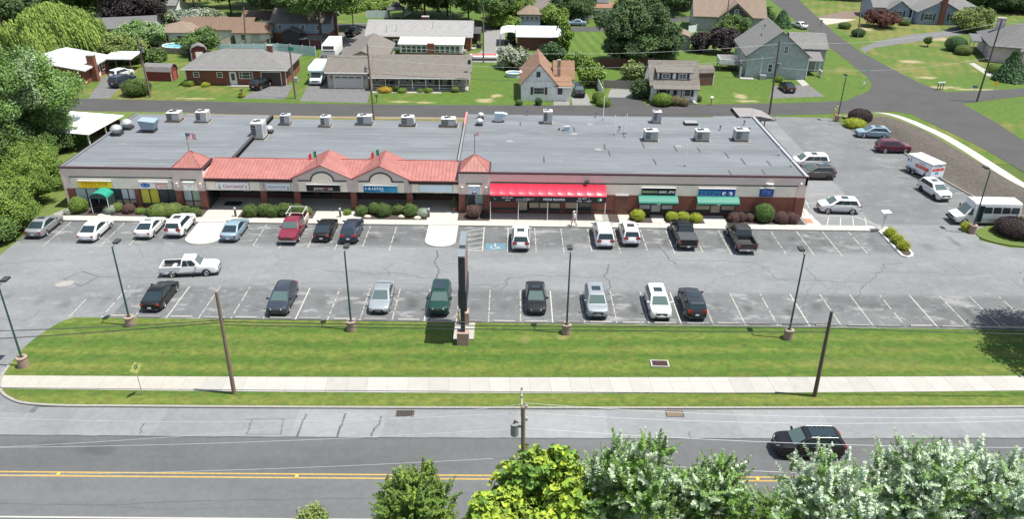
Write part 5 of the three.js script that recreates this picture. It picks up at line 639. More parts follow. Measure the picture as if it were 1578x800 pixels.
// shuttle bus
{ const [x, z] = at(1520, 349), v = thing('shuttle_bus', 'white shuttle bus parked by the tall lamp post on the right', 'bus', x - 0.2, z - 1.05, LEFT - 0.02, 0.012), w = paintOf.white, hw = 1.08;
  const g = lowerBody([[3.4, 0.4], [3.45, 0.62], [3.42, 0.95], [3.25, 1.08], [2.55, 1.22], [2.4, 1.25], [-3.3, 1.25], [-3.36, 0.6], [-3.3, 0.4]], 6.9, 2.05, [2.35, -1.95], 0.46, 0.36, 0.06); part(v, 'body', g, w);
  part(v, 'passenger_box', creased(new THREE.ExtrudeGeometry(new THREE.Shape([[-hw, 0.85], [hw, 0.85], [hw + 0.02, 1.6], [hw - 0.08, 2.62], [hw - 0.3, 2.74], [-hw + 0.3, 2.74], [-hw + 0.08, 2.62], [-hw - 0.02, 1.6]].map((p) => new THREE.Vector2(...p))), { depth: 4.9, bevelEnabled: true, bevelSize: 0.08, bevelThickness: 0.1, bevelOffset: -0.08, bevelSegments: 3 }).rotateY(PI / 2).translate(-3.3, 0, 0), 0.5), w);
  part(v, 'cab', ringLoft([[1.15, 0.9, 2.52, 0.98, 0.12], [1.6, 0.9, 2.25, 0.94, 0.12], [2.1, 0.9, 1.85, 0.86, 0.12], [2.5, 0.9, 1.65, 0.8, 0.2], [2.62, 0.9, 1.4, 0.7, 0.2]]), w); part(v, 'windshield', pane([2.5, 1.24, 0.86], [2.5, 1.24, -0.86], [1.88, 2.1, -0.76], [1.88, 2.1, 0.76], 0.02), mat.windshield);
  for (const s of [-1, 1]) { part(v, 'side_window', pane(...(s > 0 ? [[1.75, 2.05, 0.9], [1.1, 2.05, 0.9], [1.1, 1.3, 0.99], [2.25, 1.3, 0.99]] : [[2.25, 1.3, -0.99], [1.1, 1.3, -0.99], [1.1, 2.05, -0.9], [1.75, 2.05, -0.9]]), 0.02), mat.glass); for (let k = 0; k < 4; k++) { const a = 0.6 - k * 0.98, b = a - 0.82; part(v, 'side_window', pane(...(s > 0 ? [[a, 2.25, hw - 0.02], [b, 2.25, hw - 0.02], [b, 1.55, hw + 0.05], [a, 1.55, hw + 0.05]] : [[a, 1.55, -hw - 0.05], [b, 1.55, -hw - 0.05], [b, 2.25, -hw + 0.02], [a, 2.25, -hw + 0.02]]), 0.025), mat.glass); } for (const ax of [2.35, -1.95]) wheel(v, ax, s * 0.92, 0.4, 0.24, mat.rim, s); part(v, 'headlight', box(0.1, 0.18, 0.3, 3.38, 0.82, s * 0.72), mat.headlight); part(v, 'mirror', box(0.1, 0.35, 0.2, 2.05, 1.4, s * 1.25), mat.dark); part(v, 'taillight', box(0.05, 0.35, 0.14, -3.4, 1.2, s * 0.9), mat.tail); }
  part(v, 'grille', box(0.06, 0.22, 1.0, 3.43, 0.7, 0), mat.dark); part(v, 'bumper', box(0.16, 0.22, 2.0, 3.42, 0.38, 0), mat.black); part(v, 'entry_door', box(0.7, 1.9, 0.03, 1.0, 0.5, -hw - 0.02), mat.glass); part(v, 'side_stripe', box(4.6, 0.06, 0.02, -0.9, 1.2, hw + 0.02), M(0.3, 0.34, 0.4, 0.5)); }
// orange-banded box trailer
{ const v = thing('box_trailer', 'white enclosed box trailer with red lettered bands on its sides', 'trailer', 52.4, -95.4, -PI / 2 + 0.3, 0.012), wht = M(0.76, 0.77, 0.78, 0.4), tex = (w, h, fn) => M(1, 1, 1, 0.5, 0, { map: canvasTex(w, h, fn) });
  part(v, 'box', box(4.2, 1.75, 2.0, 0, 0.42, 0), wht); part(v, 'roof', box(4.26, 0.06, 2.06, 0, 2.17, 0), mat.white); part(v, 'roof_edge', [box(4.28, 0.08, 0.04, 0, 2.08, 1.02), box(4.28, 0.08, 0.04, 0, 2.08, -1.02), box(0.04, 0.08, 2.0, 2.12, 2.08, 0), box(0.04, 0.08, 2.0, -2.12, 2.08, 0)], mat.galv);
  const art = (g, w, h) => { fill(g, '#dfe3e8', w, h); g.fillStyle = '#c2361f'; g.fillRect(w * 0.36, h * 0.38, w * 0.54, h * 0.26); scrawl(g, w * 0.42, w * 0.85, h * 0.51, h * 0.1, '#e9c9bd', 41); words(g, 'U-HAUL', w * 0.62, h * 0.22, 'bold 54px sans-serif', '#3a3f50', w * 0.3); g.fillStyle = '#3fa3b5'; g.fillRect(w * 0.13, h * 0.16, w * 0.05, h * 0.3); g.fillStyle = '#b22c24'; g.fillRect(w * 0.02, h * 0.22, w * 0.06, h * 0.26); };
  for (const s of [-1, 1]) { const f = new THREE.PlaneGeometry(4.16, 1.6); if (s < 0) f.rotateY(PI); f.translate(0, 1.3, s * 1.006); part(v, 'side_panel', f, tex(768, 296, art)); }
  part(v, 'end_panel', new THREE.PlaneGeometry(1.96, 1.6).rotateY(PI / 2).translate(2.106, 1.3, 0), tex(384, 314, (g, w, h) => { fill(g, '#dfe3e8', w, h); words(g, 'U-HAUL', w * 0.5, h * 0.14, 'bold 60px sans-serif', '#3a3f50', w * 0.7); g.fillStyle = '#c2361f'; g.fillRect(w * 0.06, h * 0.28, w * 0.88, h * 0.24); scrawl(g, w * 0.16, w * 0.84, h * 0.4, h * 0.08, '#eecfc4', 42); g.fillStyle = '#5a9ac2'; g.beginPath(); g.ellipse(w * 0.45, h * 0.68, w * 0.17, h * 0.1, 0, 0, 7); g.fill(); }));
  for (const s of [-1, 1]) { for (const ax of [-0.55, -1.35]) wheel(v, ax, s * 1.08, 0.34, 0.22, mat.rim, s); part(v, 'fender', [box(1.75, 0.06, 0.28, -0.95, 0.72, s * 1.12), box(0.06, 0.3, 0.28, -0.06, 0.44, s * 1.12, 0, 0, 0.3), box(0.06, 0.3, 0.28, -1.84, 0.44, s * 1.12, 0, 0, -0.3)], mat.galv); part(v, 'taillight', box(0.03, 0.12, 0.16, -2.115, 0.62, s * 0.8), mat.tail); }
  part(v, 'tow_bar', [rod([2.1, 0.44, 0.6], [3.1, 0.44, 0], 0.05), rod([2.1, 0.44, -0.6], [3.1, 0.44, 0], 0.05)], mat.dark); }
// motorhome and camper by the tan house
{ const [x, z] = at(489, 133), v = thing('motorhome', 'white motorhome with an overcab bunk on the tan house drive', 'motorhome', x - 0.35, z - 3.5, TOWARD + 0.02, 0.012), w = M(0.62, 0.74, 0.75, 0.4);
  part(v, 'body', lowerBody([[3.5, 0.4], [3.55, 0.65], [3.5, 0.95], [3.3, 1.08], [2.6, 1.2], [2.5, 1.25], [-3.4, 1.25], [-3.4, 0.45]], 7.1, 2.1, [2.4, -2.1], 0.46, 0.36, 0.06), w); part(v, 'coach', creased(extrude([[-3.4, 0.8], [1.3, 0.8], [1.35, 2.0], [2.6, 2.15], [2.85, 2.5], [2.6, 3.0], [-3.3, 3.05], [-3.45, 2.9]], 2.2, 0.08).translate(0, 0, -1.1), 0.5), w); part(v, 'cab', ringLoft([[1.15, 1.1, 2.6, 0.95, 0.12], [1.6, 1.1, 2.35, 0.92, 0.12], [2.1, 1.1, 2.0, 0.86, 0.12]]), w);
  part(v, 'windshield', pane([2.58, 1.25, 0.84], [2.58, 1.25, -0.84], [2.04, 2.05, -0.76], [2.04, 2.05, 0.76], 0.02), mat.windshield); part(v, 'roof', box(5.6, 0.04, 2.0, -0.5, 3.06, 0), grainy(0.6, 0.55, 0.46, 2)); for (const s of [-1, 1]) { part(v, 'side_window', box(0.9, 0.5, 0.03, -0.4, 1.7, s * 1.11), mat.glass); part(v, 'headlight', box(0.1, 0.18, 0.28, 3.5, 0.82, s * 0.72), mat.headlight); part(v, 'mirror', box(0.12, 0.35, 0.22, 2.2, 1.4, s * 1.25), mat.dark); for (const ax of [2.4, -2.1]) wheel(v, ax, s * 0.94, 0.4, 0.24, mat.rim, s); } part(v, 'grille', box(0.06, 0.25, 1.0, 3.53, 0.68, 0), mat.dark); part(v, 'bumper', box(0.15, 0.2, 2, 3.5, 0.4, 0), mat.steel); }
{ const x = -37.0, z = -152.3, v = thing('travel_trailer', 'long white camper trailer with dark front glass behind the motorhome', 'trailer', x + 2.4, z - 3.2, TOWARD + 0.03, 0.012), w = M(0.74, 0.74, 0.72, 0.4); part(v, 'box', creased(extrude([[-4.4, 0.6], [3.4, 0.6], [3.9, 1.2], [4.0, 2.2], [3.6, 3.1], [-4.3, 3.15], [-4.4, 3.0]], 2.4, 0.08).translate(0, 0, -1.2), 0.5), w); part(v, 'front_cap', box(0.06, 1.0, 2.1, 3.88, 1.95, 0, 0, 0, 0.3), mat.black); for (const [a, s] of [[2, 0.7], [-0.5, 0.6], [-2.6, 0.6]]) part(v, 'roof_vent', box(s, 0.2, s, a, 3.13, 0.2), grainy(0.5, 0.5, 0.48, 1)); for (const s of [-1, 1]) { for (const a of [2, 0, -2.5]) part(v, 'side_window', box(0.8, 0.55, 0.03, a, 1.8, s * 1.21), mat.glass); for (const ax of [0.2, -0.6]) wheel(v, ax, s * 1.05, 0.36, 0.22, mat.rim, s); } part(v, 'tow_bar', [rod([3.4, 0.5, 0.6], [4.9, 0.5, 0], 0.06), rod([3.4, 0.5, -0.6], [4.9, 0.5, 0], 0.06)], mat.dark); }
// ---------- houses behind the plaza ----------
const roofGrey = shingles(0.135, 0.133, 0.132), roofDark = shingles(0.1, 0.099, 0.102), roofPale = shingles(0.215, 0.213, 0.21), roofTan = shingles(0.17, 0.128, 0.098), roofBrown = shingles(0.13, 0.085, 0.06), roofOrange = shingles(0.195, 0.112, 0.072), roofTaupe = shingles(0.125, 0.112, 0.1), roofWhite = grainy(0.42, 0.425, 0.42, 4);
const siding = (r, g, b) => grainy(r, g, b, 3, 0.7), sWhite = siding(0.82, 0.83, 0.83), sCream = siding(0.74, 0.72, 0.65), sTan = siding(0.42, 0.385, 0.34), sBlue = siding(0.21, 0.26, 0.29), sSteel = siding(0.25, 0.32, 0.4), sPink = siding(0.5, 0.43, 0.45), sGreyHouse = siding(0.3, 0.32, 0.31), sSage = siding(0.32, 0.37, 0.37);
function gableGeo(w, d, y, rise, over, axis) { const t = 0.14, hw = w / 2 + over, hd = d / 2 + over, dy = rise / (axis === 'x' ? d / 2 : w / 2) * over, T = []; const prof = axis === 'x' ? [[-hw, y - dy, -hd], [-hw, y + rise, 0], [-hw, y - dy, hd], [hw, y - dy, -hd], [hw, y + rise, 0], [hw, y - dy, hd]] : [[-hw, y - dy, -hd], [0, y + rise, -hd], [hw, y - dy, -hd], [-hw, y - dy, hd], [0, y + rise, hd], [hw, y - dy, hd]]; for (const p of prof) T.push([p[0], p[1] + t, p[2]]); return faces([...T, ...prof], [[0, 1, 4, 3], [1, 2, 5, 4], [6, 9, 10, 7], [7, 10, 11, 8], [0, 3, 9, 6], [2, 8, 11, 5], [0, 6, 7, 1], [1, 7, 8, 2], [3, 4, 10, 9], [4, 5, 11, 10]]); }
function hipGeo(w, d, y, rise, over) { const hw = w / 2 + over, hd = d / 2 + over, r = Math.max(0, hw - hd), rz = Math.max(0, hd - hw), t = 0.14, p = [[-hw, y, hd], [hw, y, hd], [hw, y, -hd], [-hw, y, -hd], [-hw, y + t, hd], [hw, y + t, hd], [hw, y + t, -hd], [-hw, y + t, -hd], [-r, y + t + rise, rz], [r, y + t + rise, -rz]]; return faces(p, [[3, 2, 1, 0], [0, 1, 5, 4], [1, 2, 6, 5], [2, 3, 7, 6], [3, 0, 4, 7], ...(rz > 0 ? [[4, 5, 8], [5, 6, 9, 8], [6, 7, 9], [7, 4, 8, 9]] : [[4, 5, 9, 8], [5, 6, 9], [6, 7, 8, 9], [7, 4, 8]])]); }
function block(hs, b) {
  const y = b.y || 0, sh = (g) => g.translate(b.x || 0, 0, b.z || 0), o = b.over ?? 0.4; let w;
  if (b.roof === 'gx' || b.roof === 'gz') { const ax = b.roof[1], W = ax === 'x' ? b.d : b.w, g = extrude([[-W / 2, y], [W / 2, y], [W / 2, y + b.h], [0, y + b.h + b.rise], [-W / 2, y + b.h]], ax === 'x' ? b.w : b.d); g.translate(0, 0, -(ax === 'x' ? b.w : b.d) / 2); if (ax === 'x') g.rotateY(PI / 2); w = part(hs, 'wall', sh(muv(g)), b.wall); part(hs, 'roof', sh(gableGeo(b.w, b.d, y + b.h, b.rise, o, ax)), b.tile); } else if (b.roof === 'hip') { w = part(hs, 'wall', sh(box(b.w, b.h, b.d, 0, y, 0)), b.wall); part(hs, 'roof', sh(hipGeo(b.w, b.d, y + b.h, b.rise, o)), b.tile); } else if (b.roof === 'shed') { w = b.wall && part(hs, 'wall', sh(box(b.w, b.h, b.d, 0, y, 0)), b.wall); part(hs, 'roof', sh(faces([[-b.w / 2 - o, y + b.h, b.d / 2 + o], [b.w / 2 + o, y + b.h, b.d / 2 + o], [b.w / 2 + o, y + b.h + b.rise, -b.d / 2], [-b.w / 2 - o, y + b.h + b.rise, -b.d / 2], [-b.w / 2 - o, y + b.h + 0.12, b.d / 2 + o], [b.w / 2 + o, y + b.h + 0.12, b.d / 2 + o], [b.w / 2 + o, y + b.h + b.rise + 0.12, -b.d / 2], [-b.w / 2 - o, y + b.h + b.rise + 0.12, -b.d / 2]], [[3, 2, 1, 0], [4, 5, 6, 7], [0, 1, 5, 4], [1, 2, 6, 5], [2, 3, 7, 6], [3, 0, 4, 7]])), b.tile); } else w = part(hs, 'wall', sh(box(b.w, b.h, b.d, 0, y, 0)), b.wall);
  if (b.base) part(hs, 'brick_base', sh(box(b.w + 0.05, b.base, b.d + 0.05, 0, y, 0)), mat.brickHouse);
  return w;
}
const TURN = { f: 0, r: PI / 2, l: -PI / 2, b: PI };
function onWall(g, x, y, z, side) { g.rotateY(TURN[side]); g.translate(x, y, z); return g; }
function win(hs, x, y, z, side, w = 1, h = 1.2, opt = {}) {
  const f = 0.09, fr = join([box(w, f, 0.08, 0, -h / 2, 0.03), box(w, f, 0.08, 0, h / 2 - f, 0.03), box(f, h, 0.081, -w / 2 + f / 2, -h / 2, 0.03), box(f, h, 0.081, w / 2 - f / 2, -h / 2, 0.03), box(w - 0.1, 0.05, 0.06, 0, -0.02, 0.03), ...(opt.split ? [box(0.08, h, 0.07, -w * opt.split, -h / 2, 0.03), box(0.08, h, 0.07, w * opt.split, -h / 2, 0.03)] : [])]);
  const m = part(hs, 'window', onWall(fr, x, y, z, side), opt.frame || mat.white); part(m, 'pane', onWall(box(w - 0.1, h - 0.1, 0.03, 0, -h / 2 + 0.05, 0.02), x, y, z, side), mat.houseGlass);
  if (opt.shutter) for (const s of [-1, 1]) part(hs, 'shutter', onWall(box(0.38, h + 0.1, 0.05, s * (w / 2 + 0.24), -h / 2 - 0.05, 0.03), x, y, z, side), opt.shutter);
}
function hdoor(hs, x, y, z, side, w, h, m, glazed) { const d = part(hs, 'door', onWall(join([box(w + 0.2, 0.1, 0.06, 0, h, 0.02), box(0.1, h, 0.061, -w / 2 - 0.05, 0, 0.02), box(0.1, h, 0.061, w / 2 + 0.05, 0, 0.02), box(w, h, 0.04, 0, 0, 0.02)]), x, y, z, side), m); if (glazed) part(d, 'pane', onWall(box(w * 0.6, h * 0.55, 0.02, 0, h * 0.35, 0.05), x, y, z, side), mat.houseGlass); part(d, 'handle', onWall(box(0.05, 0.05, 0.06, w * 0.38, h * 0.45, 0.06), x, y, z, side), mat.steel); }
function garage(hs, x, y, z, side, w, h, m, lights) { const d = part(hs, 'garage_door', onWall(join([box(w + 0.24, 0.12, 0.07, 0, h, 0.02), box(0.12, h, 0.071, -w / 2 - 0.06, 0, 0.02), box(0.12, h, 0.071, w / 2 + 0.06, 0, 0.02)]), x, y, z, side), mat.white); for (let k = 0; k < 4; k++) part(d, 'door_panel', onWall(box(w - 0.02, h / 4 - 0.03, 0.05, 0, k * h / 4 + 0.015, 0.02), x, y, z, side), m); if (lights) for (let k = 0; k < 4; k++) part(d, 'pane', onWall(box(w * 0.2, h * 0.1, 0.03, (k - 1.5) * w * 0.245, h * 0.83, 0.05), x, y, z, side), mat.houseGlass); }
function chimney(hs, x, y, z, w, h, m = mat.brickHouse) { const c = part(hs, 'chimney', box(w, h, w * 0.8, x, y, z), m); part(c, 'cap', box(w + 0.15, 0.12, w * 0.8 + 0.15, x, y + h, z), mat.concrete); }
const post = (hs, x, z, y0, y1, m = mat.white, r = 0.07) => part(hs, 'post', box(r * 2, y1 - y0, r * 2, x, y0, z), m);
const house = (label, x, z, turn = 0) => thing('house', label, 'house', x, z, turn, 0.01);
const gutter = (hs, x0, x1, y, z) => part(hs, 'gutter', box(x1 - x0, 0.12, 0.12, (x0 + x1) / 2, y, z), mat.white);
const navy = M(0.02, 0.03, 0.06, 0.6), maroonS = M(0.09, 0.03, 0.035, 0.6), darkS = M(0.03, 0.035, 0.045, 0.6);

{ const h = house('brick house with a white roof and tall chimney beside the big maple', -78.6, -137.3, 0.03); block(h, { w: 14, d: 10, h: 2.6, rise: 1.3, roof: 'gz', wall: mat.brickHouse, tile: roofWhite, over: 0.6 }); block(h, { x: 9.4, z: -5.6, w: 4.6, d: 5, h: 2.5, rise: 0.25, roof: 'shed', tile: roofWhite, over: 0.3 }); for (const [x, z] of [[11.5, -3.4], [11.5, -7.8], [9, -3.4]]) post(h, x, z, 0, 2.5, mat.wood); chimney(h, 7.4, 0, 1.9, 1.2, 4.3); win(h, 7.03, 1.5, -2.6, 'r', 1.1, 1.3); hdoor(h, 7.03, 0.1, -0.6, 'r', 0.95, 2.05, mat.white, true); win(h, 4, 1.5, 5.05, 'f', 1.3, 1.1); win(h, -2, 1.5, 5.05, 'f', 1.3, 1.1); part(h, 'gutter', box(0.12, 0.12, 11, 7.55, 2.42, 0), mat.white); }
{ const h = house('grey roofed garage with a white door past the willow', -80, -170, 0.35); block(h, { w: 11, d: 9, h: 3, rise: 1.3, roof: 'gx', wall: sGreyHouse, tile: roofDark, over: 0.5 }); garage(h, 5.55, 0, 0.5, 'r', 3.2, 2.5, mat.white); garage(h, 5.55, 0, -3, 'r', 2.6, 2.4, mat.white); win(h, 0, 1.7, 4.55, 'f', 1.1, 0.9); }
{ const h = house('cream bungalow with a brown shingle roof and two front wings', -62, -170, 0.03); block(h, { x: -5.8, z: 3, w: 7.2, d: 8, h: 2.7, rise: 1.35, roof: 'hip', wall: sCream, tile: roofTan, over: 0.5 }); block(h, { x: 1, z: -1, w: 14, d: 8, h: 2.7, rise: 1.6, roof: 'gx', wall: sCream, tile: roofBrown, over: 0.5 }); block(h, { x: 9, z: 1.5, w: 7, d: 7, h: 2.5, rise: 1.3, roof: 'gx', wall: sCream, tile: roofBrown, over: 0.5 }); for (const x of [-7.6, -4.6]) win(h, x, 1.5, 7.02, 'f', 0.95, 1.2, { frame: darkS }); win(h, 0.5, 1.6, 3.03, 'f', 0.7, 1.3, { frame: darkS }); hdoor(h, 9.6, 0, 5.02, 'f', 1.6, 2.1, mat.offwhite); win(h, 7.2, 1.5, 5.02, 'f', 1, 1.1); win(h, -2.18, 1.5, 4, 'r', 0.9, 1.2); }
{ const h = house('red brick ranch house with grey hip roof and brown garage door', -46.6, -139.4, 0.02); block(h, { w: 16.6, d: 10.6, h: 2.65, rise: 2.2, roof: 'hip', wall: mat.brickHouse, tile: roofGrey, over: 0.6 }); for (const x of [-6.6, -2.7]) win(h, x, 1.75, 5.32, 'f', 1.0, 0.95); hdoor(h, -0.5, 0.1, 5.32, 'f', 1.0, 2.1, mat.white, true); win(h, 1.7, 1.7, 5.32, 'f', 2.3, 1.2, { split: 0.28 }); garage(h, 5.9, 0.02, 5.32, 'f', 3.2, 2.2, M(0.06, 0.045, 0.04, 0.6)); win(h, 8.32, 1.7, 1.5, 'r', 1, 1); gutter(h, -8.9, 8.9, 2.62, 5.95); chimney(h, 4.6, 3.2, -0.6, 0.9, 2.2); post(h, -8.35, 5.36, 0, 2.6, mat.white, 0.05); post(h, 8.35, 5.36, 0, 2.6, mat.white, 0.05); part(h, 'front_step', box(3.2, 0.12, 1.2, 0.8, 0, 5.95), mat.concrete); part(h, 'condenser', box(0.8, 0.8, 0.8, 9.3, 0, 3), mat.galv); }
{ const h = house('blue grey house with brick ground floor under the tall shade tree', -43.4, -172.2, -0.02); block(h, { w: 11.6, d: 8, h: 4.2, rise: 2.0, roof: 'gx', wall: sSteel, tile: roofTaupe, base: 1.9, over: 0.5 }); for (const x of [-4.3, 0.4, 3.6]) win(h, x, 3.1, 4.05, 'f', 0.95, 1.05); block(h, { x: -1.6, z: 5.2, w: 3.6, d: 2.4, h: 2.5, rise: 0.7, roof: 'gz', wall: M(0.05, 0.05, 0.05, 0.9), tile: roofGrey, over: 0.3 }); block(h, { x: 3, z: 5.6, w: 5, d: 2.6, h: 1.2, rise: 0.3, roof: 'shed', wall: mat.brickDark, tile: roofGrey, over: 0.3 }); chimney(h, 5.9, 0, -1, 0.9, 7.4); }
{ const h = house('taupe ranch house with a wide garage and long front porch', -19, -137.5, 0.015); block(h, { x: -8.5, z: 0.4, w: 6.8, d: 8, h: 2.75, rise: 1.75, roof: 'gx', wall: sTan, tile: roofTaupe, over: 0.45 }); block(h, { x: 3.4, z: -0.8, w: 16.8, d: 8, h: 2.75, rise: 1.75, roof: 'gx', wall: sTan, tile: roofTaupe, over: 0.45 }); block(h, { x: -7.2, z: -11, w: 7.4, d: 15, h: 2.75, rise: 1.7, roof: 'gz', wall: sTan, tile: roofTaupe, over: 0.4 }); block(h, { x: 3.6, z: 4.4, w: 16.2, d: 2.6, h: 2.2, rise: 0.45, roof: 'shed', tile: roofTaupe, over: 0.25 }); garage(h, -8.4, 0.02, 4.43, 'f', 4.6, 2.1, M(0.5, 0.49, 0.47, 0.5), true); part(h, 'porch_floor', box(16.2, 0.2, 2.4, 3.6, 0, 4.4), mat.concrete); for (let k = 0; k < 8; k++) post(h, -4.3 + k * 2.24, 5.5, 0.2, 2.35, mat.white, 0.055); win(h, -3, 1.6, 3.23, 'f', 1.0, 0.95, { shutter: darkS }); win(h, 0.6, 1.6, 3.23, 'f', 1.0, 0.95, { shutter: darkS }); win(h, 3.8, 1.5, 3.23, 'f', 2.2, 1.3, { split: 0.25, shutter: darkS }); hdoor(h, 6.6, 0.2, 3.23, 'f', 1, 2, M(0.1, 0.06, 0.05, 0.5), true); win(h, 9.3, 1.6, 3.23, 'f', 1.1, 0.95, { shutter: darkS }); gutter(h, -12.2, -5.1, 2.62, 4.95); gutter(h, -4.8, 12, 2.12, 6); part(h, 'porch_rail', [box(15.8, 0.05, 0.05, 3.6, 0.95, 5.55), box(15.8, 0.05, 0.05, 3.6, 0.5, 5.55)], mat.white); for (const [x, z] of [[-2.2, 4.4], [-1.2, 4.2], [8.4, 4.3]]) part(h, 'porch_chair', [box(0.6, 0.06, 0.55, x, 0.6, z), box(0.6, 0.6, 0.06, x, 0.62, z - 0.28), box(0.06, 0.4, 0.5, x - 0.27, 0.2, z), box(0.06, 0.4, 0.5, x + 0.27, 0.2, z)], mat.dark); part(h, 'wall_lamp', box(0.14, 0.4, 0.14, -11.2, 1.7, 4.5), mat.dark); part(h, 'wall_lamp', box(0.14, 0.4, 0.14, -5.6, 1.7, 4.5), mat.dark); part(h, 'meter_box', box(0.5, 0.7, 0.3, 11.85, 4.1, 3.6), mat.dark); }
{ const h = house('long house with a pale roof and white sunroom behind the taupe ranch', -18.6, -167.5, 0.01); block(h, { w: 20.6, d: 11, h: 2.9, rise: 2.0, roof: 'gx', wall: mat.brickHouse, tile: roofPale, over: 0.5 }); block(h, { x: 2.8, z: 8, w: 12.2, d: 5, h: 2.3, rise: 0.5, roof: 'shed', wall: sWhite, tile: roofWhite, over: 0.35, base: 0.7 }); for (let k = 0; k < 5; k++) win(h, -2.5 + k * 0.98, 1.45, 10.53, 'f', 0.92, 1.35); for (let k = 0; k < 5; k++) win(h, 4.0 + k * 0.98, 1.45, 10.53, 'f', 0.92, 1.35); part(h, 'garden_chimney', box(1.3, 2.6, 0.7, 2.75, 0, 10.75), mat.brickHouse); win(h, -7.8, 1.6, 5.53, 'f', 1.2, 1.1); hdoor(h, -4.6, 0.1, 5.53, 'f', 1, 2.1, mat.white, true); chimney(h, 0.8, 4, -1, 1.4, 1.5, mat.brickDark); for (const [x, z, y] of [[-6.5, 4.5, 3.2], [-4.6, 4, 3.5], [2.6, 3, 3.8]]) part(h, 'vent_pipe', rod([x, y, z], [x, y + 1.4, z], 0.06), mat.galv); }
{ const h = house('small white house with an orange shingle roof and steep front gable', 4.45, -132.2, 0.0); block(h, { w: 5.7, d: 10.4, h: 2.75, rise: 3.2, roof: 'gz', wall: sWhite, tile: roofOrange, over: 0.3 }); block(h, { x: 4.2, z: -1.3, w: 3, d: 5.4, h: 2.75, rise: 2.2, roof: 'gx', wall: sWhite, tile: roofOrange, over: 0.3 }); block(h, { x: 3.9, z: 3.5, w: 2.4, d: 3.2, h: 2.35, rise: 0.7, roof: 'shed', wall: sWhite, tile: roofOrange, over: 0.25 }); win(h, -0.15, 4.3, 5.23, 'f', 0.6, 0.85, { frame: mat.dark }); win(h, 0, 1.65, 5.23, 'f', 1.8, 1.1, { split: 0.001, shutter: maroonS }); hdoor(h, 4.5, 0.1, 5.12, 'f', 0.9, 2, mat.white); win(h, 3.4, 1.6, 5.12, 'f', 0.75, 1.0, { frame: maroonS }); chimney(h, 3.3, 2.6, 1.4, 0.5, 3.1, mat.woodGrey); part(h, 'satellite_dish', new THREE.SphereGeometry(0.35, 12, 6, 0, 2 * PI, 0, 0.9).rotateX(1.2).translate(-3.0, 4.1, 3.2), mat.white); gutter(h, 2.6, 5.3, 2.2, 5.4); }
{ const h = house('white house with a brown roof, wide dormer and small front porch', 26.4, -131.6, -0.02); block(h, { w: 7.4, d: 8, h: 2.75, rise: 2.9, roof: 'gx', wall: sWhite, tile: roofTaupe, over: 0.35 }); block(h, { x: 0, z: 1.55, w: 5.4, d: 3.2, h: 1.15, y: 3.35, rise: 0.55, roof: 'shed', wall: sWhite, tile: roofTaupe, over: 0.3 }); block(h, { x: 0.2, z: 4.6, w: 7, d: 1.6, h: 2.35, rise: 0.35, roof: 'shed', tile: roofTaupe, over: 0.25 }); for (const x of [-1.4, 1.3]) win(h, x, 3.95, 3.17, 'f', 1.3, 0.85, { shutter: navy, split: 0.001 }); win(h, -1.8, 1.5, 4.03, 'f', 1.5, 1.1, { shutter: navy }); hdoor(h, 0.2, 0.2, 4.03, 'f', 0.95, 2, mat.white, true); win(h, 2.2, 1.5, 4.03, 'f', 1.1, 1.1, { shutter: navy }); part(h, 'porch_floor', box(7, 0.2, 1.6, 0.2, 0, 4.8), mat.concrete); for (const x of [-3.1, -0.8, 1.2, 3.5]) post(h, x, 5.3, 0.2, 2.4); win(h, -3.73, 1.6, 0, 'l', 1, 1.1); win(h, 3.73, 1.6, 0, 'r', 1, 1.1); }
{ const h = house('grey blue two-storey gabled house with a white deck', 48.2, -150.2, -0.09); block(h, { w: 10.8, d: 13.5, h: 4.1, rise: 4.2, roof: 'gz', wall: sSage, tile: roofGrey, over: 0.4 }); block(h, { x: 7, z: -4, w: 6, d: 8, h: 4.2, rise: 2, roof: 'gx', wall: sSage, tile: roofGrey, over: 0.4 }); block(h, { x: 7, z: 1.8, w: 3, d: 3.4, h: 2.6, rise: 1.1, roof: 'shed', tile: roofGrey, over: 0.3 }); for (const z of [0.5, 3]) post(h, 8.4, z, 0, 2.7); win(h, 1.1, 5.2, 6.78, 'f', 0.75, 1.35, { split: 0.001 }); win(h, -1.2, 1.9, 6.78, 'f', 0.85, 1.5); part(h, 'downspout', box(0.12, 4, 0.12, -2.8, 0, 6.82), mat.white); part(h, 'downspout', box(0.14, 3.6, 0.14, 5.3, 0.2, 6.82), mat.white); part(h, 'condenser', box(1.1, 0.8, 0.9, -2.4, 0, 7.6), mat.galv); win(h, -5.43, 3, -3, 'l', 0.9, 1.2); win(h, -5.43, 3, -0.8, 'l', 0.9, 1.2); hdoor(h, -5.43, 1.3, 1.6, 'l', 1, 2, mat.white, true);
  const dk = part(h, 'deck', box(4, 0.16, 4.2, -7.5, 1.15, 0.6), mat.woodGrey); part(dk, 'rail', [box(0.07, 0.9, 4.2, -9.45, 1.3, 0.6), box(4, 0.9, 0.07, -7.5, 1.3, -1.45), box(2.6, 0.9, 0.07, -8.2, 1.3, 2.66)], mat.white); for (const [x, z] of [[-9.3, -1.2], [-9.3, 2.4], [-6, 2.4]]) post(h, x, z, 0, 1.15, mat.wood); part(h, 'porch_screen', box(0.1, 1.9, 1.5, -6.2, 0, 6.2), mat.white); part(h, 'step', box(2.4, 0.12, 1.4, -5.2, 0, 7.6), mat.concrete); for (const [x, y, z] of [[-2.6, 6.6, 2], [-1.4, 7.5, -2]]) part(h, 'roof_vent', cyl(0.1, 0.4, x, y, z, 8), mat.dark); part(h, 'end_rail', box(0.1, 1, 2, 8.5, 0.2, 4.2), mat.white); }
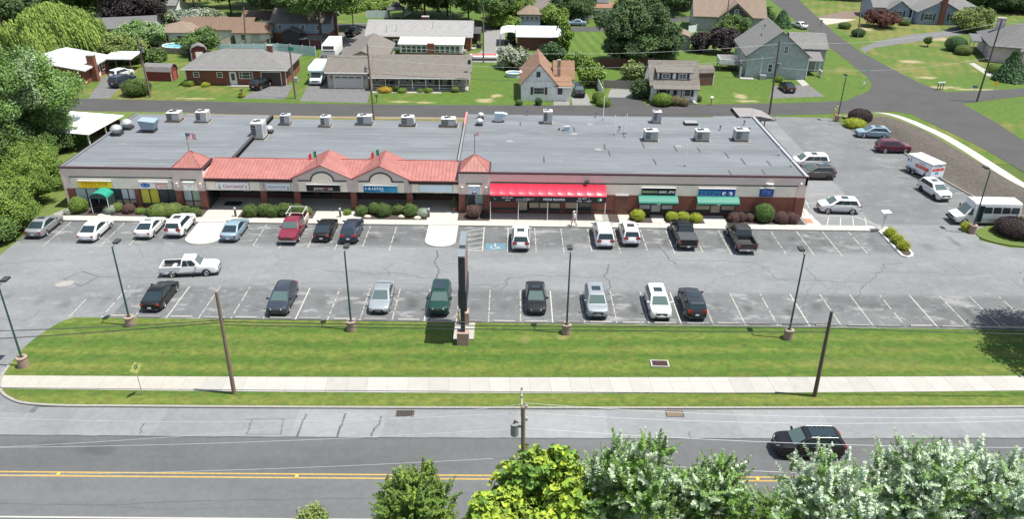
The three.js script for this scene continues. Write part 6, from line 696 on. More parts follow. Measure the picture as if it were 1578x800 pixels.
{ const h = house('beige cape house with a dark gabled dormer at the top of the picture', 49.6, -190.6, -0.1); block(h, { w: 15.6, d: 10, h: 3.4, rise: 3.4, roof: 'gx', wall: sGreyHouse, tile: roofTan, over: 0.4 }); block(h, { x: 1.2, z: 3.2, w: 7.2, d: 5, h: 3.4, rise: 3, roof: 'gz', wall: sGreyHouse, tile: roofTan, over: 0.4 }); part(h, 'gable_panel', extrude([[-3, 3.5], [3, 3.5], [0, 6.0]], 0.05).translate(1.2, 0, 5.71), M(0.06, 0.05, 0.055, 0.8)); win(h, 1.2, 4.5, 5.79, 'f', 0.9, 1.2); win(h, -0.6, 1.8, 5.72, 'f', 1.2, 1.1, { shutter: navy }); for (const z of [-2.5, 0, 2.5]) win(h, -7.83, 1.8, z, 'l', 0.9, 1.3); }
{ const h = house('blue house with white trim and a brick chimney on its front gable', 100, -208, -0.06); block(h, { w: 21, d: 9, h: 3, rise: 2.4, roof: 'gx', wall: sSteel, tile: roofGrey, over: 0.45 }); block(h, { x: 3.2, z: 6.5, w: 10, d: 7, h: 3, rise: 2.5, roof: 'gz', wall: sSteel, tile: roofGrey, over: 0.45 }); block(h, { x: -5, z: 5, w: 5, d: 3, h: 2.9, rise: 1.8, roof: 'gz', wall: sSteel, tile: roofGrey, over: 0.4 }); chimney(h, 3.6, 0, 10.2, 1.1, 6.8); win(h, 0.6, 1.8, 10.03, 'f', 2.2, 1.5, { split: 0.001, shutter: navy }); win(h, 6.2, 1.8, 10.03, 'f', 1.3, 1.5, { shutter: navy }); win(h, -5, 1.8, 6.53, 'f', 1.8, 1.3, { shutter: navy }); for (const x of [-8.6, -9.9]) win(h, x, 1.8, 4.53, 'f', 0.9, 1.4); block(h, { x: 10.5, z: -2, w: 9, d: 8, h: 3, rise: 2.2, roof: 'hip', wall: sSteel, tile: roofGrey, over: 0.4 }); part(h, 'porch_rail', [box(4.4, 0.08, 0.08, -4.4, 1, 7.4), box(4.4, 0.6, 0.04, -4.4, 0.35, 7.4)], mat.white); post(h, -2.2, 7.4, 0, 2.9, mat.white, 0.1); }
{ const h = house('pinkish stucco house with a dark roof at the right edge', 104.5, -163.5, -0.32); block(h, { w: 16, d: 14, h: 3, rise: 4, roof: 'hip', wall: sPink, tile: roofDark, over: 0.8 }); block(h, { x: 0, z: 7.5, w: 6, d: 4, h: 3, rise: 2, roof: 'gz', wall: sPink, tile: roofGrey, over: 0.5 }); part(h, 'gable_panel', extrude([[-2.8, 3], [2.8, 3], [0, 4.9]], 0.05).translate(0, 0, 9.52), siding(0.45, 0.56, 0.64)); win(h, -8.03, 1.6, 3.5, 'l', 1.6, 1.4, { split: 0.001 }); win(h, -1.5, 1.6, 9.53, 'f', 1.2, 1.3, { split: 0.001 }); win(h, 1.8, 1.6, 9.53, 'f', 1, 1.2, { frame: darkS }); chimney(h, -5.5, 2.6, -3.5, 1.5, 4.2, sPink); block(h, { x: -9, z: -1.5, w: 3, d: 5, h: 2.6, rise: 0.6, roof: 'shed', tile: roofDark, over: 0.3 }); for (const z of [0.6, -3.4]) post(h, -10.2, z, 0, 2.7); hdoor(h, -8.03, 0.2, -1.5, 'l', 1, 2.1, mat.white, true); }
{ const h = house('white two-storey house with purple shutters at the top centre', 20, -204.5, 0.02); block(h, { w: 7, d: 8, h: 5.6, rise: 2, roof: 'gx', wall: sWhite, tile: roofTan, over: 0.4 }); block(h, { x: 0.6, z: 4.8, w: 8.2, d: 2, h: 2.6, rise: 0.9, roof: 'shed', wall: sWhite, tile: roofOrange, over: 0.35 }); win(h, -1, 4.6, 4.03, 'f', 1.7, 1.3, { shutter: maroonS }); for (const x of [-1.8, 0.2]) win(h, x, 1.5, 5.83, 'f', 0.8, 1.1, { shutter: maroonS }); win(h, 3.6, 1.6, 5.83, 'f', 1.2, 1.5); }
{ const h = house('small tan roofed cottage with a glazed front porch', 5.4, -195, 0); block(h, { x: -1.4, z: 2.8, w: 5, d: 5.6, h: 2.5, rise: 1.6, roof: 'hip', wall: sSage, tile: roofTan, over: 0.4 }); block(h, { x: 3.6, z: -2, w: 9, d: 7, h: 2.8, rise: 1.8, roof: 'gx', wall: sGreyHouse, tile: roofTaupe, over: 0.4 }); for (let k = 0; k < 4; k++) win(h, -3.05 + k * 1.1, 1.75, 5.63, 'f', 1.0, 0.9); part(h, 'porch_rail', box(4.9, 0.9, 0.06, -1.4, 0.05, 5.66), M(0.45, 0.55, 0.6, 0.6)); chimney(h, -1.2, 3.4, 0.5, 0.5, 1.6); }
{ const h = house('small tan cottage with a rusty roof at the top left centre', -56, -182, 0); block(h, { w: 6, d: 5, h: 2.6, rise: 1.2, roof: 'gx', wall: sCream, tile: roofBrown, over: 0.35 }); win(h, -1.4, 1.5, 2.53, 'f', 0.9, 1, { frame: darkS }); hdoor(h, 1, 0, 2.53, 'f', 1, 2, mat.white); }
{ const h = house('tall white building behind the shade tree at the top', -45, -206, 0); block(h, { w: 14, d: 8, h: 8, rise: 2, roof: 'gx', wall: sWhite, tile: roofGrey, over: 0.3 }); for (const x of [-5, -2, 1, 4]) for (const y of [2, 5]) win(h, x, y, 4.03, 'f', 1, 1.4); }
{ const h = house('grey house with a dark lower wall at the top left', -88, -196, 0.1); block(h, { w: 18, d: 9, h: 3, rise: 1.8, roof: 'gx', wall: sWhite, tile: roofGrey, over: 0.4 }); for (const x of [-6, -2, 2, 6]) win(h, x, 1.6, 4.53, 'f', 1.1, 1.1); }
// outbuildings
function shed(label, x, z, turn, w, d, h, rise, wall, tile, gambrel, doorMat) { const s = thing('garden_shed', label, 'shed', x, z, turn, 0.01), o = 0.15; if (gambrel) { const prof = [[-d / 2, h], [-d / 2 * 0.72, h + rise * 0.62], [0, h + rise], [d / 2 * 0.72, h + rise * 0.62], [d / 2, h]], g = extrude([[-d / 2, 0], [d / 2, 0], ...prof.slice().reverse()], w); g.translate(0, 0, -w / 2); g.rotateY(PI / 2); part(s, 'wall', muv(g), wall); const r = extrude([...prof.map(([a, b]) => [a * 1.08, b + 0.08]), ...prof.slice().reverse().map(([a, b]) => [a, b + 0.005])], w + 2 * o); r.translate(0, 0, -w / 2 - o); r.rotateY(PI / 2); part(s, 'roof', muv(r), tile); } else block(s, { w, d, h, rise, roof: 'gx', wall, tile, over: 0.2 }); part(s, 'trim', [box(0.12, h, 0.06, w / 2 + 0.02, 0, d / 2), box(0.12, h, 0.06, w / 2 + 0.02, 0, -d / 2), box(0.12, h, 0.06, -w / 2, 0, d / 2 + 0.02)], mat.white); part(s, 'door', box(0.05, h * 0.9, d * 0.45, w / 2 + 0.03, 0.05, 0), doorMat); return s; }
shed('red gambrel shed with a pale roof on the lawn beside the brick ranch', -60.4, -137.2, -0.05, 4.6, 2.6, 1.55, 1.2, M(0.17, 0.03, 0.03, 0.8), roofGrey, true, M(0.35, 0.09, 0.06, 0.7)); shed('dark red shed with white framed doors behind the brick ranch', -59.3, -152.6, -1.2, 3.6, 2.8, 1.8, 1.1, M(0.12, 0.025, 0.03, 0.8), roofGrey, true, mat.white);
shed('grey vinyl shed behind the dark tree and dormer house', 35.4, -168.5, 1.35, 5.2, 3.2, 2.1, 1.1, sGreyHouse, roofTan, true, sGreyHouse); shed('small maroon shed between the blue grey house and camper', -39.4, -163.5, 0, 2.4, 1.8, 1.8, 0.6, M(0.12, 0.04, 0.06, 0.8), roofTaupe, false, mat.dark); shed('brown shed beside the dormer house', 33.2, -139.5, 0.2, 3.4, 3, 2.1, 1.1, M(0.12, 0.06, 0.04, 0.8), roofTaupe, true, mat.wood);
{ const s = thing('barn', 'low outbuilding with a white metal roof beside the carport', 'outbuilding', 5.6, -167, 0, 0.01); block(s, { w: 9, d: 6.5, h: 2.6, rise: 1.0, roof: 'shed', wall: mat.brickDark, tile: M(0.36, 0.375, 0.385, 0.5), over: 0.3 }); part(s, 'side_lean_to', [box(1.2, 2, 3, 5.3, 0, 1.5)], M(0.42, 0.5, 0.5, 0.5)); }
{ const s = thing('carport', 'white arched carport over the dark SUV', 'carport', -0.4, -170.5, 0, 0.01), pr = []; for (let k = 0; k <= 8; k++) pr.push([2.1 * Math.cos(PI * k / 8), 2.3 + 0.7 * Math.sin(PI * k / 8)]); const g = extrude([...pr, ...pr.slice().reverse().map(([a, b]) => [a * 0.97, b - 0.06])], 7); g.translate(0, 0, -3.5); part(s, 'roof', muv(g), M(0.74, 0.74, 0.72, 0.5)); for (const x of [-2.05, 2.05]) for (const z of [-3.3, 0, 3.3]) post(s, x, z, 0, 2.3, mat.white, 0.04); }
{ const s = thing('carport', 'low white metal carport roof behind the big left maple', 'carport', -58, -103.8, -0.19, 0.01); block(s, { w: 8, d: 7.3, h: 2.5, rise: 0.35, roof: 'shed', tile: M(0.76, 0.76, 0.75, 0.4), over: 0.2 }); for (const a of [-4, 4]) for (const b of [-3.3, 0, 3.5]) post(s, a * 0.95, b, 0, 2.5, mat.white, 0.07); part(s, 'rear_wall', box(7.6, 2.3, 0.15, 0, 0, -3.5), mat.brickDark); }
{ const [x, z] = at(610, 32), s = thing('gazebo', 'dark metal gazebo with a two-tier roof at the top', 'gazebo', x, z - 1.5, 0.1, 0.01); for (const a of [-1.7, 1.7]) for (const b of [-1.7, 1.7]) post(s, a, b, 0, 2.4, mat.dark, 0.08); part(s, 'roof', hipGeo(3.6, 3.6, 2.4, 1.2, 0.3), M(0.04, 0.042, 0.05, 0.6)); part(s, 'roof_tier', hipGeo(1.6, 1.6, 3.4, 0.6, 0.2), M(0.04, 0.042, 0.05, 0.6)); part(s, 'bench', box(1.6, 0.5, 0.7, 0, 0.05, 0), mat.dark); }
// fences
function fence(label, pts, h, m, postMat, step = 2.4, panels = true) { const f = thing('fence', label, 'fence', 0, 0, 0, 0.01); for (let i = 0; i < pts.length - 1; i++) { const [x0, z0] = pts[i], [x1, z1] = pts[i + 1], l = Math.hypot(x1 - x0, z1 - z0), n = Math.max(1, Math.round(l / step)), a = -Math.atan2(z1 - z0, x1 - x0); for (let k = 0; k < n; k++) { const t = (k + 0.5) / n; part(f, 'panel', box(l / n - 0.12, h - 0.12, panels ? 0.05 : 0.04, mix(x0, x1, t), 0.06, mix(z0, z1, t), a), m); } for (let k = 0; k <= n; k++) part(f, 'post', box(0.12, h + 0.1, 0.12, mix(x0, x1, k / n), 0, mix(z0, z1, k / n), a), postMat); } return f; }
const vinyl = M(0.62, 0.68, 0.7, 0.5), vinylB = M(0.42, 0.55, 0.6, 0.5);
fence('white vinyl fence behind the brick ranch', [at(338, 83), at(430, 82), at(487, 87)], 1.9, vinylB, vinyl); fence('weathered board fence behind the cream bungalow', [at(338, 77), at(372, 64)], 1.7, mat.woodGrey, mat.woodGrey); fence('white vinyl fence by the gazebo at the top', [at(565, 28), at(600, 28)], 1.8, vinyl, vinyl); fence('white vinyl fence right of the gazebo', [at(622, 27), at(636, 20)], 1.8, vinyl, vinyl);
fence('grey board fence across the short drive beside the dormer house', [at(930, 136), at(985, 139)], 1.5, mat.woodGrey, mat.woodGrey); fence('white slanting vinyl fence along the small drive', [at(918, 130), at(928, 152)], 1.7, vinyl, vinyl); fence('brown board fence below the big dark tree', [at(922, 105), at(960, 106), at(1005, 104)], 1.9, mat.brickDark, mat.woodDark); fence('white vinyl fence beside the tan ranch lot', [at(1060, 52), at(1072, 50)], 1.7, vinyl, vinyl);
fence('low dark wire fence beyond the vinyl fence', [at(378, 78), at(405, 74), at(425, 66)], 1.3, M(0.09, 0.08, 0.06, 0.9), mat.woodDark, 2.2); fence('low grey fence under the bungalow garden', [at(235, 82), at(290, 84)], 1.2, mat.woodGrey, mat.woodGrey);
// pools and yard things
function pool(label, px, py, r, h, tall) { const [x, z] = at(px, py), p = thing('swimming_pool', label, 'pool', x, z, 0, 0.01); part(p, 'wall', new THREE.CylinderGeometry(r, r, h, 28, 1, true).scale(1, 1, tall).translate(0, h / 2, 0), M(0.4, 0.5, 0.55, 0.5)); part(p, 'rim', new THREE.TorusGeometry(r, 0.12, 6, 28).rotateX(PI / 2).scale(1, 1, tall).translate(0, h, 0), mat.white); part(p, 'water', new THREE.CircleGeometry(r - 0.1, 28).rotateX(-PI / 2).scale(1, 1, tall).translate(0, h - 0.15, 0), new THREE.MeshPhysicalMaterial({ color: new THREE.Color().setRGB(0.12, 0.36, 0.46), roughness: 0.08 })); }
pool('round above-ground pool with blue water by the cream bungalow', 280, 79, 3.4, 1.1, 0.7); pool('small pale blue pool beside the orange roofed house', 791, 118, 1.3, 0.7, 0.8);
{ const [x, z] = at(747, 92), s = thing('boat', 'upturned red and white boat hull on the gravel drive', 'boat', x, z, 0.05, 0.3); part(s, 'hull', creased(extrude([[-2.6, 0], [2.4, 0], [2.9, 0.3], [2.4, 0.62], [-2.7, 0.62]], 1.5, 0.2).translate(0, 0, -0.75), 0.5), mat.white); part(s, 'cover', box(4.6, 0.1, 1.3, -0.1, 0.62, 0), M(0.4, 0.08, 0.07, 0.7)); part(s, 'trestle', [box(0.15, 0.35, 1.2, -1.5, -0.3, 0), box(0.15, 0.35, 1.2, 1.5, -0.3, 0)], mat.wood); }
{ const items = [['stack of old boards and crates beside the sunroom', 722, 90], ['dark clutter of bins by the pale roofed house', 735, 74], ['covered garden machine on the gravel drive', 712, 84]]; items.forEach(([l, px, py], i) => { const [x, z] = at(px, py), s = thing('yard_clutter', l, 'clutter', x, z, 0.3 * i, 0.01); part(s, 'crate', [box(1.6, 0.5, 0.9, 0, 0, 0), box(0.9, 0.35, 0.7, 0.5, 0.5, 0.1, 0.4)], i === 1 ? mat.dark : mat.woodGrey); part(s, 'lid', box(1.1, 0.2, 0.7, -0.9, 0.02, 0.7, 0.5), mat.offwhite); }); }
{ const [x, z] = at(727, 68), s = thing('lean_to', 'dark open lean-to shelter beside the long pale roofed house', 'shelter', x, z - 1.6, 0, 0.01); block(s, { w: 3.6, d: 3.4, h: 2.1, rise: 0.7, roof: 'shed', tile: M(0.05, 0.05, 0.055, 0.8), over: 0.2 }); for (const a of [-1.7, 1.7]) for (const b of [-1.6, 1.6]) post(s, a, b, 0, 2.1, mat.woodDark); part(s, 'back_wall', box(3.4, 2, 0.1, 0, 0, -1.6), mat.woodDark); }
// ---------- trees and shrubs ----------
function onPlane(px, py, z) { const d = new V3((px - 789) / FOCAL, -(py - 400) / FOCAL, -1).applyEuler(camera.rotation), t = z / d.z; return [d.x * t, EYE + d.y * t]; }
function leafSpray(n, len, wid, seed, flat = 0.5) { // a handful of folded pointed leaves round one twig
  const r = rng(seed), pos = []; for (let k = 0; k < n; k++) { const c = new V3(r() * 2 - 1, (r() * 2 - 1) * 0.8, r() * 2 - 1).multiplyScalar(0.75), d = new V3(r() * 2 - 1, r() * 1.2 - 0.5, r() * 2 - 1).normalize(), up = new V3(r() - 0.5, flat + r(), r() - 0.5).normalize(), s = d.clone().cross(up).normalize(), nn = s.clone().cross(d).normalize(), l = len * (0.7 + 0.6 * r()), w = wid * (0.7 + 0.6 * r()), a = c, t = c.clone().addScaledVector(d, l), m = c.clone().addScaledVector(d, l * 0.45), L = m.clone().addScaledVector(s, w / 2).addScaledVector(nn, w * 0.2), Q2 = m.clone().addScaledVector(s, -w / 2).addScaledVector(nn, w * 0.2); pos.push(...a.toArray(), ...L.toArray(), ...t.toArray(), ...a.toArray(), ...t.toArray(), ...Q2.toArray()); }
  const g = new THREE.BufferGeometry(); g.setAttribute('position', new THREE.Float32BufferAttribute(pos, 3)); g.computeVertexNormals(); return g;
}
const SPRAY = { fine: leafSpray(12, 0.5, 0.26, 1), near: leafSpray(14, 0.52, 0.3, 2), big: leafSpray(8, 0.85, 0.62, 3, 1), trim: leafSpray(10, 0.55, 0.35, 4), needle: leafSpray(14, 0.75, 0.1, 5, 0.2), far: leafSpray(9, 0.75, 0.5, 6) };
{ const r = rng(8), pos = []; for (let k = 0; k < 16; k++) { const y = -k / 16, a = r() * 7, dx = Math.cos(a), dz = Math.sin(a), l = 0.1, w = 0.22; pos.push(0.1 * dx, y, 0.1 * dz, 0.1 * dx + dx * w - dz * 0.3, y - l * 0.5, 0.1 * dz + dz * w + dx * 0.3, dx * 0.7, y - 0.2, dz * 0.7, 0.1 * dx, y, 0.1 * dz, dx * 0.7, y - 0.2, dz * 0.7, 0.1 * dx + dx * w + dz * 0.3, y - l * 0.5, 0.1 * dz + dz * w - dx * 0.3); } const g = new THREE.BufferGeometry(); g.setAttribute('position', new THREE.Float32BufferAttribute(pos, 3)); g.computeVertexNormals(); SPRAY.strand = g; }
{ const r = rng(18), pos = []; for (let k = 0; k < 46; k++) { const y = k / 46, a = k * 2.4 + r(), out = 0.24 * (1 - 0.55 * y) * (0.7 + 0.6 * r()), d = new V3(Math.cos(a), 0.35 + 0.5 * y + 0.5 * (r() - 0.5), Math.sin(a)).normalize(), s = new V3(-Math.sin(a), 0.3 * (r() - 0.5), Math.cos(a)), b = new V3(0, y, 0), t = b.clone().addScaledVector(d, out), m = b.clone().addScaledVector(d, out * 0.55), w = out * 0.3, L = m.clone().addScaledVector(s, w), Q2 = m.clone().addScaledVector(s, -w); for (const v of [b, L, t, b, t, Q2]) pos.push(v.x, v.y, v.z); } const g = new THREE.BufferGeometry(); g.setAttribute('position', new THREE.Float32BufferAttribute(pos, 3)); g.computeVertexNormals(); SPRAY.spire = g; }
const leafMat = new THREE.MeshPhysicalMaterial({ color: 0xffffff, roughness: 0.85, transmission: 0.25, thickness: 0, side: THREE.DoubleSide });
const PAL = { maple: [[0.07, 0.135, 0.02], [0.115, 0.2, 0.032], [0.05, 0.1, 0.02]], deep: [[0.042, 0.088, 0.018], [0.066, 0.13, 0.025], [0.032, 0.066, 0.016]], bright: [[0.125, 0.21, 0.02], [0.18, 0.26, 0.03], [0.08, 0.15, 0.018]], lime: [[0.24, 0.33, 0.015], [0.15, 0.26, 0.018], [0.32, 0.39, 0.025], [0.08, 0.17, 0.018]], silver: [[0.12, 0.22, 0.04], [0.48, 0.56, 0.44], [0.4, 0.49, 0.35], [0.13, 0.23, 0.05], [0.55, 0.62, 0.5], [0.35, 0.45, 0.3]], mixed: [[0.1, 0.2, 0.025], [0.13, 0.24, 0.03], [0.45, 0.52, 0.38], [0.09, 0.18, 0.022], [0.32, 0.42, 0.24], [0.12, 0.22, 0.03]], silverGreen: [[0.1, 0.2, 0.03], [0.13, 0.24, 0.035], [0.32, 0.4, 0.25], [0.08, 0.16, 0.025], [0.11, 0.21, 0.03]], willow: [[0.18, 0.27, 0.04], [0.24, 0.33, 0.055], [0.12, 0.2, 0.03]], barberry: [[0.042, 0.022, 0.022], [0.06, 0.032, 0.03], [0.03, 0.017, 0.018]], purple: [[0.017, 0.009, 0.011], [0.027, 0.013, 0.015], [0.012, 0.008, 0.009]], brownred: [[0.11, 0.055, 0.05], [0.15, 0.08, 0.065], [0.08, 0.045, 0.04]], red: [[0.085, 0.02, 0.016], [0.12, 0.036, 0.022], [0.055, 0.016, 0.013]], conifer: [[0.045, 0.11, 0.035], [0.065, 0.145, 0.04], [0.033, 0.08, 0.028]], box: [[0.075, 0.13, 0.02], [0.11, 0.17, 0.03], [0.05, 0.095, 0.016]], olive: [[0.14, 0.2, 0.04], [0.19, 0.24, 0.055], [0.1, 0.15, 0.03]], gold: [[0.3, 0.34, 0.02], [0.36, 0.38, 0.03], [0.2, 0.26, 0.02]], frost: [[0.3, 0.35, 0.28], [0.4, 0.45, 0.36], [0.2, 0.26, 0.18]], blossom: [[0.09, 0.15, 0.04], [0.45, 0.43, 0.42], [0.12, 0.17, 0.05]], rose: [[0.1, 0.15, 0.04], [0.35, 0.17, 0.16], [0.14, 0.17, 0.05]], flower: [[0.55, 0.22, 0.02], [0.5, 0.36, 0.03], [0.12, 0.18, 0.03]] };
const mtx = new THREE.Matrix4(), qt = new THREE.Quaternion(), q2 = new THREE.Quaternion(), YUP = new V3(0, 1, 0);
function scatter(parent, name, list, geo, pal, rand, clumpTint = 0.25) { // list: [position, outward direction, size, clump number]
  const m = new THREE.InstancedMesh(geo, leafMat, list.length), c = new THREE.Color(), tint = {};
  list.forEach(([p, dir, s, k], i) => { qt.setFromAxisAngle(YUP, rand() * 7); q2.setFromUnitVectors(YUP, dir); qt.premultiply(q2); const sc = Array.isArray(s) ? s : [s, s, s]; mtx.compose(p, qt, new V3(...sc)); m.setMatrixAt(i, mtx); const a = pal[Math.floor(rand() * pal.length)], b = tint[k] ??= pal[Math.floor(rand() * pal.length)], t = clumpTint, v = 1 + 0.34 * rand(); c.setRGB(mix(a[0], b[0], t) * v, mix(a[1], b[1], t) * v, mix(a[2], b[2], t) * v); m.setColorAt(i, c); });
  m.name = name; m.userData = { kind: 'stuff' }; shade(m); parent.add(m); return m;
}
function limbs(rand, base, h, spread, r, n, y0) { // a tapered trunk that forks
  const g = [], top = [base[0] + (rand() - 0.5) * 0.4, y0 + (h - y0) * 0.55, base[2] + (rand() - 0.5) * 0.4]; g.push(rod([base[0], base[1] - 0.2, base[2]], [base[0], y0, base[2]], r, r * 0.78, 9), rod([base[0], y0, base[2]], top, r * 0.78, r * 0.25, 8));
  for (let k = 0; k < n; k++) { const a = k / n * 6.28 + rand(), y = y0 * (0.75 + 0.5 * rand()), e = [base[0] + Math.cos(a) * spread * (0.5 + 0.3 * rand()), y + (h - y) * (0.35 + 0.35 * rand()), base[2] + Math.sin(a) * spread * (0.5 + 0.3 * rand())]; g.push(rod([base[0], y, base[2]], e, r * 0.42, r * 0.1, 6)); const f = [e[0] + Math.cos(a + 0.7) * spread * 0.25, e[1] + h * 0.12, e[2] + Math.sin(a + 0.7) * spread * 0.25]; g.push(rod(e, f, r * 0.14, r * 0.05, 5)); }
  return g;
}
let treeSeed = 100;
function tree(label, o) { // o: x, z, h, r, pal, spray, size, n, low (height of crown base), clump
  const rand = rng(treeSeed++), t = thing(o.name || 'tree', label, 'tree', o.x, o.z, 0, 0.01, o.group), low = o.low ?? o.h * 0.22, ry = (o.h - low) / 2, cy = low + ry, r = o.r, list = [];
  part(t, 'trunk', limbs(rand, [0, 0, 0], o.h, r, o.trunk || Math.max(0.12, o.h * 0.02), 6, Math.max(low, o.h * 0.25)), o.bark || mat.bark);
  const K = o.clumps || Math.round(22 + r * 4); let n = o.n || 2200;
  if (o.shape === 'cone') { for (let k = 0; k < n; k++) { const f = Math.pow(rand(), 0.7), y = low + (1 - f) * (o.h - low), a = rand() * 6.283, rad = r * f * (0.72 + 0.35 * Math.abs(Math.sin(a * 3 + f * 20))) * (0.8 + 0.25 * rand()); list.push([new V3(Math.cos(a) * rad, y - 0.1 * f, Math.sin(a) * rad), new V3(Math.cos(a), 0.6, Math.sin(a)).normalize(), o.size * (0.7 + 0.6 * rand()), Math.floor(f * 9)]); } }
  else if (o.shape === 'willow') { for (let k = 0; k < n; k++) { const a = rand() * 6.283, f = Math.sqrt(rand()), wob = 0.8 + 0.3 * Math.sin(a * 5) * Math.sin(f * 9), rad = r * f * wob, y = o.h * (1 - 0.42 * f * f) - 1.2 * rand() * (0.4 + f) - (rand() < 0.6 ? rand() * o.h * 0.45 * f : 0), len = (1.4 + 2.2 * rand()) * Math.min(1.2, y / 4); if (y < 1.5) continue; list.push([new V3(Math.cos(a) * rad, y, Math.sin(a) * rad), new V3(-0.25 + 0.16 * (rand() - 0.5), 1, 0.15 * (rand() - 0.5)).normalize(), [o.size, len, o.size], Math.floor(a * 3) + 10 * Math.floor(f * 4)]); } }
  else {
    const cl = []; for (let k = 0; k < K; k++) { const u = rand() * 2 - 1, a = rand() * 6.283, s = Math.sqrt(1 - u * u), f = 0.5 + 0.45 * Math.pow(rand(), 0.6), lob = 0.86 + 0.3 * vn(Math.cos(a) * 2 + treeSeed * 3, u * 2 + Math.sin(a) * 2); const nar = o.dome ? 1 - 0.5 * Math.max(0, u) : 1; cl.push([new V3(Math.cos(a) * s * r * f * lob * nar, cy + u * ry * f * lob * (u > 0 ? 1.02 : 0.95), Math.sin(a) * s * r * f * lob * nar), r * (o.clump || 0.3) * (0.7 + 0.6 * rand())]); }
    if (o.shoots) for (let k = 0; k < o.shoots; k++) { const a = rand() * 6.283, f = Math.sqrt(rand()) * 0.85; cl.push([new V3(Math.cos(a) * r * f, cy + ry * Math.sqrt(1 - f * f) * (0.98 + 0.1 * rand()), Math.sin(a) * r * f), r * 0.11, 3.2]); }
    const wsum = cl.reduce((s, c) => s + c[1] * c[1], 0);
    cl.forEach(([c, cr, tall = 0.85], k) => { const m = Math.round(n * cr * cr / wsum) * (tall > 2 ? 1.7 : 1); for (let j = 0; j < m; j++) { const u = rand() * 2 - 0.85, a = rand() * 6.283, s = Math.sqrt(Math.max(0, 1 - u * u)), d = new V3(Math.cos(a) * s, u, Math.sin(a) * s), q = cr * (0.55 + 0.5 * Math.pow(rand(), 0.6)); const p = new V3(c.x + d.x * q, c.y + d.y * q * tall, c.z + d.z * q); if (p.y < low * 0.7) continue; list.push([p, d.clone().add(new V3(0, 0.6, 0)).normalize(), o.size * (0.65 + 0.7 * rand()), k]); } });
  }
  if (!o.shape) { const hi = list.reduce((m, e) => Math.max(m, e[0].y), 0), k = (o.h - low) / Math.max(0.1, hi - low); for (const e of list) if (e[0].y > low) e[0].y = low + (e[0].y - low) * k; }
  scatter(t, 'crown', list, SPRAY[o.spray || 'far'], PAL[o.pal], rand, o.tint ?? 0.3); return t;
}
function shrub(label, x, z, w, h, pal, o = {}) {
  h *= 0.9; const rand = rng(treeSeed++), t = thing(o.name || 'shrub', label, 'shrub', x, z, 0, o.y ?? 0.01, o.group), rx = w / (o.boxy ? 2.45 : 2.1), d = (o.d || w) / (o.boxy ? 2.45 : 2.1), ph = rand() * 20, lump = (dir) => 1 + (o.rough ?? 0.27) * 2 * (fbm(dir.x * 2.2 + ph, dir.y * 2.2 + dir.z * 2.2 + ph, 3) - 0.5);
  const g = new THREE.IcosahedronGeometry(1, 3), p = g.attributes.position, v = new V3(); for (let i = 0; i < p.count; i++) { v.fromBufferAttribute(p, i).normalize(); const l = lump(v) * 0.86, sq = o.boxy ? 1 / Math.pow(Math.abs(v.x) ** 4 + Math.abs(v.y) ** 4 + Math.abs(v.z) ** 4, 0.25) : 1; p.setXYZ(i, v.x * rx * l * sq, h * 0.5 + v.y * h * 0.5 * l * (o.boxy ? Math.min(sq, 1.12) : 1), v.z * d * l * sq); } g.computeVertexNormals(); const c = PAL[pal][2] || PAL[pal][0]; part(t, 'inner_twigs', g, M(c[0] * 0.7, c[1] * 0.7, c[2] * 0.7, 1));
  part(t, 'stem', rod([0, -0.05, 0], [0, h * 0.4, 0], 0.05, 0.04, 6), mat.bark);
  const list = [], area = w * h * 3, n = Math.min(o.max || 1400, Math.round(area * (o.dense || 130))), s = o.size || 0.16; for (let k = 0; k < n; k++) { const u = rand() * 1.9 - 0.9, a = rand() * 6.283, q = Math.sqrt(Math.max(0, 1 - u * u)), dir = new V3(Math.cos(a) * q, u, Math.sin(a) * q), l = lump(dir) * (0.88 + 0.14 * rand()), sq = o.boxy ? 1 / Math.pow(dir.x ** 4 + dir.y ** 4 + dir.z ** 4, 0.25) : 1; list.push([new V3(dir.x * rx * l * sq, h * 0.5 + dir.y * h * 0.5 * l * (o.boxy ? Math.min(sq, 1.12) : 1), dir.z * d * l * sq), dir, s * (0.7 + 0.6 * rand()), Math.floor((a + u * 3) * 2)]); }
  scatter(t, 'foliage', list, SPRAY[o.spray || 'trim'], PAL[pal], rand, 0.4); return t;
}
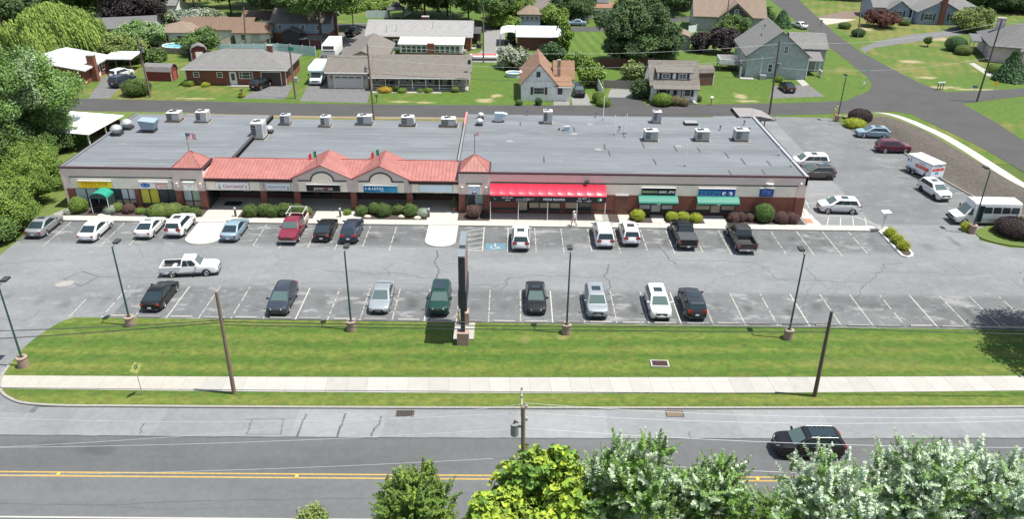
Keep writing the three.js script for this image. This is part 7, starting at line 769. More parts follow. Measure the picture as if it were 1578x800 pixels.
// foreground trees below the camera
{ const fore = (label, px, py, zp, r, h0, o) => { const [x, y] = onPlane(px, py, zp); tree(label, { name: 'foreground_tree', x, z: zp, h: y, r, low: Math.max(1.5, y - h0), group: 'trees on the near side of the road', dome: true, ...o }); };
  fore('dark green maple top poking up left of the near utility pole', 636, 736, -31.2, 1.9, 7.5, { pal: 'bright', spray: 'spire', size: 0.75, n: 950, clump: 0.3, shoots: 12, low: 3 });
  fore('yellow green broad-leaved tree beside the near utility pole', 848, 712, -31.5, 2.9, 8, { pal: 'lime', spray: 'big', size: 0.42, n: 2400, clump: 0.34 });
  fore('yellow green broad-leaved sapling crown under the near utility pole', 778, 768, -30.5, 2.1, 6, { pal: 'lime', spray: 'big', size: 0.4, n: 1300, clump: 0.36 });
  fore('silvery tree with pale leaf undersides right of the yellow green one', 985, 688, -31, 2.8, 9, { pal: 'mixed', spray: 'spire', size: 0.85, n: 1500, clump: 0.26, shoots: 16, tint: 0.2 });
  fore('silvery green tree below the gap before the black crossover', 1108, 722, -31, 2.3, 8, { pal: 'mixed', spray: 'spire', size: 0.85, n: 1250, clump: 0.26, shoots: 14, tint: 0.2 });
  fore('silvery tree covering the rear of the black crossover', 1287, 722, -31, 2.6, 8, { pal: 'silver', spray: 'spire', size: 0.85, n: 1500, clump: 0.26, shoots: 14, tint: 0.2 });
  fore('green and silver tree tallest at the lower right', 1440, 694, -31.5, 2.7, 9, { pal: 'silver', spray: 'spire', size: 0.85, n: 1500, clump: 0.28, shoots: 14, tint: 0.2 });
  fore('silvery tree cut off by the lower right corner', 1552, 710, -31.5, 3.0, 9, { pal: 'silver', spray: 'spire', size: 0.85, n: 1600, clump: 0.28, shoots: 14, tint: 0.2 });
  fore('low silvery growth below the rightmost silvery crowns', 1190, 785, -29.5, 2.0, 6, { pal: 'mixed', spray: 'spire', size: 0.8, n: 650, clump: 0.3, shoots: 6, tint: 0.2 });
  fore('small dull green tree top at the bottom edge', 478, 793, -31, 1.2, 5, { pal: 'olive', spray: 'near', size: 0.28, n: 1200, clump: 0.36 }); }
// left side of the plaza
const T = (label, px, py, top, r, o) => { const [x, z] = at(px, py), [, y] = onPlane(px, top, z); return tree(label, { x, z, h: y, r, ...o }); };
T('huge silvery maple towering at the left edge', 30, 235, 62, 7.2, { pal: 'silverGreen', spray: 'near', size: 0.52, n: 6500, clump: 0.24, low: 1.6, shoots: 20, tint: 0.5 });
T('silvery green maple joined to the huge one by the carport', 88, 222, 105, 4.8, { pal: 'silverGreen', spray: 'near', size: 0.5, n: 3600, clump: 0.28, low: 1.4, tint: 0.5 });
T('low bush in the shade of the huge maple', 98, 228, 186, 2.6, { name: 'hedge_bush', pal: 'maple', spray: 'near', size: 0.4, n: 1300, low: 0.2, trunk: 0.08 }); T('low bush between the left hedge and the plaza wall', 66, 240, 200, 2.8, { name: 'hedge_bush', pal: 'maple', spray: 'near', size: 0.4, n: 1400, low: 0.2, trunk: 0.08 });
T('dark leafy tree at the lower left below the huge maple', -6, 262, 180, 4.2, { pal: 'maple', spray: 'near', size: 0.45, n: 2600, low: 0.8 });
[['bright green bush nearest the silver sedan', 22, 352, 292, 2.4], ['bright green bush behind the nearest left one', -8, 330, 262, 3], ['bright green bush in the middle of the left hedge', 46, 318, 248, 2.7], ['bright green bush by the grass edge of the left hedge', 64, 292, 236, 2.4], ['bright green bush at the far end of the left hedge', 45, 268, 222, 3], ['low dark shrub at the corner of the left hedge', 3, 372, 335, 1.6]].forEach(([l, px, py, top, r], i) => T(l, px, py, top, r, { name: 'hedge_bush', pal: i === 5 ? 'maple' : 'bright', spray: 'near', size: 0.36, n: 1900, low: 0.25, clump: 0.36, trunk: 0.08, group: 'bushes along the left edge' }));
T('weeping willow behind the white roofed brick house', 96, 96, 2, 9.2, { name: 'willow_tree', pal: 'willow', shape: 'willow', spray: 'strand', size: 0.3, n: 8500, trunk: 0.5 });
const bg = (rows, group) => rows.forEach(([l, px, py, top, r, pal, o]) => T(l, px, py, top, r, { pal, spray: 'far', size: 0.55, n: Math.round(700 + r * r * 55), group, ...o }));
bg([['dark tree left of the willow', 12, 66, -40, 7, 'deep'], ['tall tree behind the willow at the top edge', 60, 30, -70, 8, 'maple'], ['round green tree between willow and dark purple tree', 135, 30, -60, 7, 'maple'], ['dark purple leaved tree at the top left', 212, 46, -34, 7, 'purple', { n: 4200 }], ['tall dark tree trunked at the top left', 158, 36, -60, 5, 'deep', { low: 6 }], ['bushy green tree beside the leaning utility pole', 190, 98, 52, 3.6, 'olive'], ['pale green tree left of the cream bungalow', 222, 74, 33, 4, 'silverGreen'], ['round tree in front of the cream bungalow', 312, 84, 45, 3, 'maple', { n: 1500 }], ['low green bush behind the white carport', 238, 94, 80, 2.2, 'maple', { low: 0.2 }], ['small green bush by the bungalow corner', 283, 72, 60, 1.6, 'maple', { low: 0.2 }], ['white blossoming shrub past the bungalow roof', 275, 42, 18, 3, 'blossom', { low: 0.4 }], ['pale shrub right of the white blossoming one', 300, 42, 15, 3.2, 'frost', { low: 0.4 }], ['rounded green shrub right of the pale one', 325, 42, 16, 3.4, 'blossom', { low: 0.4 }], ['dark broad tree above the bungalow at the top edge', 300, 14, -40, 8, 'deep', { low: 4 }], ['dark broad tree at the top edge right of the bungalow', 358, 28, -50, 8, 'deep', { low: 5 }], ['leafy tree at the top edge near the small cottage', 398, 10, -50, 7, 'maple', { low: 3 }], ['small tree by the far white fence', 400, 62, 35, 2.2, 'deep']], 'trees behind the houses');
T('tall shade tree with a bare trunk over the blue grey house', 496, 66, -42, 9, { pal: 'maple', size: 0.62, n: 3600, low: 7.2, clump: 0.24, trunk: 0.4 });
T('second shade tree crown left of the bare trunk', 440, 50, -36, 6.5, { pal: 'deep', size: 0.6, n: 2600, low: 5.6, clump: 0.26 });
bg([['bright tree right of the shade tree', 545, 44, 0, 3.6, 'bright', { low: 4 }], ['dark tree beyond the gazebo', 655, 26, -70, 7, 'deep', { low: 1.5 }], ['dark tree behind the long pale roof', 690, 24, -60, 6, 'deep', { low: 1.5 }], ['leafy green tree above the long pale roof', 722, 34, -40, 5, 'maple', { low: 3 }], ['green tree by the tall wooden pole', 757, 42, -30, 5, 'maple', { low: 3 }], ['bushy green tree at the top behind the carport', 788, 30, -20, 5, 'bright', { low: 0.6 }], ['low leafy bush at the corner of the rear street', 778, 42, 24, 3, 'bright', { low: 0.2 }], ['green hedge at the top past the white fence', 590, 14, 0, 4, 'bright', { low: 0.3 }]], 'trees behind the houses');
bg([['bushy tree beside the small cottage', 850, 38, 8, 3.2, 'bright', { low: 0.3 }], ['dark tree between cottage and white house', 880, 32, -16, 4.6, 'deep', { low: 0.8 }], ['slim yellowish tree by the white roofed outbuilding', 868, 82, 26, 1.4, 'bright', { low: 0.4, n: 600 }], ['large dark green tree beside the dormer house', 972, 98, -6, 5.7, 'deep', { n: 4200, low: 0.8, clump: 0.26 }], ['lower dark tree right of the large one', 1018, 92, 30, 3.8, 'deep', { n: 2200, low: 0.6 }], ['white flowering shrub left of the orange roof', 790, 104, 74, 2.6, 'blossom', { low: 0.2, n: 1100 }], ['dark rounded evergreen behind the orange roof', 851, 92, 69, 2, 'conifer', { low: 0.2, n: 900 }], ['loose spreading shrub on the lawn by the orange roof', 888, 106, 84, 1.6, 'bright', { low: 0.2, n: 700 }], ['arching spiky shrub beside the slanting white fence', 910, 132, 96, 1.9, 'bright', { low: 0.2, n: 800 }], ['rounded bushy shrub beside the board fence', 978, 128, 98, 2.0, 'olive', { low: 0.2, n: 1100 }], ['dark trellis bush at the dormer house corner', 990, 150, 124, 1.7, 'deep', { low: 0.2, n: 900 }], ['dark purple tree left of the gabled house', 1080, 80, 52, 1.9, 'purple', { low: 0.6, n: 1000 }], ['round purple plum tree by the gabled house', 1112, 82, 46, 2.7, 'purple', { low: 1.2, n: 1500 }], ['green bush below the beige cape house', 1125, 62, 24, 3.4, 'maple', { low: 0.4 }], ['green tree beside the top side street', 1166, 44, 10, 3.2, 'maple', { low: 0.4 }], ['dark tree at the top edge behind the big one', 1020, 20, -40, 7, 'deep', { low: 2 }], ['tree at the top edge left of the cape house', 1045, 14, -30, 5, 'deep', { low: 1 }]], 'trees behind the houses');
T('small conical evergreen at the gabled house roof line', 1203, 42, 18, 2.4, { name: 'evergreen_tree', pal: 'conifer', shape: 'cone', spray: 'far', size: 0.45, n: 900, low: 0.3 });
T('red japanese maple in front of the blue house', 1354, 42, 15, 3.6, { name: 'red_maple', pal: 'red', size: 0.4, n: 1800, low: 0.9 });
bg([['pale green tree beside the pinkish house chimney', 1496, 48, 12, 4.4, 'olive', { low: 0.4, n: 2400 }], ['dark tree at the top right corner', 1560, 16, -40, 9, 'deep', { low: 0.5 }], ['dark tree at the top right behind the chimney', 1520, 14, -30, 7, 'deep', { low: 0.5 }], ['dark tree near the top right houses', 1490, 10, -30, 6, 'maple', { low: 0.5 }], ['leafy dark tree off the top edge over the side street', 1262, -6, -60, 7, 'deep', { low: 2 }], ['second leafy tree off the top edge right of the side street', 1310, -4, -60, 7, 'deep', { low: 2 }], ['small dark bush by the gabled house porch', 1235, 72, 54, 1.7, 'brownred', { low: 0.2, n: 500 }], ['thin sapling on the right hand lawn', 1428, 72, 58, 0.8, 'maple', { low: 0.7, n: 160, size: 0.35 }]], 'trees behind the houses');
T('dense pyramidal evergreen before the pinkish house', 1552, 124, 82, 2.6, { name: 'evergreen_tree', pal: 'conifer', shape: 'cone', spray: 'far', size: 0.5, n: 1700, low: 0.2 });
{ const x = 47.3, z = -55.2; tree('broad tree past the right edge casting its shadow on the lawn', { x, z, h: 11, r: 5.4, pal: 'maple', spray: 'near', size: 0.5, n: 3200, low: 3 }); }
// street-side and garden shrubs
const S = (label, px, py, w, h, pal, o) => { const [x, z] = at(px, py, o?.y || 0); return shrub(label, x, z, w, h, pal, o); };
S('large clipped round bush beside the leaning utility pole', 213, 146, 4.2, 2.6, 'box', { size: 0.3, dense: 60 });
[['low dark shrub beside the japanese maple', 1380, 34, 3, 1.6, 'conifer'], ['round green shrub before the blue porch', 1392, 39, 2.6, 1.3, 'box'], ['oval clipped shrub on the lawn by the top street', 1300, 44, 2.8, 1.4, 'box'], ['round clipped shrub at the foot of the street pole', 1321, 56, 3, 1.7, 'conifer'], ['dark rounded shrub by the pinkish porch', 1470, 78, 4.4, 3, 'conifer'], ['olive rounded shrub by the pinkish porch step', 1482, 84, 3.2, 2, 'olive'], ['leafy shrub below the dense evergreen', 1532, 112, 3, 1.6, 'bright'], ['leafy ground shrub along the pinkish wall', 1566, 122, 3, 1.4, 'bright'], ['big green bush before the dormer house porch', 1020, 162, 3.2, 2.0, 'bright'], ['pink flowering bush before the dormer porch', 1040, 162, 1.6, 1.5, 'rose'], ['pale bush at the right of the dormer porch', 1053, 163, 1.5, 1.3, 'rose'], ['small dark bush right of the dormer porch posts', 1074, 156, 1.2, 1, 'maple'], ['tiny conical evergreen before the white gable', 830, 162, 0.9, 1.2, 'conifer'], ['leafy border beside the white slanting fence', 922, 158, 2, 1.8, 'bright'], ['low leafy border by the paved short drive', 930, 163, 2.2, 1.2, 'bright'], ['orange lilies before the taupe porch', 594, 141, 2.6, 0.8, 'flower'], ['dark round bush before the taupe porch', 611, 141, 1, 1, 'deep'], ['low green bush before the taupe bay window', 620, 142, 1.6, 0.6, 'bright'], ['small green mound before the taupe porch door', 660, 142, 1.4, 0.6, 'bright'], ['grey green bush at the taupe porch end', 702, 142, 1.1, 0.9, 'olive'], ['green mound before the taupe porch steps', 648, 142, 0.9, 0.45, 'bright'], ['low bushes at the brick ranch corner', 293, 132, 1.8, 0.8, 'bright'], ['yellow green mound by the brick ranch wall', 318, 133, 1.2, 0.6, 'gold'], ['rose bush at the brick ranch front wall', 311, 131, 0.8, 1, 'rose'], ['small bushes below the gabled house wall', 1198, 126, 1.5, 1, 'bright'], ['white flowering border along the short fence', 800, 162, 1, 0.8, 'maple'], ['flower clump at the foot of the mailbox post', 373, 150, 0.9, 0.8, 'gold']].forEach(([l, px, py, w, h, pal]) => S(l, px, py, w, h, pal, { size: 0.22, dense: 70, rough: 0.12, name: 'garden_shrub' }));
// plaza planting: clipped balls and mounds in the beds
const BY = WY + 0.03, bedS = (l, x, z, w, h, pal, o = {}) => shrub(l, x, z, w, h, pal, { y: BY, group: 'shrubs in the storefront beds', ...o });
const front = (px, py) => at(px, py, BY);
[['yellow green leafy bush beside the barrel awning', 124, 326, 1.7, 1.7, 'bright', { rough: 0.2, size: 0.2 }], ['small grey green tuft at the left bed corner', 107, 329, 0.9, 0.5, 'frost'], ['leafy clump right of the barrel awning', 173, 327, 1.3, 0.8, 'frost', { rough: 0.2 }], ['leafy low clump beside the frosted one', 183, 325, 1.2, 0.9, 'olive', { rough: 0.2 }], ['reddish grass clump in the left bed', 201, 327, 1.2, 1.0, 'brownred', { rough: 0.2 }], ['small tuft beside the reddish grass clump', 218, 328, 0.9, 0.5, 'bright'], ['small boxwood ball at the start of the low hedge', 233, 330, 0.9, 0.7, 'box'], ['long informal yellow green shrub left half of hedge', 249, 331, 2.3, 1.2, 'olive', { rough: 0.18, size: 0.18 }], ['long informal yellow green shrub right half of hedge', 268, 330, 2.2, 1.2, 'olive', { rough: 0.18, size: 0.18 }], ['boxwood ball between hedge and flag tower', 288, 330, 1.1, 0.9, 'box'], ['boxwood ball at the foot of the flag tower', 302, 332, 1.2, 0.9, 'box']].forEach(([l, px, py, w, h, pal, o]) => { const [x, z] = front(px, py); bedS(l, x, z, w, h, pal, o); });
[['boxwood cube by the first bollard lamp', 385, 335, 1.6, 1.15, 'box', { boxy: true }], ['tall boxwood cube second from the bollard lamp', 408, 334, 1.6, 1.25, 'box', { boxy: true }], ['narrow boxwood cube third from the bollard lamp', 421, 335, 1.1, 1.1, 'box', { boxy: true }], ['tall boxwood cube fourth from the bollard lamp', 439, 334, 1.6, 1.3, 'box', { boxy: true }], ['boxwood mound behind the maroon pickup', 458, 333, 1.5, 1.1, 'box', { boxy: true }], ['small boxwood mound right of the maroon pickup rack', 472, 332, 1.0, 0.8, 'olive', {}], ['low spreading plant in the second gable bed', 535, 331, 0.8, 0.45, 'bright', {}], ['boxwood ball first in the second gable bed', 557, 333, 1.25, 1.0, 'box', {}], ['boxwood ball second in the second gable bed', 577, 331, 1.35, 1.2, 'box', {}], ['largest boxwood ball in the second gable bed', 591, 335, 1.6, 1.4, 'box', {}], ['boxwood ball behind the pale rocks', 614, 331, 1.25, 1.0, 'box', {}], ['boxwood ball before the blank white sign', 632, 335, 1.6, 1.3, 'box', {}], ['frosty silver plant beside the last bollard lamp', 652, 335, 1.3, 0.8, 'frost', { rough: 0.2 }], ['brown clipped ball at the foot of the second tower', 730, 337, 1.5, 1.35, 'brownred', {}], ['yellow boxwood by the service door', 983, 341, 1.5, 1.15, 'gold', { rough: 0.15 }], ['first golden shrub left of the salon door', 1036, 342, 1.3, 0.95, 'gold', { rough: 0.15 }], ['second golden shrub between the two green awnings', 1053, 342, 1.3, 0.95, 'gold', { rough: 0.15 }], ['third golden shrub before the blue eyes sign', 1073, 343, 1.25, 0.85, 'gold', { rough: 0.15 }], ['first brown clipped ball right of the eyes awning', 1131, 343, 1.1, 0.95, 'brownred', {}], ['second brown clipped ball right of the eyes awning', 1142, 342, 1.0, 0.95, 'brownred', {}], ['third brown clipped ball beside the big green shrub', 1155, 342, 1.0, 0.8, 'brownred', {}], ['big dark green holly before the plain brick wall', 1178, 344, 2.0, 2.0, 'maple', { rough: 0.14, size: 0.2 }], ['brown clipped ball left of the plaza corner', 1205, 345, 1.5, 1.15, 'brownred', {}], ['brown clipped ball at the plaza corner', 1221, 345, 1.35, 1.1, 'brownred', {}]].forEach(([l, px, py, w, h, pal, o]) => { const [x, z] = front(px, py); bedS(l, x, z - w * 0.35, w, h, pal, o); });
[['nearest grass tuft in the kerbed island', 40.4, -73.6], ['middle grass tuft in the kerbed island', 40.4, -75.1], ['farthest grass tuft in the kerbed island', 40.4, -76.8]].forEach(([l, x, z]) => shrub(l, x, z, 0.9, 0.75, 'gold', { y: 0.16, rough: 0.3, spray: 'needle', size: 0.35, group: 'tufts in the kerbed island' }));
S('large dark burgundy barberry on the mulch bank top', 1323, 189, 3.4, 2.1, 'barberry', { size: 0.24, dense: 80, rough: 0.1 }); S('yellow green low shrub beside the burgundy barberry', 1316, 196, 3, 1.2, 'gold', { size: 0.24, dense: 80, rough: 0.16 }); S('large burgundy barberry at the right edge beside the bus', 1560, 362, 4, 1.9, 'barberry', { size: 0.22, dense: 90, rough: 0.1, max: 2400 }); S('small grass tuft at the right lamp post base', 1487, 355, 0.8, 0.8, 'gold', { spray: 'needle', size: 0.35, rough: 0.25 });
// loose stones in the beds
[['pale rounded stone left of the largest boxwood ball', 567, 335], ['pale rounded stone right of the largest boxwood ball', 620, 335], ['pale stone by the frosty silver plant', 644, 337]].forEach(([l, px, py]) => { const [x, z] = front(px, py), s = thing('garden_stone', l, 'stone', x, z, 0, BY - 0.03), g = new THREE.IcosahedronGeometry(0.3, 2), p = g.attributes.position; for (let i = 0; i < p.count; i++) { const k = 0.8 + 0.4 * fbm(p.getX(i) * 4 + px, p.getZ(i) * 4 + p.getY(i) * 4, 3); p.setXYZ(i, p.getX(i) * k * 1.3, 0.12 + p.getY(i) * k * 0.6, p.getZ(i) * k); } g.computeVertexNormals(); part(s, 'rock', g, grainy(0.5, 0.42, 0.33, 0.5)); });
// ---------- lamp posts, poles, wires, signs, wheel stops, people ----------
function lampPost(label, x, z, h, arm = -0.9, y = 0.05, axis = 'z') {
  const p = thing('lamp_post', label, 'lamp post', x, z, 0, y, 'parking lot lamp posts'), a = (l, yy) => axis === 'z' ? [0, yy, l] : [l, yy, 0];
  part(p, 'base', [cyl(0.4, 0.85, 0, 0, 0, 18, 0.38), cyl(0.42, 0.06, 0, 0.85, 0, 18, 0.4)], mat.tan); part(p, 'pole', [rod([0, 0.85, 0], [0, h, 0], 0.085, 0.06, 10), box(0.32, 0.04, 0.32, 0, 0.9, 0)], mat.pole); part(p, 'arm', rod(a(0, h - 0.1), a(arm * 0.6, h + 0.02), 0.035), mat.pole); const l = part(p, 'lamp_head', box(axis === 'z' ? 0.42 : 0.7, 0.16, axis === 'z' ? 0.7 : 0.42, ...a(arm, h - 0.04)), mat.dark); part(l, 'lens', box(axis === 'z' ? 0.32 : 0.55, 0.02, axis === 'z' ? 0.55 : 0.32, ...a(arm, h - 0.07)), mat.headlight);
}
[['leftmost green lamp post at the entrance drive', 39, 566, 440], ['second green lamp post beside the black sedan on the lawn edge', 203, 503, 380], ['third green lamp post between slate crossover and silver sedan', 542.5, 510, 387], ['fourth lamp post right of the tall sign', 872.5, 515, 389], ['fifth green lamp post on the right half of the lawn edge', 1213, 523, 391]].forEach(([l, px, py, t]) => { const [x, z] = at(px, py), [, y] = onPlane(px, t, z); lampPost(l, x, z, y - 0.1, -0.9, 0.06); });
{ const [x, z] = at(1496, 359), [, y] = onPlane(1526, 264, z); lampPost('tall lamp post beside the shuttle bus', x, z, y, -0.9, 0.05); }
{ const [x, z] = at(1289, 187), [, y] = onPlane(1303, 117, z); lampPost('lamp post beside the yellow bollards at the rear entrance', x, z, y, -0.4, 0.05); }
function utilityPole(label, x, z, h, o = {}) {
  const p = thing('utility_pole', label, 'utility pole', x, z, o.turn || 0, 0.01, 'wooden utility poles'), lx = o.lean || 0, lz = o.leanZ || 0; part(p, 'pole', rod([0, -0.1, 0], [lx, h, lz], 0.16, 0.11, 10), o.dark ? mat.woodDark : mat.wood);
  if (o.cross) for (const yy of o.cross) { const c = part(p, 'crossarm', box(2.4, 0.11, 0.1, lx * yy / h, yy, lz * yy / h + 0.14), mat.woodGrey); for (const k of [-1.05, 0, 1.05]) part(c, 'insulator', cyl(0.05, 0.16, lx * yy / h + k, yy + 0.11, lz * yy / h + 0.14, 8), mat.galv); }
  if (o.can) { const c = part(p, 'transformer', [cyl(0.21, 0.68, lx + o.can[0], o.can[1], 0.1, 16), cyl(0.23, 0.06, lx + o.can[0], o.can[1] + 0.68, 0.1, 16)], M(0.16, 0.17, 0.18, 0.5)); part(c, 'bushing', cyl(0.05, 0.2, lx + o.can[0], o.can[1] + 0.74, 0.1, 8), mat.brickDark); part(p, 'bracket', box(Math.abs(o.can[0]), 0.08, 0.1, lx + o.can[0] / 2, o.can[1] + 0.5, 0.1), mat.dark); }
  if (o.insul) for (const yy of o.insul) part(p, 'insulator', cyl(0.06, 0.2, 0.18 + lx * yy / h, yy, 0, 8), mat.galv);
  return p;
}
const poleAt = (label, px, py, tx, ty, o = {}) => { const [x, z] = at(px, py), [xt, y] = onPlane(tx, ty, z); utilityPole(label, x, z, y, { lean: xt - x, ...o }); return [x, z, y, xt]; };
const PL = poleAt('weathered pole standing in the verge left of the tall sign', 362, 608, 334, 450, {});
const PRt = poleAt('dark bare pole standing in the verge on the right', 1254, 612, 1281, 480, { dark: true });
const P6 = poleAt('pole behind the roof with a grey transformer by the tan porch', 577, 188, 566, 67, { cross: [], can: [-0.45, 7.4], insul: [9.6, 10.8] });
const P2 = poleAt('leaning pole beside the clipped round bush', 233, 150, 212, 55, { can: [0.5, 7.2], insul: [8.6] });
const P3 = poleAt('pole with a green banner at the brick ranch drive', 456, 152, 446, 69, {}); const P7 = poleAt('tall pole between the pale roofed house and carport', 745, 97, 745, 8, { insul: [9] });
const P8 = poleAt('pole with two grey transformers on the gabled house lawn', 1185, 176, 1201, 63, { dark: true, can: [0.45, 7.2], insul: [9.4, 10.4] });
const P9 = poleAt('dark leaning pole on the grass at the right crossroads', 1504, 157, 1543, 30, { dark: true, insul: [12] });
const P10 = poleAt('pole on the lawn by the top side street', 1321, 58, 1328, -6, { insul: [8] }); const P11 = poleAt('thin pole rising before the beige cape house', 1116, 60, 1124, -10, {}); const P12 = poleAt('thin pole beyond the white vinyl fence', 380, 80, 376, 12, {}); const P13 = poleAt('thin pole behind the long pale roof', 694, 36, 694, -4, {});
{ const [x, z] = at(447, 72), g = thing('banner', 'small green banner on the pole by the brick ranch drive', 'banner', P3[3], P3[1] + 0.15, 0, P3[2] - 0.9); part(g, 'cloth', box(0.9, 0.55, 0.03, 0.2, 0, 0), M(0.02, 0.2, 0.13, 0.8)); part(g, 'strap', rod([-0.2, 0.3, -0.05], [0.1, 0.3, -0.05], 0.02), mat.dark); }
// the near pole with its transformer, and the wires
const NPz = -33.2, [npx, npy] = onPlane(806, 627, NPz), [nbx] = onPlane(808, 800, NPz);
const nearPole = utilityPole('near utility pole with crossarm and grey transformer above the foreground trees', nbx, NPz, npy, { lean: npx - nbx, can: [-0.42, npy - 1.75], insul: [npy - 0.9, npy - 0.1] });
{ const X = npx - nbx - 0.05, Y = npy - 0.9, f = part(nearPole, 'crossarm', rod([X, Y + 0.6, -1.8], [X, Y + 0.2, -0.1], 0.06), mat.woodGrey); for (const k of [0, 1, 2]) part(f, 'insulator', cyl(0.05, 0.2, X, Y + 0.62 - k * 0.14, -1.8 + k * 0.55, 8), mat.galv); }
function wire(label, a, b, sag, r, m, n = 20) { const w = thing('overhead_wire', label, 'wire', 0, 0, 0, 0, 'overhead wires'), pts = []; for (let k = 0; k <= n; k++) { const t = k / n; pts.push(new V3(mix(a[0], b[0], t), mix(a[1], b[1], t) - 4 * sag * t * (1 - t), mix(a[2], b[2], t))); } part(w, 'strand', new THREE.TubeGeometry(new THREE.CatmullRomCurve3(pts), n, r, 5), m); }
const W3 = (px, py, z) => { const [x, y] = onPlane(px, py, z); return [x, y, z]; };
{ const z1 = -48, z2 = -48.4;
  wire('topmost dark cable across the lawn from the left edge', W3(-40, 511, z1), W3(346, 493, z1), 0.12, 0.034, mat.wire); wire('second dark cable across the lawn from the left edge', W3(-40, 524, z1), W3(350, 496, z1), 0.1, 0.034, mat.wire);
  wire('topmost dark cable between the two verge poles', W3(343, 491, z1), W3(1277, 499, z2), 0.12, 0.032, mat.wire); wire('middle dark cable between the two verge poles', W3(345, 496, z1), W3(1277, 505, z2), 0.12, 0.032, mat.wire); wire('lowest dark cable between the two verge poles', W3(347, 501, z1), W3(1276, 512, z2), 0.1, 0.032, mat.wire);
  wire('thick cable leaving the right verge pole', W3(1277, 501, z2), W3(1640, 505, z2), 0.05, 0.03, mat.wire); wire('thin cable below the thick one at the right', W3(1276, 506, z2), W3(1640, 516, z2), 0.05, 0.024, mat.wire);
  const zn = NPz - 1.6; wire('bright road wire from the left edge to the near pole top', W3(-60, 692, zn), W3(806, 623, zn), 0.35, 0.012, mat.wireBright); wire('bright road wire from the near pole to the right edge', W3(808, 621, zn), W3(1640, 640, zn), 0.5, 0.012, mat.wireBright); wire('second bright wire left of the near pole', W3(-60, 642, zn - 0.3), W3(806, 636, zn - 0.3), 0.5, 0.013, mat.wireBright); wire('second bright wire right of the near pole', W3(808, 636, zn - 0.3), W3(1640, 646, zn - 0.3), 0.5, 0.013, mat.wireBright);
  wire('lower bright wire from the left edge to the near pole', W3(-60, 733, NPz), W3(808, 704, NPz), 0.25, 0.012, mat.wireBright); wire('short bright wire right of the near pole behind the yellow tree', W3(808, 704, NPz), W3(1640, 740, NPz), 0.3, 0.014, mat.wireBright); wire('middle bright wire left of the near pole', W3(-60, 690, NPz - 0.4), W3(806, 660, NPz - 0.4), 0.3, 0.012, mat.wireBright); wire('middle bright wire right of the near pole', W3(808, 660, NPz - 0.4), W3(1640, 690, NPz - 0.4), 0.35, 0.013, mat.wireBright); }
wire('long pale wire over the houses left of the gabled house', [P6[3], P6[2] - 0.3, P6[1]], [P8[3], P8[2] - 0.5, P8[1]], 1.3, 0.015, mat.wireBright); wire('second pale wire over the dormer house', [P6[3], P6[2] - 2.2, P6[1]], [P8[3], P8[2] - 2.4, P8[1]], 1.5, 0.013, mat.wireBright); wire('third pale wire over the orange roof', [P6[3], P6[2] - 4.2, P6[1]], [P8[3], P8[2] - 5, P8[1]], 1.2, 0.03, mat.wire); wire('pale wire from the gabled house pole to the right crossroads', [P8[3], P8[2] - 0.3, P8[1]], [P9[3], P9[2] - 0.4, P9[1]], 1.2, 0.015, mat.wireBright); wire('lower pale wire across the side street to the crossroads pole', [P8[3], P8[2] - 4, P8[1]], [P9[3], P9[2] - 6, P9[1]], 1.2, 0.013, mat.wireBright); wire('pale wire from the crossroads pole off to the right', [P9[3], P9[2] - 0.4, P9[1]], [125, 11, -128], 0.6, 0.013, mat.wireBright); wire('lower pale wire from the crossroads pole off to the right', [P9[3], P9[2] - 4, P9[1]], [125, 8, -128], 0.6, 0.013, mat.wireBright); wire('wire between the leaning pole and the banner pole', [P2[3], P2[2] - 0.4, P2[1]], [P3[3], P3[2] - 0.3, P3[1]], 0.8, 0.025, mat.wire); wire('wire between the banner pole and the transformer pole', [P3[3], P3[2] - 0.3, P3[1]], [P6[3], P6[2] - 2, P6[1]], 0.6, 0.025, mat.wire);
// tall roadside sign seen edge-on, with its base and bollards
{ const [x, z] = at(713.5, 534), s = thing('pylon_sign', 'tall dark double cabinet sign on a post seen from its narrow end', 'sign', x, z - 0.35, 0, 0.09), dk = M(0.022, 0.025, 0.032, 0.6), faceM = M(0.2, 0.13, 0.13, 0.6);
  part(s, 'base', box(0.95, 1.15, 0.75, 0, 0, 0.02), mat.tan); part(s, 'base_pad', box(1.7, 0.16, 2.6, 0, 0, -1.7), mat.concrete); part(s, 'base_block', box(0.7, 1.1, 0.8, 0, 0.16, -3.0), mat.tan); part(s, 'post', [box(0.34, 7, 0.4, 0, 1.1, -0.05), box(0.34, 7, 0.4, 0, 1.1, -3.1)], dk);
  const up = part(s, 'upper_cabinet', box(0.5, 3.05, 4.0, 0, 5.05, -1.55), dk); part(up, 'cabinet_cap', box(0.54, 0.1, 4.06, 0, 8.1, -1.55), M(0.14, 0.165, 0.18, 0.6)); part(up, 'cabinet_top_block', box(0.5, 0.3, 2.6, 0.0, 8.2, -2.2), M(0.14, 0.165, 0.18, 0.6)); for (const k of [-1, 1]) part(up, 'sign_face', box(0.02, 2.7, 3.7, k * 0.26, 5.2, -1.55), faceM);
  const lo = part(s, 'lower_cabinet', box(0.64, 1.55, 3.6, 0, 3.4, -1.6), dk); for (const k of [-1, 1]) part(lo, 'sign_face', box(0.02, 1.35, 3.4, k * 0.33, 3.5, -1.6), M(0.03, 0.033, 0.04, 0.6)); }
const bollard = (label, px, py, h, m, r = 0.09, y = 0.01) => { const [x, z] = at(px, py, y), b = thing('bollard', label, 'bollard', x, z, 0, y); part(b, 'post', cyl(r, h, 0, 0, 0, 12), m); part(b, 'cap', new THREE.SphereGeometry(r, 12, 6, 0, 2 * PI, 0, PI / 2).translate(0, h, 0), m); };
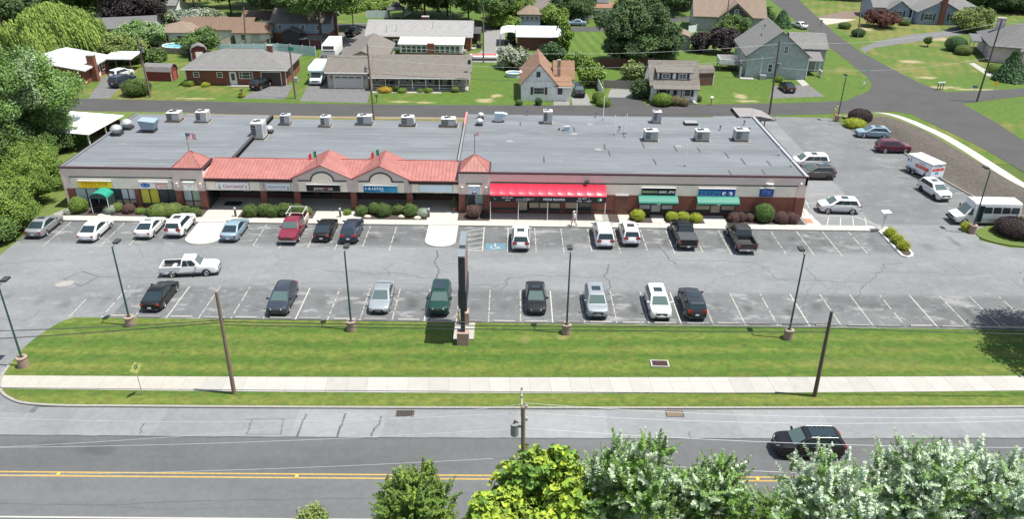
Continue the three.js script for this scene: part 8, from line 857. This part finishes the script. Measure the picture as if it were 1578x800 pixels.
const yel = M(0.5, 0.42, 0.12, 0.6); bollard('yellow bollard left of the tall sign base', 707, 501, 1.25, yel); bollard('yellow bollard right of the tall sign base', 720, 501, 1.3, yel); bollard('nearer yellow bollard at the rear entrance', 1283, 187, 1.9, yel, 0.11); bollard('farther yellow bollard at the rear entrance', 1286, 183, 1.9, yel, 0.11);
// bollard lamps in the beds
[['first bollard lamp beside the restaurant walk', 364, 333], ['second bollard lamp beside the maroon pickup rack', 474, 334], ['third bollard lamp beside the gable walk', 525, 334], ['fourth bollard lamp beside the second peninsula walk', 661, 334]].forEach(([l, px, py]) => { const [x, z] = at(px, py, BY), b = thing('bollard_lamp', l, 'lamp', x, z, 0, BY); part(b, 'post', cyl(0.12, 0.75, 0, 0, 0, 12), M(0.08, 0.075, 0.07, 0.6)); part(b, 'lens', cyl(0.11, 0.2, 0, 0.75, 0, 12), mat.offwhite); part(b, 'cap', cyl(0.15, 0.07, 0, 0.95, 0, 12, 0.1), mat.galv); });
// wheel stops along the lawn
const ORD = ['first', 'second', 'third', 'fourth', 'fifth', 'sixth', 'seventh', 'eighth', 'ninth', 'tenth', 'eleventh', 'twelfth', 'thirteenth', 'fourteenth', 'fifteenth', 'sixteenth', 'seventeenth', 'eighteenth', 'nineteenth', 'twentieth', 'twenty-first', 'twenty-second', 'twenty-third', 'twenty-fourth', 'twenty-fifth', 'twenty-sixth', 'twenty-seventh', 'twenty-eighth', 'twenty-ninth'];
{ const prof = extrude([[-0.11, 0], [0.11, 0], [0.09, 0.1], [0.05, 0.13], [-0.05, 0.13], [-0.09, 0.1]], 1.85); prof.translate(0, 0, -0.925); prof.rotateY(PI / 2); muv(prof); const r = rng(77), mats = [mat.stop, grainy(0.3, 0.295, 0.27, 0.8), grainy(0.17, 0.168, 0.16, 0.7)]; let n = 0;
  for (let k = -2; k < 27; k++) { const x = stallX(k) + 1.38; if (n >= ORD.length) break; const w = thing('wheel_stop', ORD[n] + ' concrete wheel stop from the left along the lawn edge', 'wheel stop', x + (r() - 0.5) * 0.25, -58.62 + (r() - 0.5) * 0.12, (r() - 0.5) * 0.05, 0.014, 'wheel stops along the lawn'); n++; part(w, 'bar', prof, mats[Math.floor(r() * 3)]); for (const q of [-0.6, 0.6]) part(w, 'anchor_pin', cyl(0.02, 0.012, q, 0.129, 0, 6), mat.dark); } }
// drains and lids
{ const [x, z] = at(1016, 563), d = thing('lawn_drain', 'square concrete framed drain grate in the lawn', 'drain', x, z, -0.02, 0.1); part(d, 'frame', [box(1.44, 0.1, 0.1, 0, 0, -0.41), box(1.44, 0.1, 0.1, 0, 0, 0.41), box(0.12, 0.1, 0.72, -0.66, 0, 0), box(0.12, 0.1, 0.72, 0.66, 0, 0)], mat.concreteB); part(d, 'pit', box(1.18, 0.01, 0.72, 0, 0.002, 0), mat.black); for (let k = 0; k < 9; k++) part(d, 'grate_bar', box(0.035, 0.05, 0.72, -0.5 + k * 0.125, 0.03, 0), mat.brickDark); }
[['rusty kerbside storm grate left of the near pole', 624, 640], ['leaf filled kerbside storm grate right of the near pole', 1040, 641]].forEach(([l, px, py], i) => { const [x] = at(px, py), z = kerbZ(x) + 0.5, d = thing('storm_grate', l, 'drain', x, z, 0.01, 0.012); part(d, 'frame', [box(1.3, 0.02, 0.06, 0, 0, -0.33), box(1.3, 0.02, 0.06, 0, 0, 0.33), box(0.06, 0.02, 0.6, -0.62, 0, 0), box(0.06, 0.02, 0.6, 0.62, 0, 0)], M(0.06, 0.045, 0.04, 0.8)); part(d, 'pit', box(1.18, 0.005, 0.6, 0, 0.001, 0), i ? grainy(0.2, 0.15, 0.09, 0.5) : mat.black); for (let k = 0; k < 8; k++) part(d, 'grate_bar', box(0.06, 0.03, 0.6, -0.54 + k * 0.154, 0.006, 0), i ? grainy(0.12, 0.1, 0.08, 0.5) : M(0.06, 0.045, 0.04, 0.8)); });
// road signs
{ const [x, z] = at(221, 610), [xt, y] = onPlane(212, 556, z), s = thing('crossing_sign', 'yellow diamond pedestrian crossing sign in the verge', 'sign', x, z, 1.1, 0.1); part(s, 'post', rod([0, 0, 0], [-0.12, y - 0.25, 0.08], 0.03), mat.galv); part(s, 'panel', box(0.72, 0.72, 0.015, 0, -0.36, 0).rotateZ(PI / 4).translate(-0.1, y - 0.62, 0.12), M(0.36, 0.42, 0.12, 0.5)); const g = [box(0.06, 0.3, 0.01, -0.18, y - 0.75, 0.135, 0, 0, 0.3), box(0.06, 0.3, 0.01, -0.02, y - 0.75, 0.135, 0, 0, 0.3), cyl(0.05, 0.01, 0, 0, 0, 10).rotateX(PI / 2).translate(-0.12, y - 0.38, 0.137), cyl(0.05, 0.01, 0, 0, 0, 10).rotateX(PI / 2).translate(0.05, y - 0.4, 0.137)]; part(s, 'walking_figure', g, mat.black); }
const roadSign = (label, px, py, h, w, hh, col, diamond, turn = 0) => { const [x, z] = at(px, py), s = thing('road_sign', label, 'sign', x, z, turn, 0.01); part(s, 'post', rod([0, 0, 0], [0, h, 0], 0.035), mat.galv); const g = box(w, hh, 0.02, 0, -hh / 2, 0.04); if (diamond) g.rotateZ(PI / 4); part(s, 'panel', g.translate(0, h - hh * 0.4, 0), col); part(s, 'bracket', box(0.1, 0.04, 0.05, 0, h - hh * 0.4, 0.015), mat.galv); };
roadSign('green street name sign at the crossroads corner', 1331, 136, 3.2, 1.0, 0.28, M(0.03, 0.2, 0.13, 0.5), false, 0.5); roadSign('yellow diamond warning sign on the right grass', 1527, 153, 2.9, 0.75, 0.75, M(0.65, 0.4, 0.03, 0.5), true); roadSign('blue grey panel sign at the right crossroads', 1495, 158, 2.8, 0.75, 0.5, M(0.16, 0.2, 0.22, 0.5), false, -0.3); roadSign('bare thin street sign by the mulch bank tip', 1371, 168, 3.6, 0.08, 0.5, mat.galv, false); roadSign('small pale board beneath the street name sign', 1329, 137, 1.2, 0.5, 0.5, mat.offwhite, false, 0.5);
{ const [x, z] = at(1362, 355, 0.13), s = thing('parking_sign', 'small white topped box sign at the kerbed island corner', 'sign', x - 0.3, z, 0.2, 0.13); part(s, 'post', rod([0, 0, 0], [0, 1.9, 0], 0.035), mat.galv); part(s, 'panel', box(0.95, 0.3, 0.6, 0, 1.9, 0, 0, 0.2), mat.white); part(s, 'plate', box(0.4, 0.5, 0.02, 0, 1.3, 0.05), M(0.5, 0.56, 0.62, 0.5)); }
// mailboxes
[['cluster of grey mailboxes at the crossroads lawn corner', 1443, 139, 3], ['black mailbox by the brick ranch drive', 374, 151, 1], ['mailbox on a post before the taupe house lawn', 581, 159, 1], ['white mailbox before the dormer house lawn', 1095, 162, 1], ['dark mailbox on the top side street', 1264, 40, 1]].forEach(([l, px, py, n], i) => { const [x, z] = at(px, py), s = thing('mailbox', l, 'mailbox', x, z, 0.3, 0.01); for (let k = 0; k < n; k++) { part(s, 'post', box(0.1, 1.1, 0.1, k * 0.55, 0, 0), mat.woodDark); const g = new THREE.CylinderGeometry(0.13, 0.13, 0.5, 12, 1, false, 0, PI).rotateZ(PI / 2).rotateX(-PI / 2); part(s, 'box', [box(0.5, 0.16, 0.27, k * 0.55, 1.1, 0), g.rotateX(PI).translate(k * 0.55, 1.26, 0)], i === 3 ? mat.white : i === 0 ? mat.galv : mat.dark); } });
// door mats, potted plant, hand rail
{ const m = thing('door_mat', 'dark mat before the restaurant glass entrance', 'mat', -31.2, -83.1, 0, WY + 0.006); part(m, 'mat', box(1.9, 0.015, 1.1), mat.rubber); part(m, 'border', [box(1.96, 0.02, 0.05, 0, 0, 0.57), box(1.96, 0.02, 0.05, 0, 0, -0.57)], mat.black); const p = thing('potted_plant', 'slim evergreen in a terracotta pot beside the second tower', 'plant', -6.15, -81.9, 0, WY + 0.004); part(p, 'pot', cyl(0.2, 0.45, 0, 0, 0, 14, 0.28), M(0.3, 0.1, 0.06, 0.8)); const list = [], rand = rng(9); for (let k = 0; k < 200; k++) { const f = rand(), a = rand() * 6.3; list.push([new V3(Math.cos(a) * 0.3 * (1 - f), 0.5 + f * 1.1, Math.sin(a) * 0.3 * (1 - f)), new V3(Math.cos(a), 0.8, Math.sin(a)).normalize(), 0.14, 1]); } scatter(p, 'foliage', list, SPRAY.trim, PAL.deep, rand);
  const h = thing('hand_rail', 'thin white hand rail on the ramp by the plaza corner', 'rail', 33.3, -81.8, 0, WY); part(h, 'post', rod([0, 0, 0], [0, 0.9, 0], 0.02), mat.white); part(h, 'post', rod([0.3, 0, -2.2], [0.3, 0.9, -2.2], 0.02), mat.white); part(h, 'top_rail', rod([0, 0.9, 0], [0.3, 0.9, -2.2], 0.025), mat.white); const ramp = thing('ramp_panel', 'reddish tactile ramp panel at the plaza corner', 'ramp', 32.9, -80.4, 0, WY + 0.008); part(ramp, 'panel', box(0.8, 0.012, 1.2), M(0.35, 0.16, 0.11, 0.9)); const dots = []; for (let a = 0; a < 5; a++) for (let b = 0; b < 7; b++) dots.push(cyl(0.03, 0.012, -0.3 + a * 0.15, 0.012, -0.5 + b * 0.165, 6)); part(ramp, 'dome', dots, M(0.35, 0.16, 0.11, 0.9), { kind: 'stuff' }); }
// ---------- people ----------
function fieldMesh(bones, c, half, res, soft) { // bones: [a, b, ra, rb, colour]; joined with a smooth minimum
  const mc = new MarchingCubes(res, leafMat, false, false, 60000); mc.isolation = 0; const f = mc.field, n = res; const B = bones.map(([a, b, ra, rb, col]) => ({ a, d: [b[0] - a[0], b[1] - a[1], b[2] - a[2]], l2: (b[0] - a[0]) ** 2 + (b[1] - a[1]) ** 2 + (b[2] - a[2]) ** 2 || 1e-9, ra, rb, col }));
  const dist = (b, x, y, z) => { const px = x - b.a[0], py = y - b.a[1], pz = z - b.a[2], t = clamp((px * b.d[0] + py * b.d[1] + pz * b.d[2]) / b.l2); return Math.hypot(px - t * b.d[0], py - t * b.d[1], pz - t * b.d[2]) - mix(b.ra, b.rb, t); };
  const sdf = (x, y, z) => { let m = 9; for (const b of B) { const e = dist(b, x, y, z); if (e > m + soft) continue; const h = clamp(0.5 + 0.5 * (m - e) / soft); m = m * (1 - h) + e * h - soft * h * (1 - h); } return m; };
  for (let k = 0; k < n; k++) for (let j = 0; j < n; j++) for (let i = 0; i < n; i++) f[i + j * n + k * n * n] = -sdf(c[0] + (i - n / 2) / (n / 2) * half, c[1] + (j - n / 2) / (n / 2) * half, c[2] + (k - n / 2) / (n / 2) * half);
  mc.update(); const N = mc.count, pos = new Float32Array(N * 3), nor = new Float32Array(N * 3), col = new Float32Array(N * 3);
  for (let i = 0; i < N; i++) { const x = c[0] + mc.positionArray[3 * i] * half, y = c[1] + mc.positionArray[3 * i + 1] * half, z = c[2] + mc.positionArray[3 * i + 2] * half; pos.set([x, y, z], 3 * i); const e = 0.002, g = new V3(sdf(x + e, y, z) - sdf(x - e, y, z), sdf(x, y + e, z) - sdf(x, y - e, z), sdf(x, y, z + e) - sdf(x, y, z - e)).normalize(); nor.set([g.x, g.y, g.z], 3 * i); let best = 9, bc; for (const b of B) { const q = dist(b, x, y, z); if (q < best) { best = q; bc = b.col; } } col.set(bc, 3 * i); }
  const g = new THREE.BufferGeometry(); g.setAttribute('position', new THREE.BufferAttribute(pos, 3)); g.setAttribute('normal', new THREE.BufferAttribute(nor, 3)); g.setAttribute('color', new THREE.BufferAttribute(col, 3)); return g;
}
function hand(wrist, dir, palmN, skin, side) { // palm, four fingers of unequal length with a bend, thumb from the side of the palm
  const d = new V3(...dir).normalize(), nrm = new V3(...palmN).normalize(), s = d.clone().cross(nrm).normalize(), W = new V3(...wrist), P = (a, b, c) => W.clone().addScaledVector(d, a).addScaledVector(s, b).addScaledVector(nrm, c).toArray(), bones = [[P(0, 0, 0), P(0.09, -0.02, 0), 0.026, 0.02, skin], [P(0.01, 0.012, 0), P(0.09, 0.022, 0), 0.022, 0.018, skin]];
  [[-0.03, 0.068], [-0.01, 0.08], [0.011, 0.074], [0.031, 0.056]].forEach(([o, l]) => { bones.push([P(0.088, o, 0), P(0.088 + l * 0.5, o, 0.008), 0.0095, 0.009, skin], [P(0.088 + l * 0.5, o, 0.008), P(0.088 + l * 0.85, o, 0.03), 0.009, 0.0075, skin]); });
  bones.push([P(0.03, -0.03 * side, 0), P(0.065, -0.055 * side, 0.012), 0.0125, 0.011, skin], [P(0.065, -0.055 * side, 0.012), P(0.095, -0.06 * side, 0.025), 0.011, 0.009, skin]); return bones;
}
function person(label, x, z, y, turn, o) { // built facing +z
  const p = thing('person', label, 'person', x, z, turn, y), { shirt, pants, skin, shoe, hair } = o, H = o.joints, all = [];
  const up = [[[0, 0.98, 0], [0, 1.12, 0.005], 0.145, 0.135, pants], [[0, 1.1, 0.005], [0, 1.3, 0.01], 0.135, 0.15, shirt], [[-0.09, 1.38, 0.005], [0.09, 1.38, 0.005], 0.1, 0.1, shirt], [[-0.17, 1.42, 0], [0.17, 1.42, 0], 0.062, 0.062, shirt], [[0, 1.44, 0.0], [0, 1.56, 0.02], 0.056, 0.052, skin]];
  for (const s of [-1, 1]) { const k = s < 0 ? H.l : H.r; up.push([[s * 0.09, 0.95, 0], k.knee, 0.09, 0.062, pants], [k.knee, k.ankle, 0.062, 0.045, pants], [[k.ankle[0], k.ankle[1] - 0.02, k.ankle[2] - 0.03], [k.ankle[0] + s * 0.015, k.ankle[1] - 0.045, k.ankle[2] + 0.16], 0.042, 0.034, shoe], [[s * 0.19, 1.41, 0], k.elbow, 0.056, 0.044, o.sleeve === 'short' ? shirt : shirt], [k.elbow, k.wrist, 0.041, 0.029, o.sleeve === 'short' ? skin : shirt]); }
  all.push(fieldMesh(up, [0, 0.85, 0], 0.95, 118, 0.05));
  const hc = H.head || [0, 1.66, 0.03], hd = [[[hc[0], hc[1] + 0.03, hc[2] - 0.01], [hc[0], hc[1] - 0.03, hc[2] + 0.01], 0.098, 0.085, skin], [[hc[0], hc[1] - 0.06, hc[2] + 0.045], [hc[0], hc[1] - 0.085, hc[2] + 0.05], 0.052, 0.046, skin], [[hc[0], hc[1] + 0.01, hc[2] + 0.095], [hc[0], hc[1] - 0.022, hc[2] + 0.112], 0.011, 0.015, skin], [[hc[0] - 0.02, hc[1] - 0.062, hc[2] + 0.094], [hc[0] + 0.02, hc[1] - 0.062, hc[2] + 0.094], 0.008, 0.008, [0.25, 0.08, 0.07]], [[hc[0], hc[1] - 0.06, hc[2]], [hc[0], hc[1] - 0.14, hc[2] - 0.015], 0.05, 0.052, skin]];
  for (const s of [-1, 1]) hd.push([[hc[0] + s * 0.095, hc[1] + 0.01, hc[2] - 0.005], [hc[0] + s * 0.097, hc[1] - 0.03, hc[2]], 0.018, 0.014, skin], [[hc[0] + s * 0.034, hc[1] + 0.005, hc[2] + 0.09], [hc[0] + s * 0.036, hc[1] + 0.005, hc[2] + 0.091], 0.011, 0.011, [0.05, 0.04, 0.035]]);
  all.push(fieldMesh(hd, [hc[0], hc[1] - 0.02, hc[2] + 0.01], 0.19, 64, 0.012));
  for (const s of [-1, 1]) { const k = s < 0 ? H.l : H.r, d = [k.wrist[0] - k.elbow[0], k.wrist[1] - k.elbow[1], k.wrist[2] - k.elbow[2]], b = hand(k.wrist, d, [-s, 0, 0.15], skin, s); const l = new V3(...d).normalize(); all.push(fieldMesh(b, [k.wrist[0] + l.x * 0.08, k.wrist[1] + l.y * 0.08, k.wrist[2] + l.z * 0.08], 0.13, 56, 0.006)); }
  part(p, 'body', mergeGeometries(all), M(1, 1, 1, 0.8, 0, { vertexColors: true }));
  part(p, o.cap ? 'cap' : 'hair', o.cap ? [new THREE.SphereGeometry(0.112, 18, 10, 0, 2 * PI, 0, PI * 0.52).translate(hc[0], hc[1] + 0.03, hc[2] - 0.008), new THREE.CylinderGeometry(0.1, 0.1, 0.012, 16, 1, false, -PI / 2, PI).scale(0.85, 1, 1).translate(hc[0], hc[1] + 0.035, hc[2] + 0.07)] : [new THREE.SphereGeometry(0.11, 18, 12, 0, 2 * PI, 0, PI * 0.58).rotateX(-0.45).translate(hc[0], hc[1] + 0.024, hc[2] - 0.014)], M(...hair, 0.9));
}
{ const stride = { l: { knee: [-0.1, 0.52, 0.2], ankle: [-0.1, 0.1, 0.26], elbow: [-0.27, 1.15, -0.12], wrist: [-0.28, 0.93, -0.04] }, r: { knee: [0.1, 0.5, -0.04], ankle: [0.1, 0.13, -0.34], elbow: [0.27, 1.15, 0.1], wrist: [0.26, 0.95, 0.26] } };
  const [x, z] = at(884, 348.5, WY); person('person in a pale cap and beige clothes walking along the storefront walkway', x, z, WY + 0.01, -PI / 2 + 0.5, { joints: stride, shirt: [0.62, 0.58, 0.54], pants: [0.38, 0.32, 0.28], skin: [0.42, 0.26, 0.19], shoe: [0.4, 0.36, 0.32], hair: [0.6, 0.55, 0.48], cap: true, sleeve: 'short' });
  const stand = { head: [0, 1.645, 0.06], l: { knee: [-0.11, 0.51, 0.05], ankle: [-0.14, 0.1, 0.02], elbow: [-0.27, 1.16, 0.03], wrist: [-0.2, 1.08, 0.27] }, r: { knee: [0.11, 0.51, 0.06], ankle: [0.13, 0.1, 0.0], elbow: [0.27, 1.16, 0.03], wrist: [0.2, 1.1, 0.27] } };
  const [x2, z2] = at(1419, 285.5); person('person in a dark shirt and green trousers at the box trailer side', x2, z2, 0.015, 1.5, { joints: stand, shirt: [0.035, 0.035, 0.04], pants: [0.1, 0.11, 0.075], skin: [0.4, 0.25, 0.18], shoe: [0.55, 0.53, 0.5], hair: [0.03, 0.025, 0.02], sleeve: 'short' }); }
renderer.render(scene, camera);
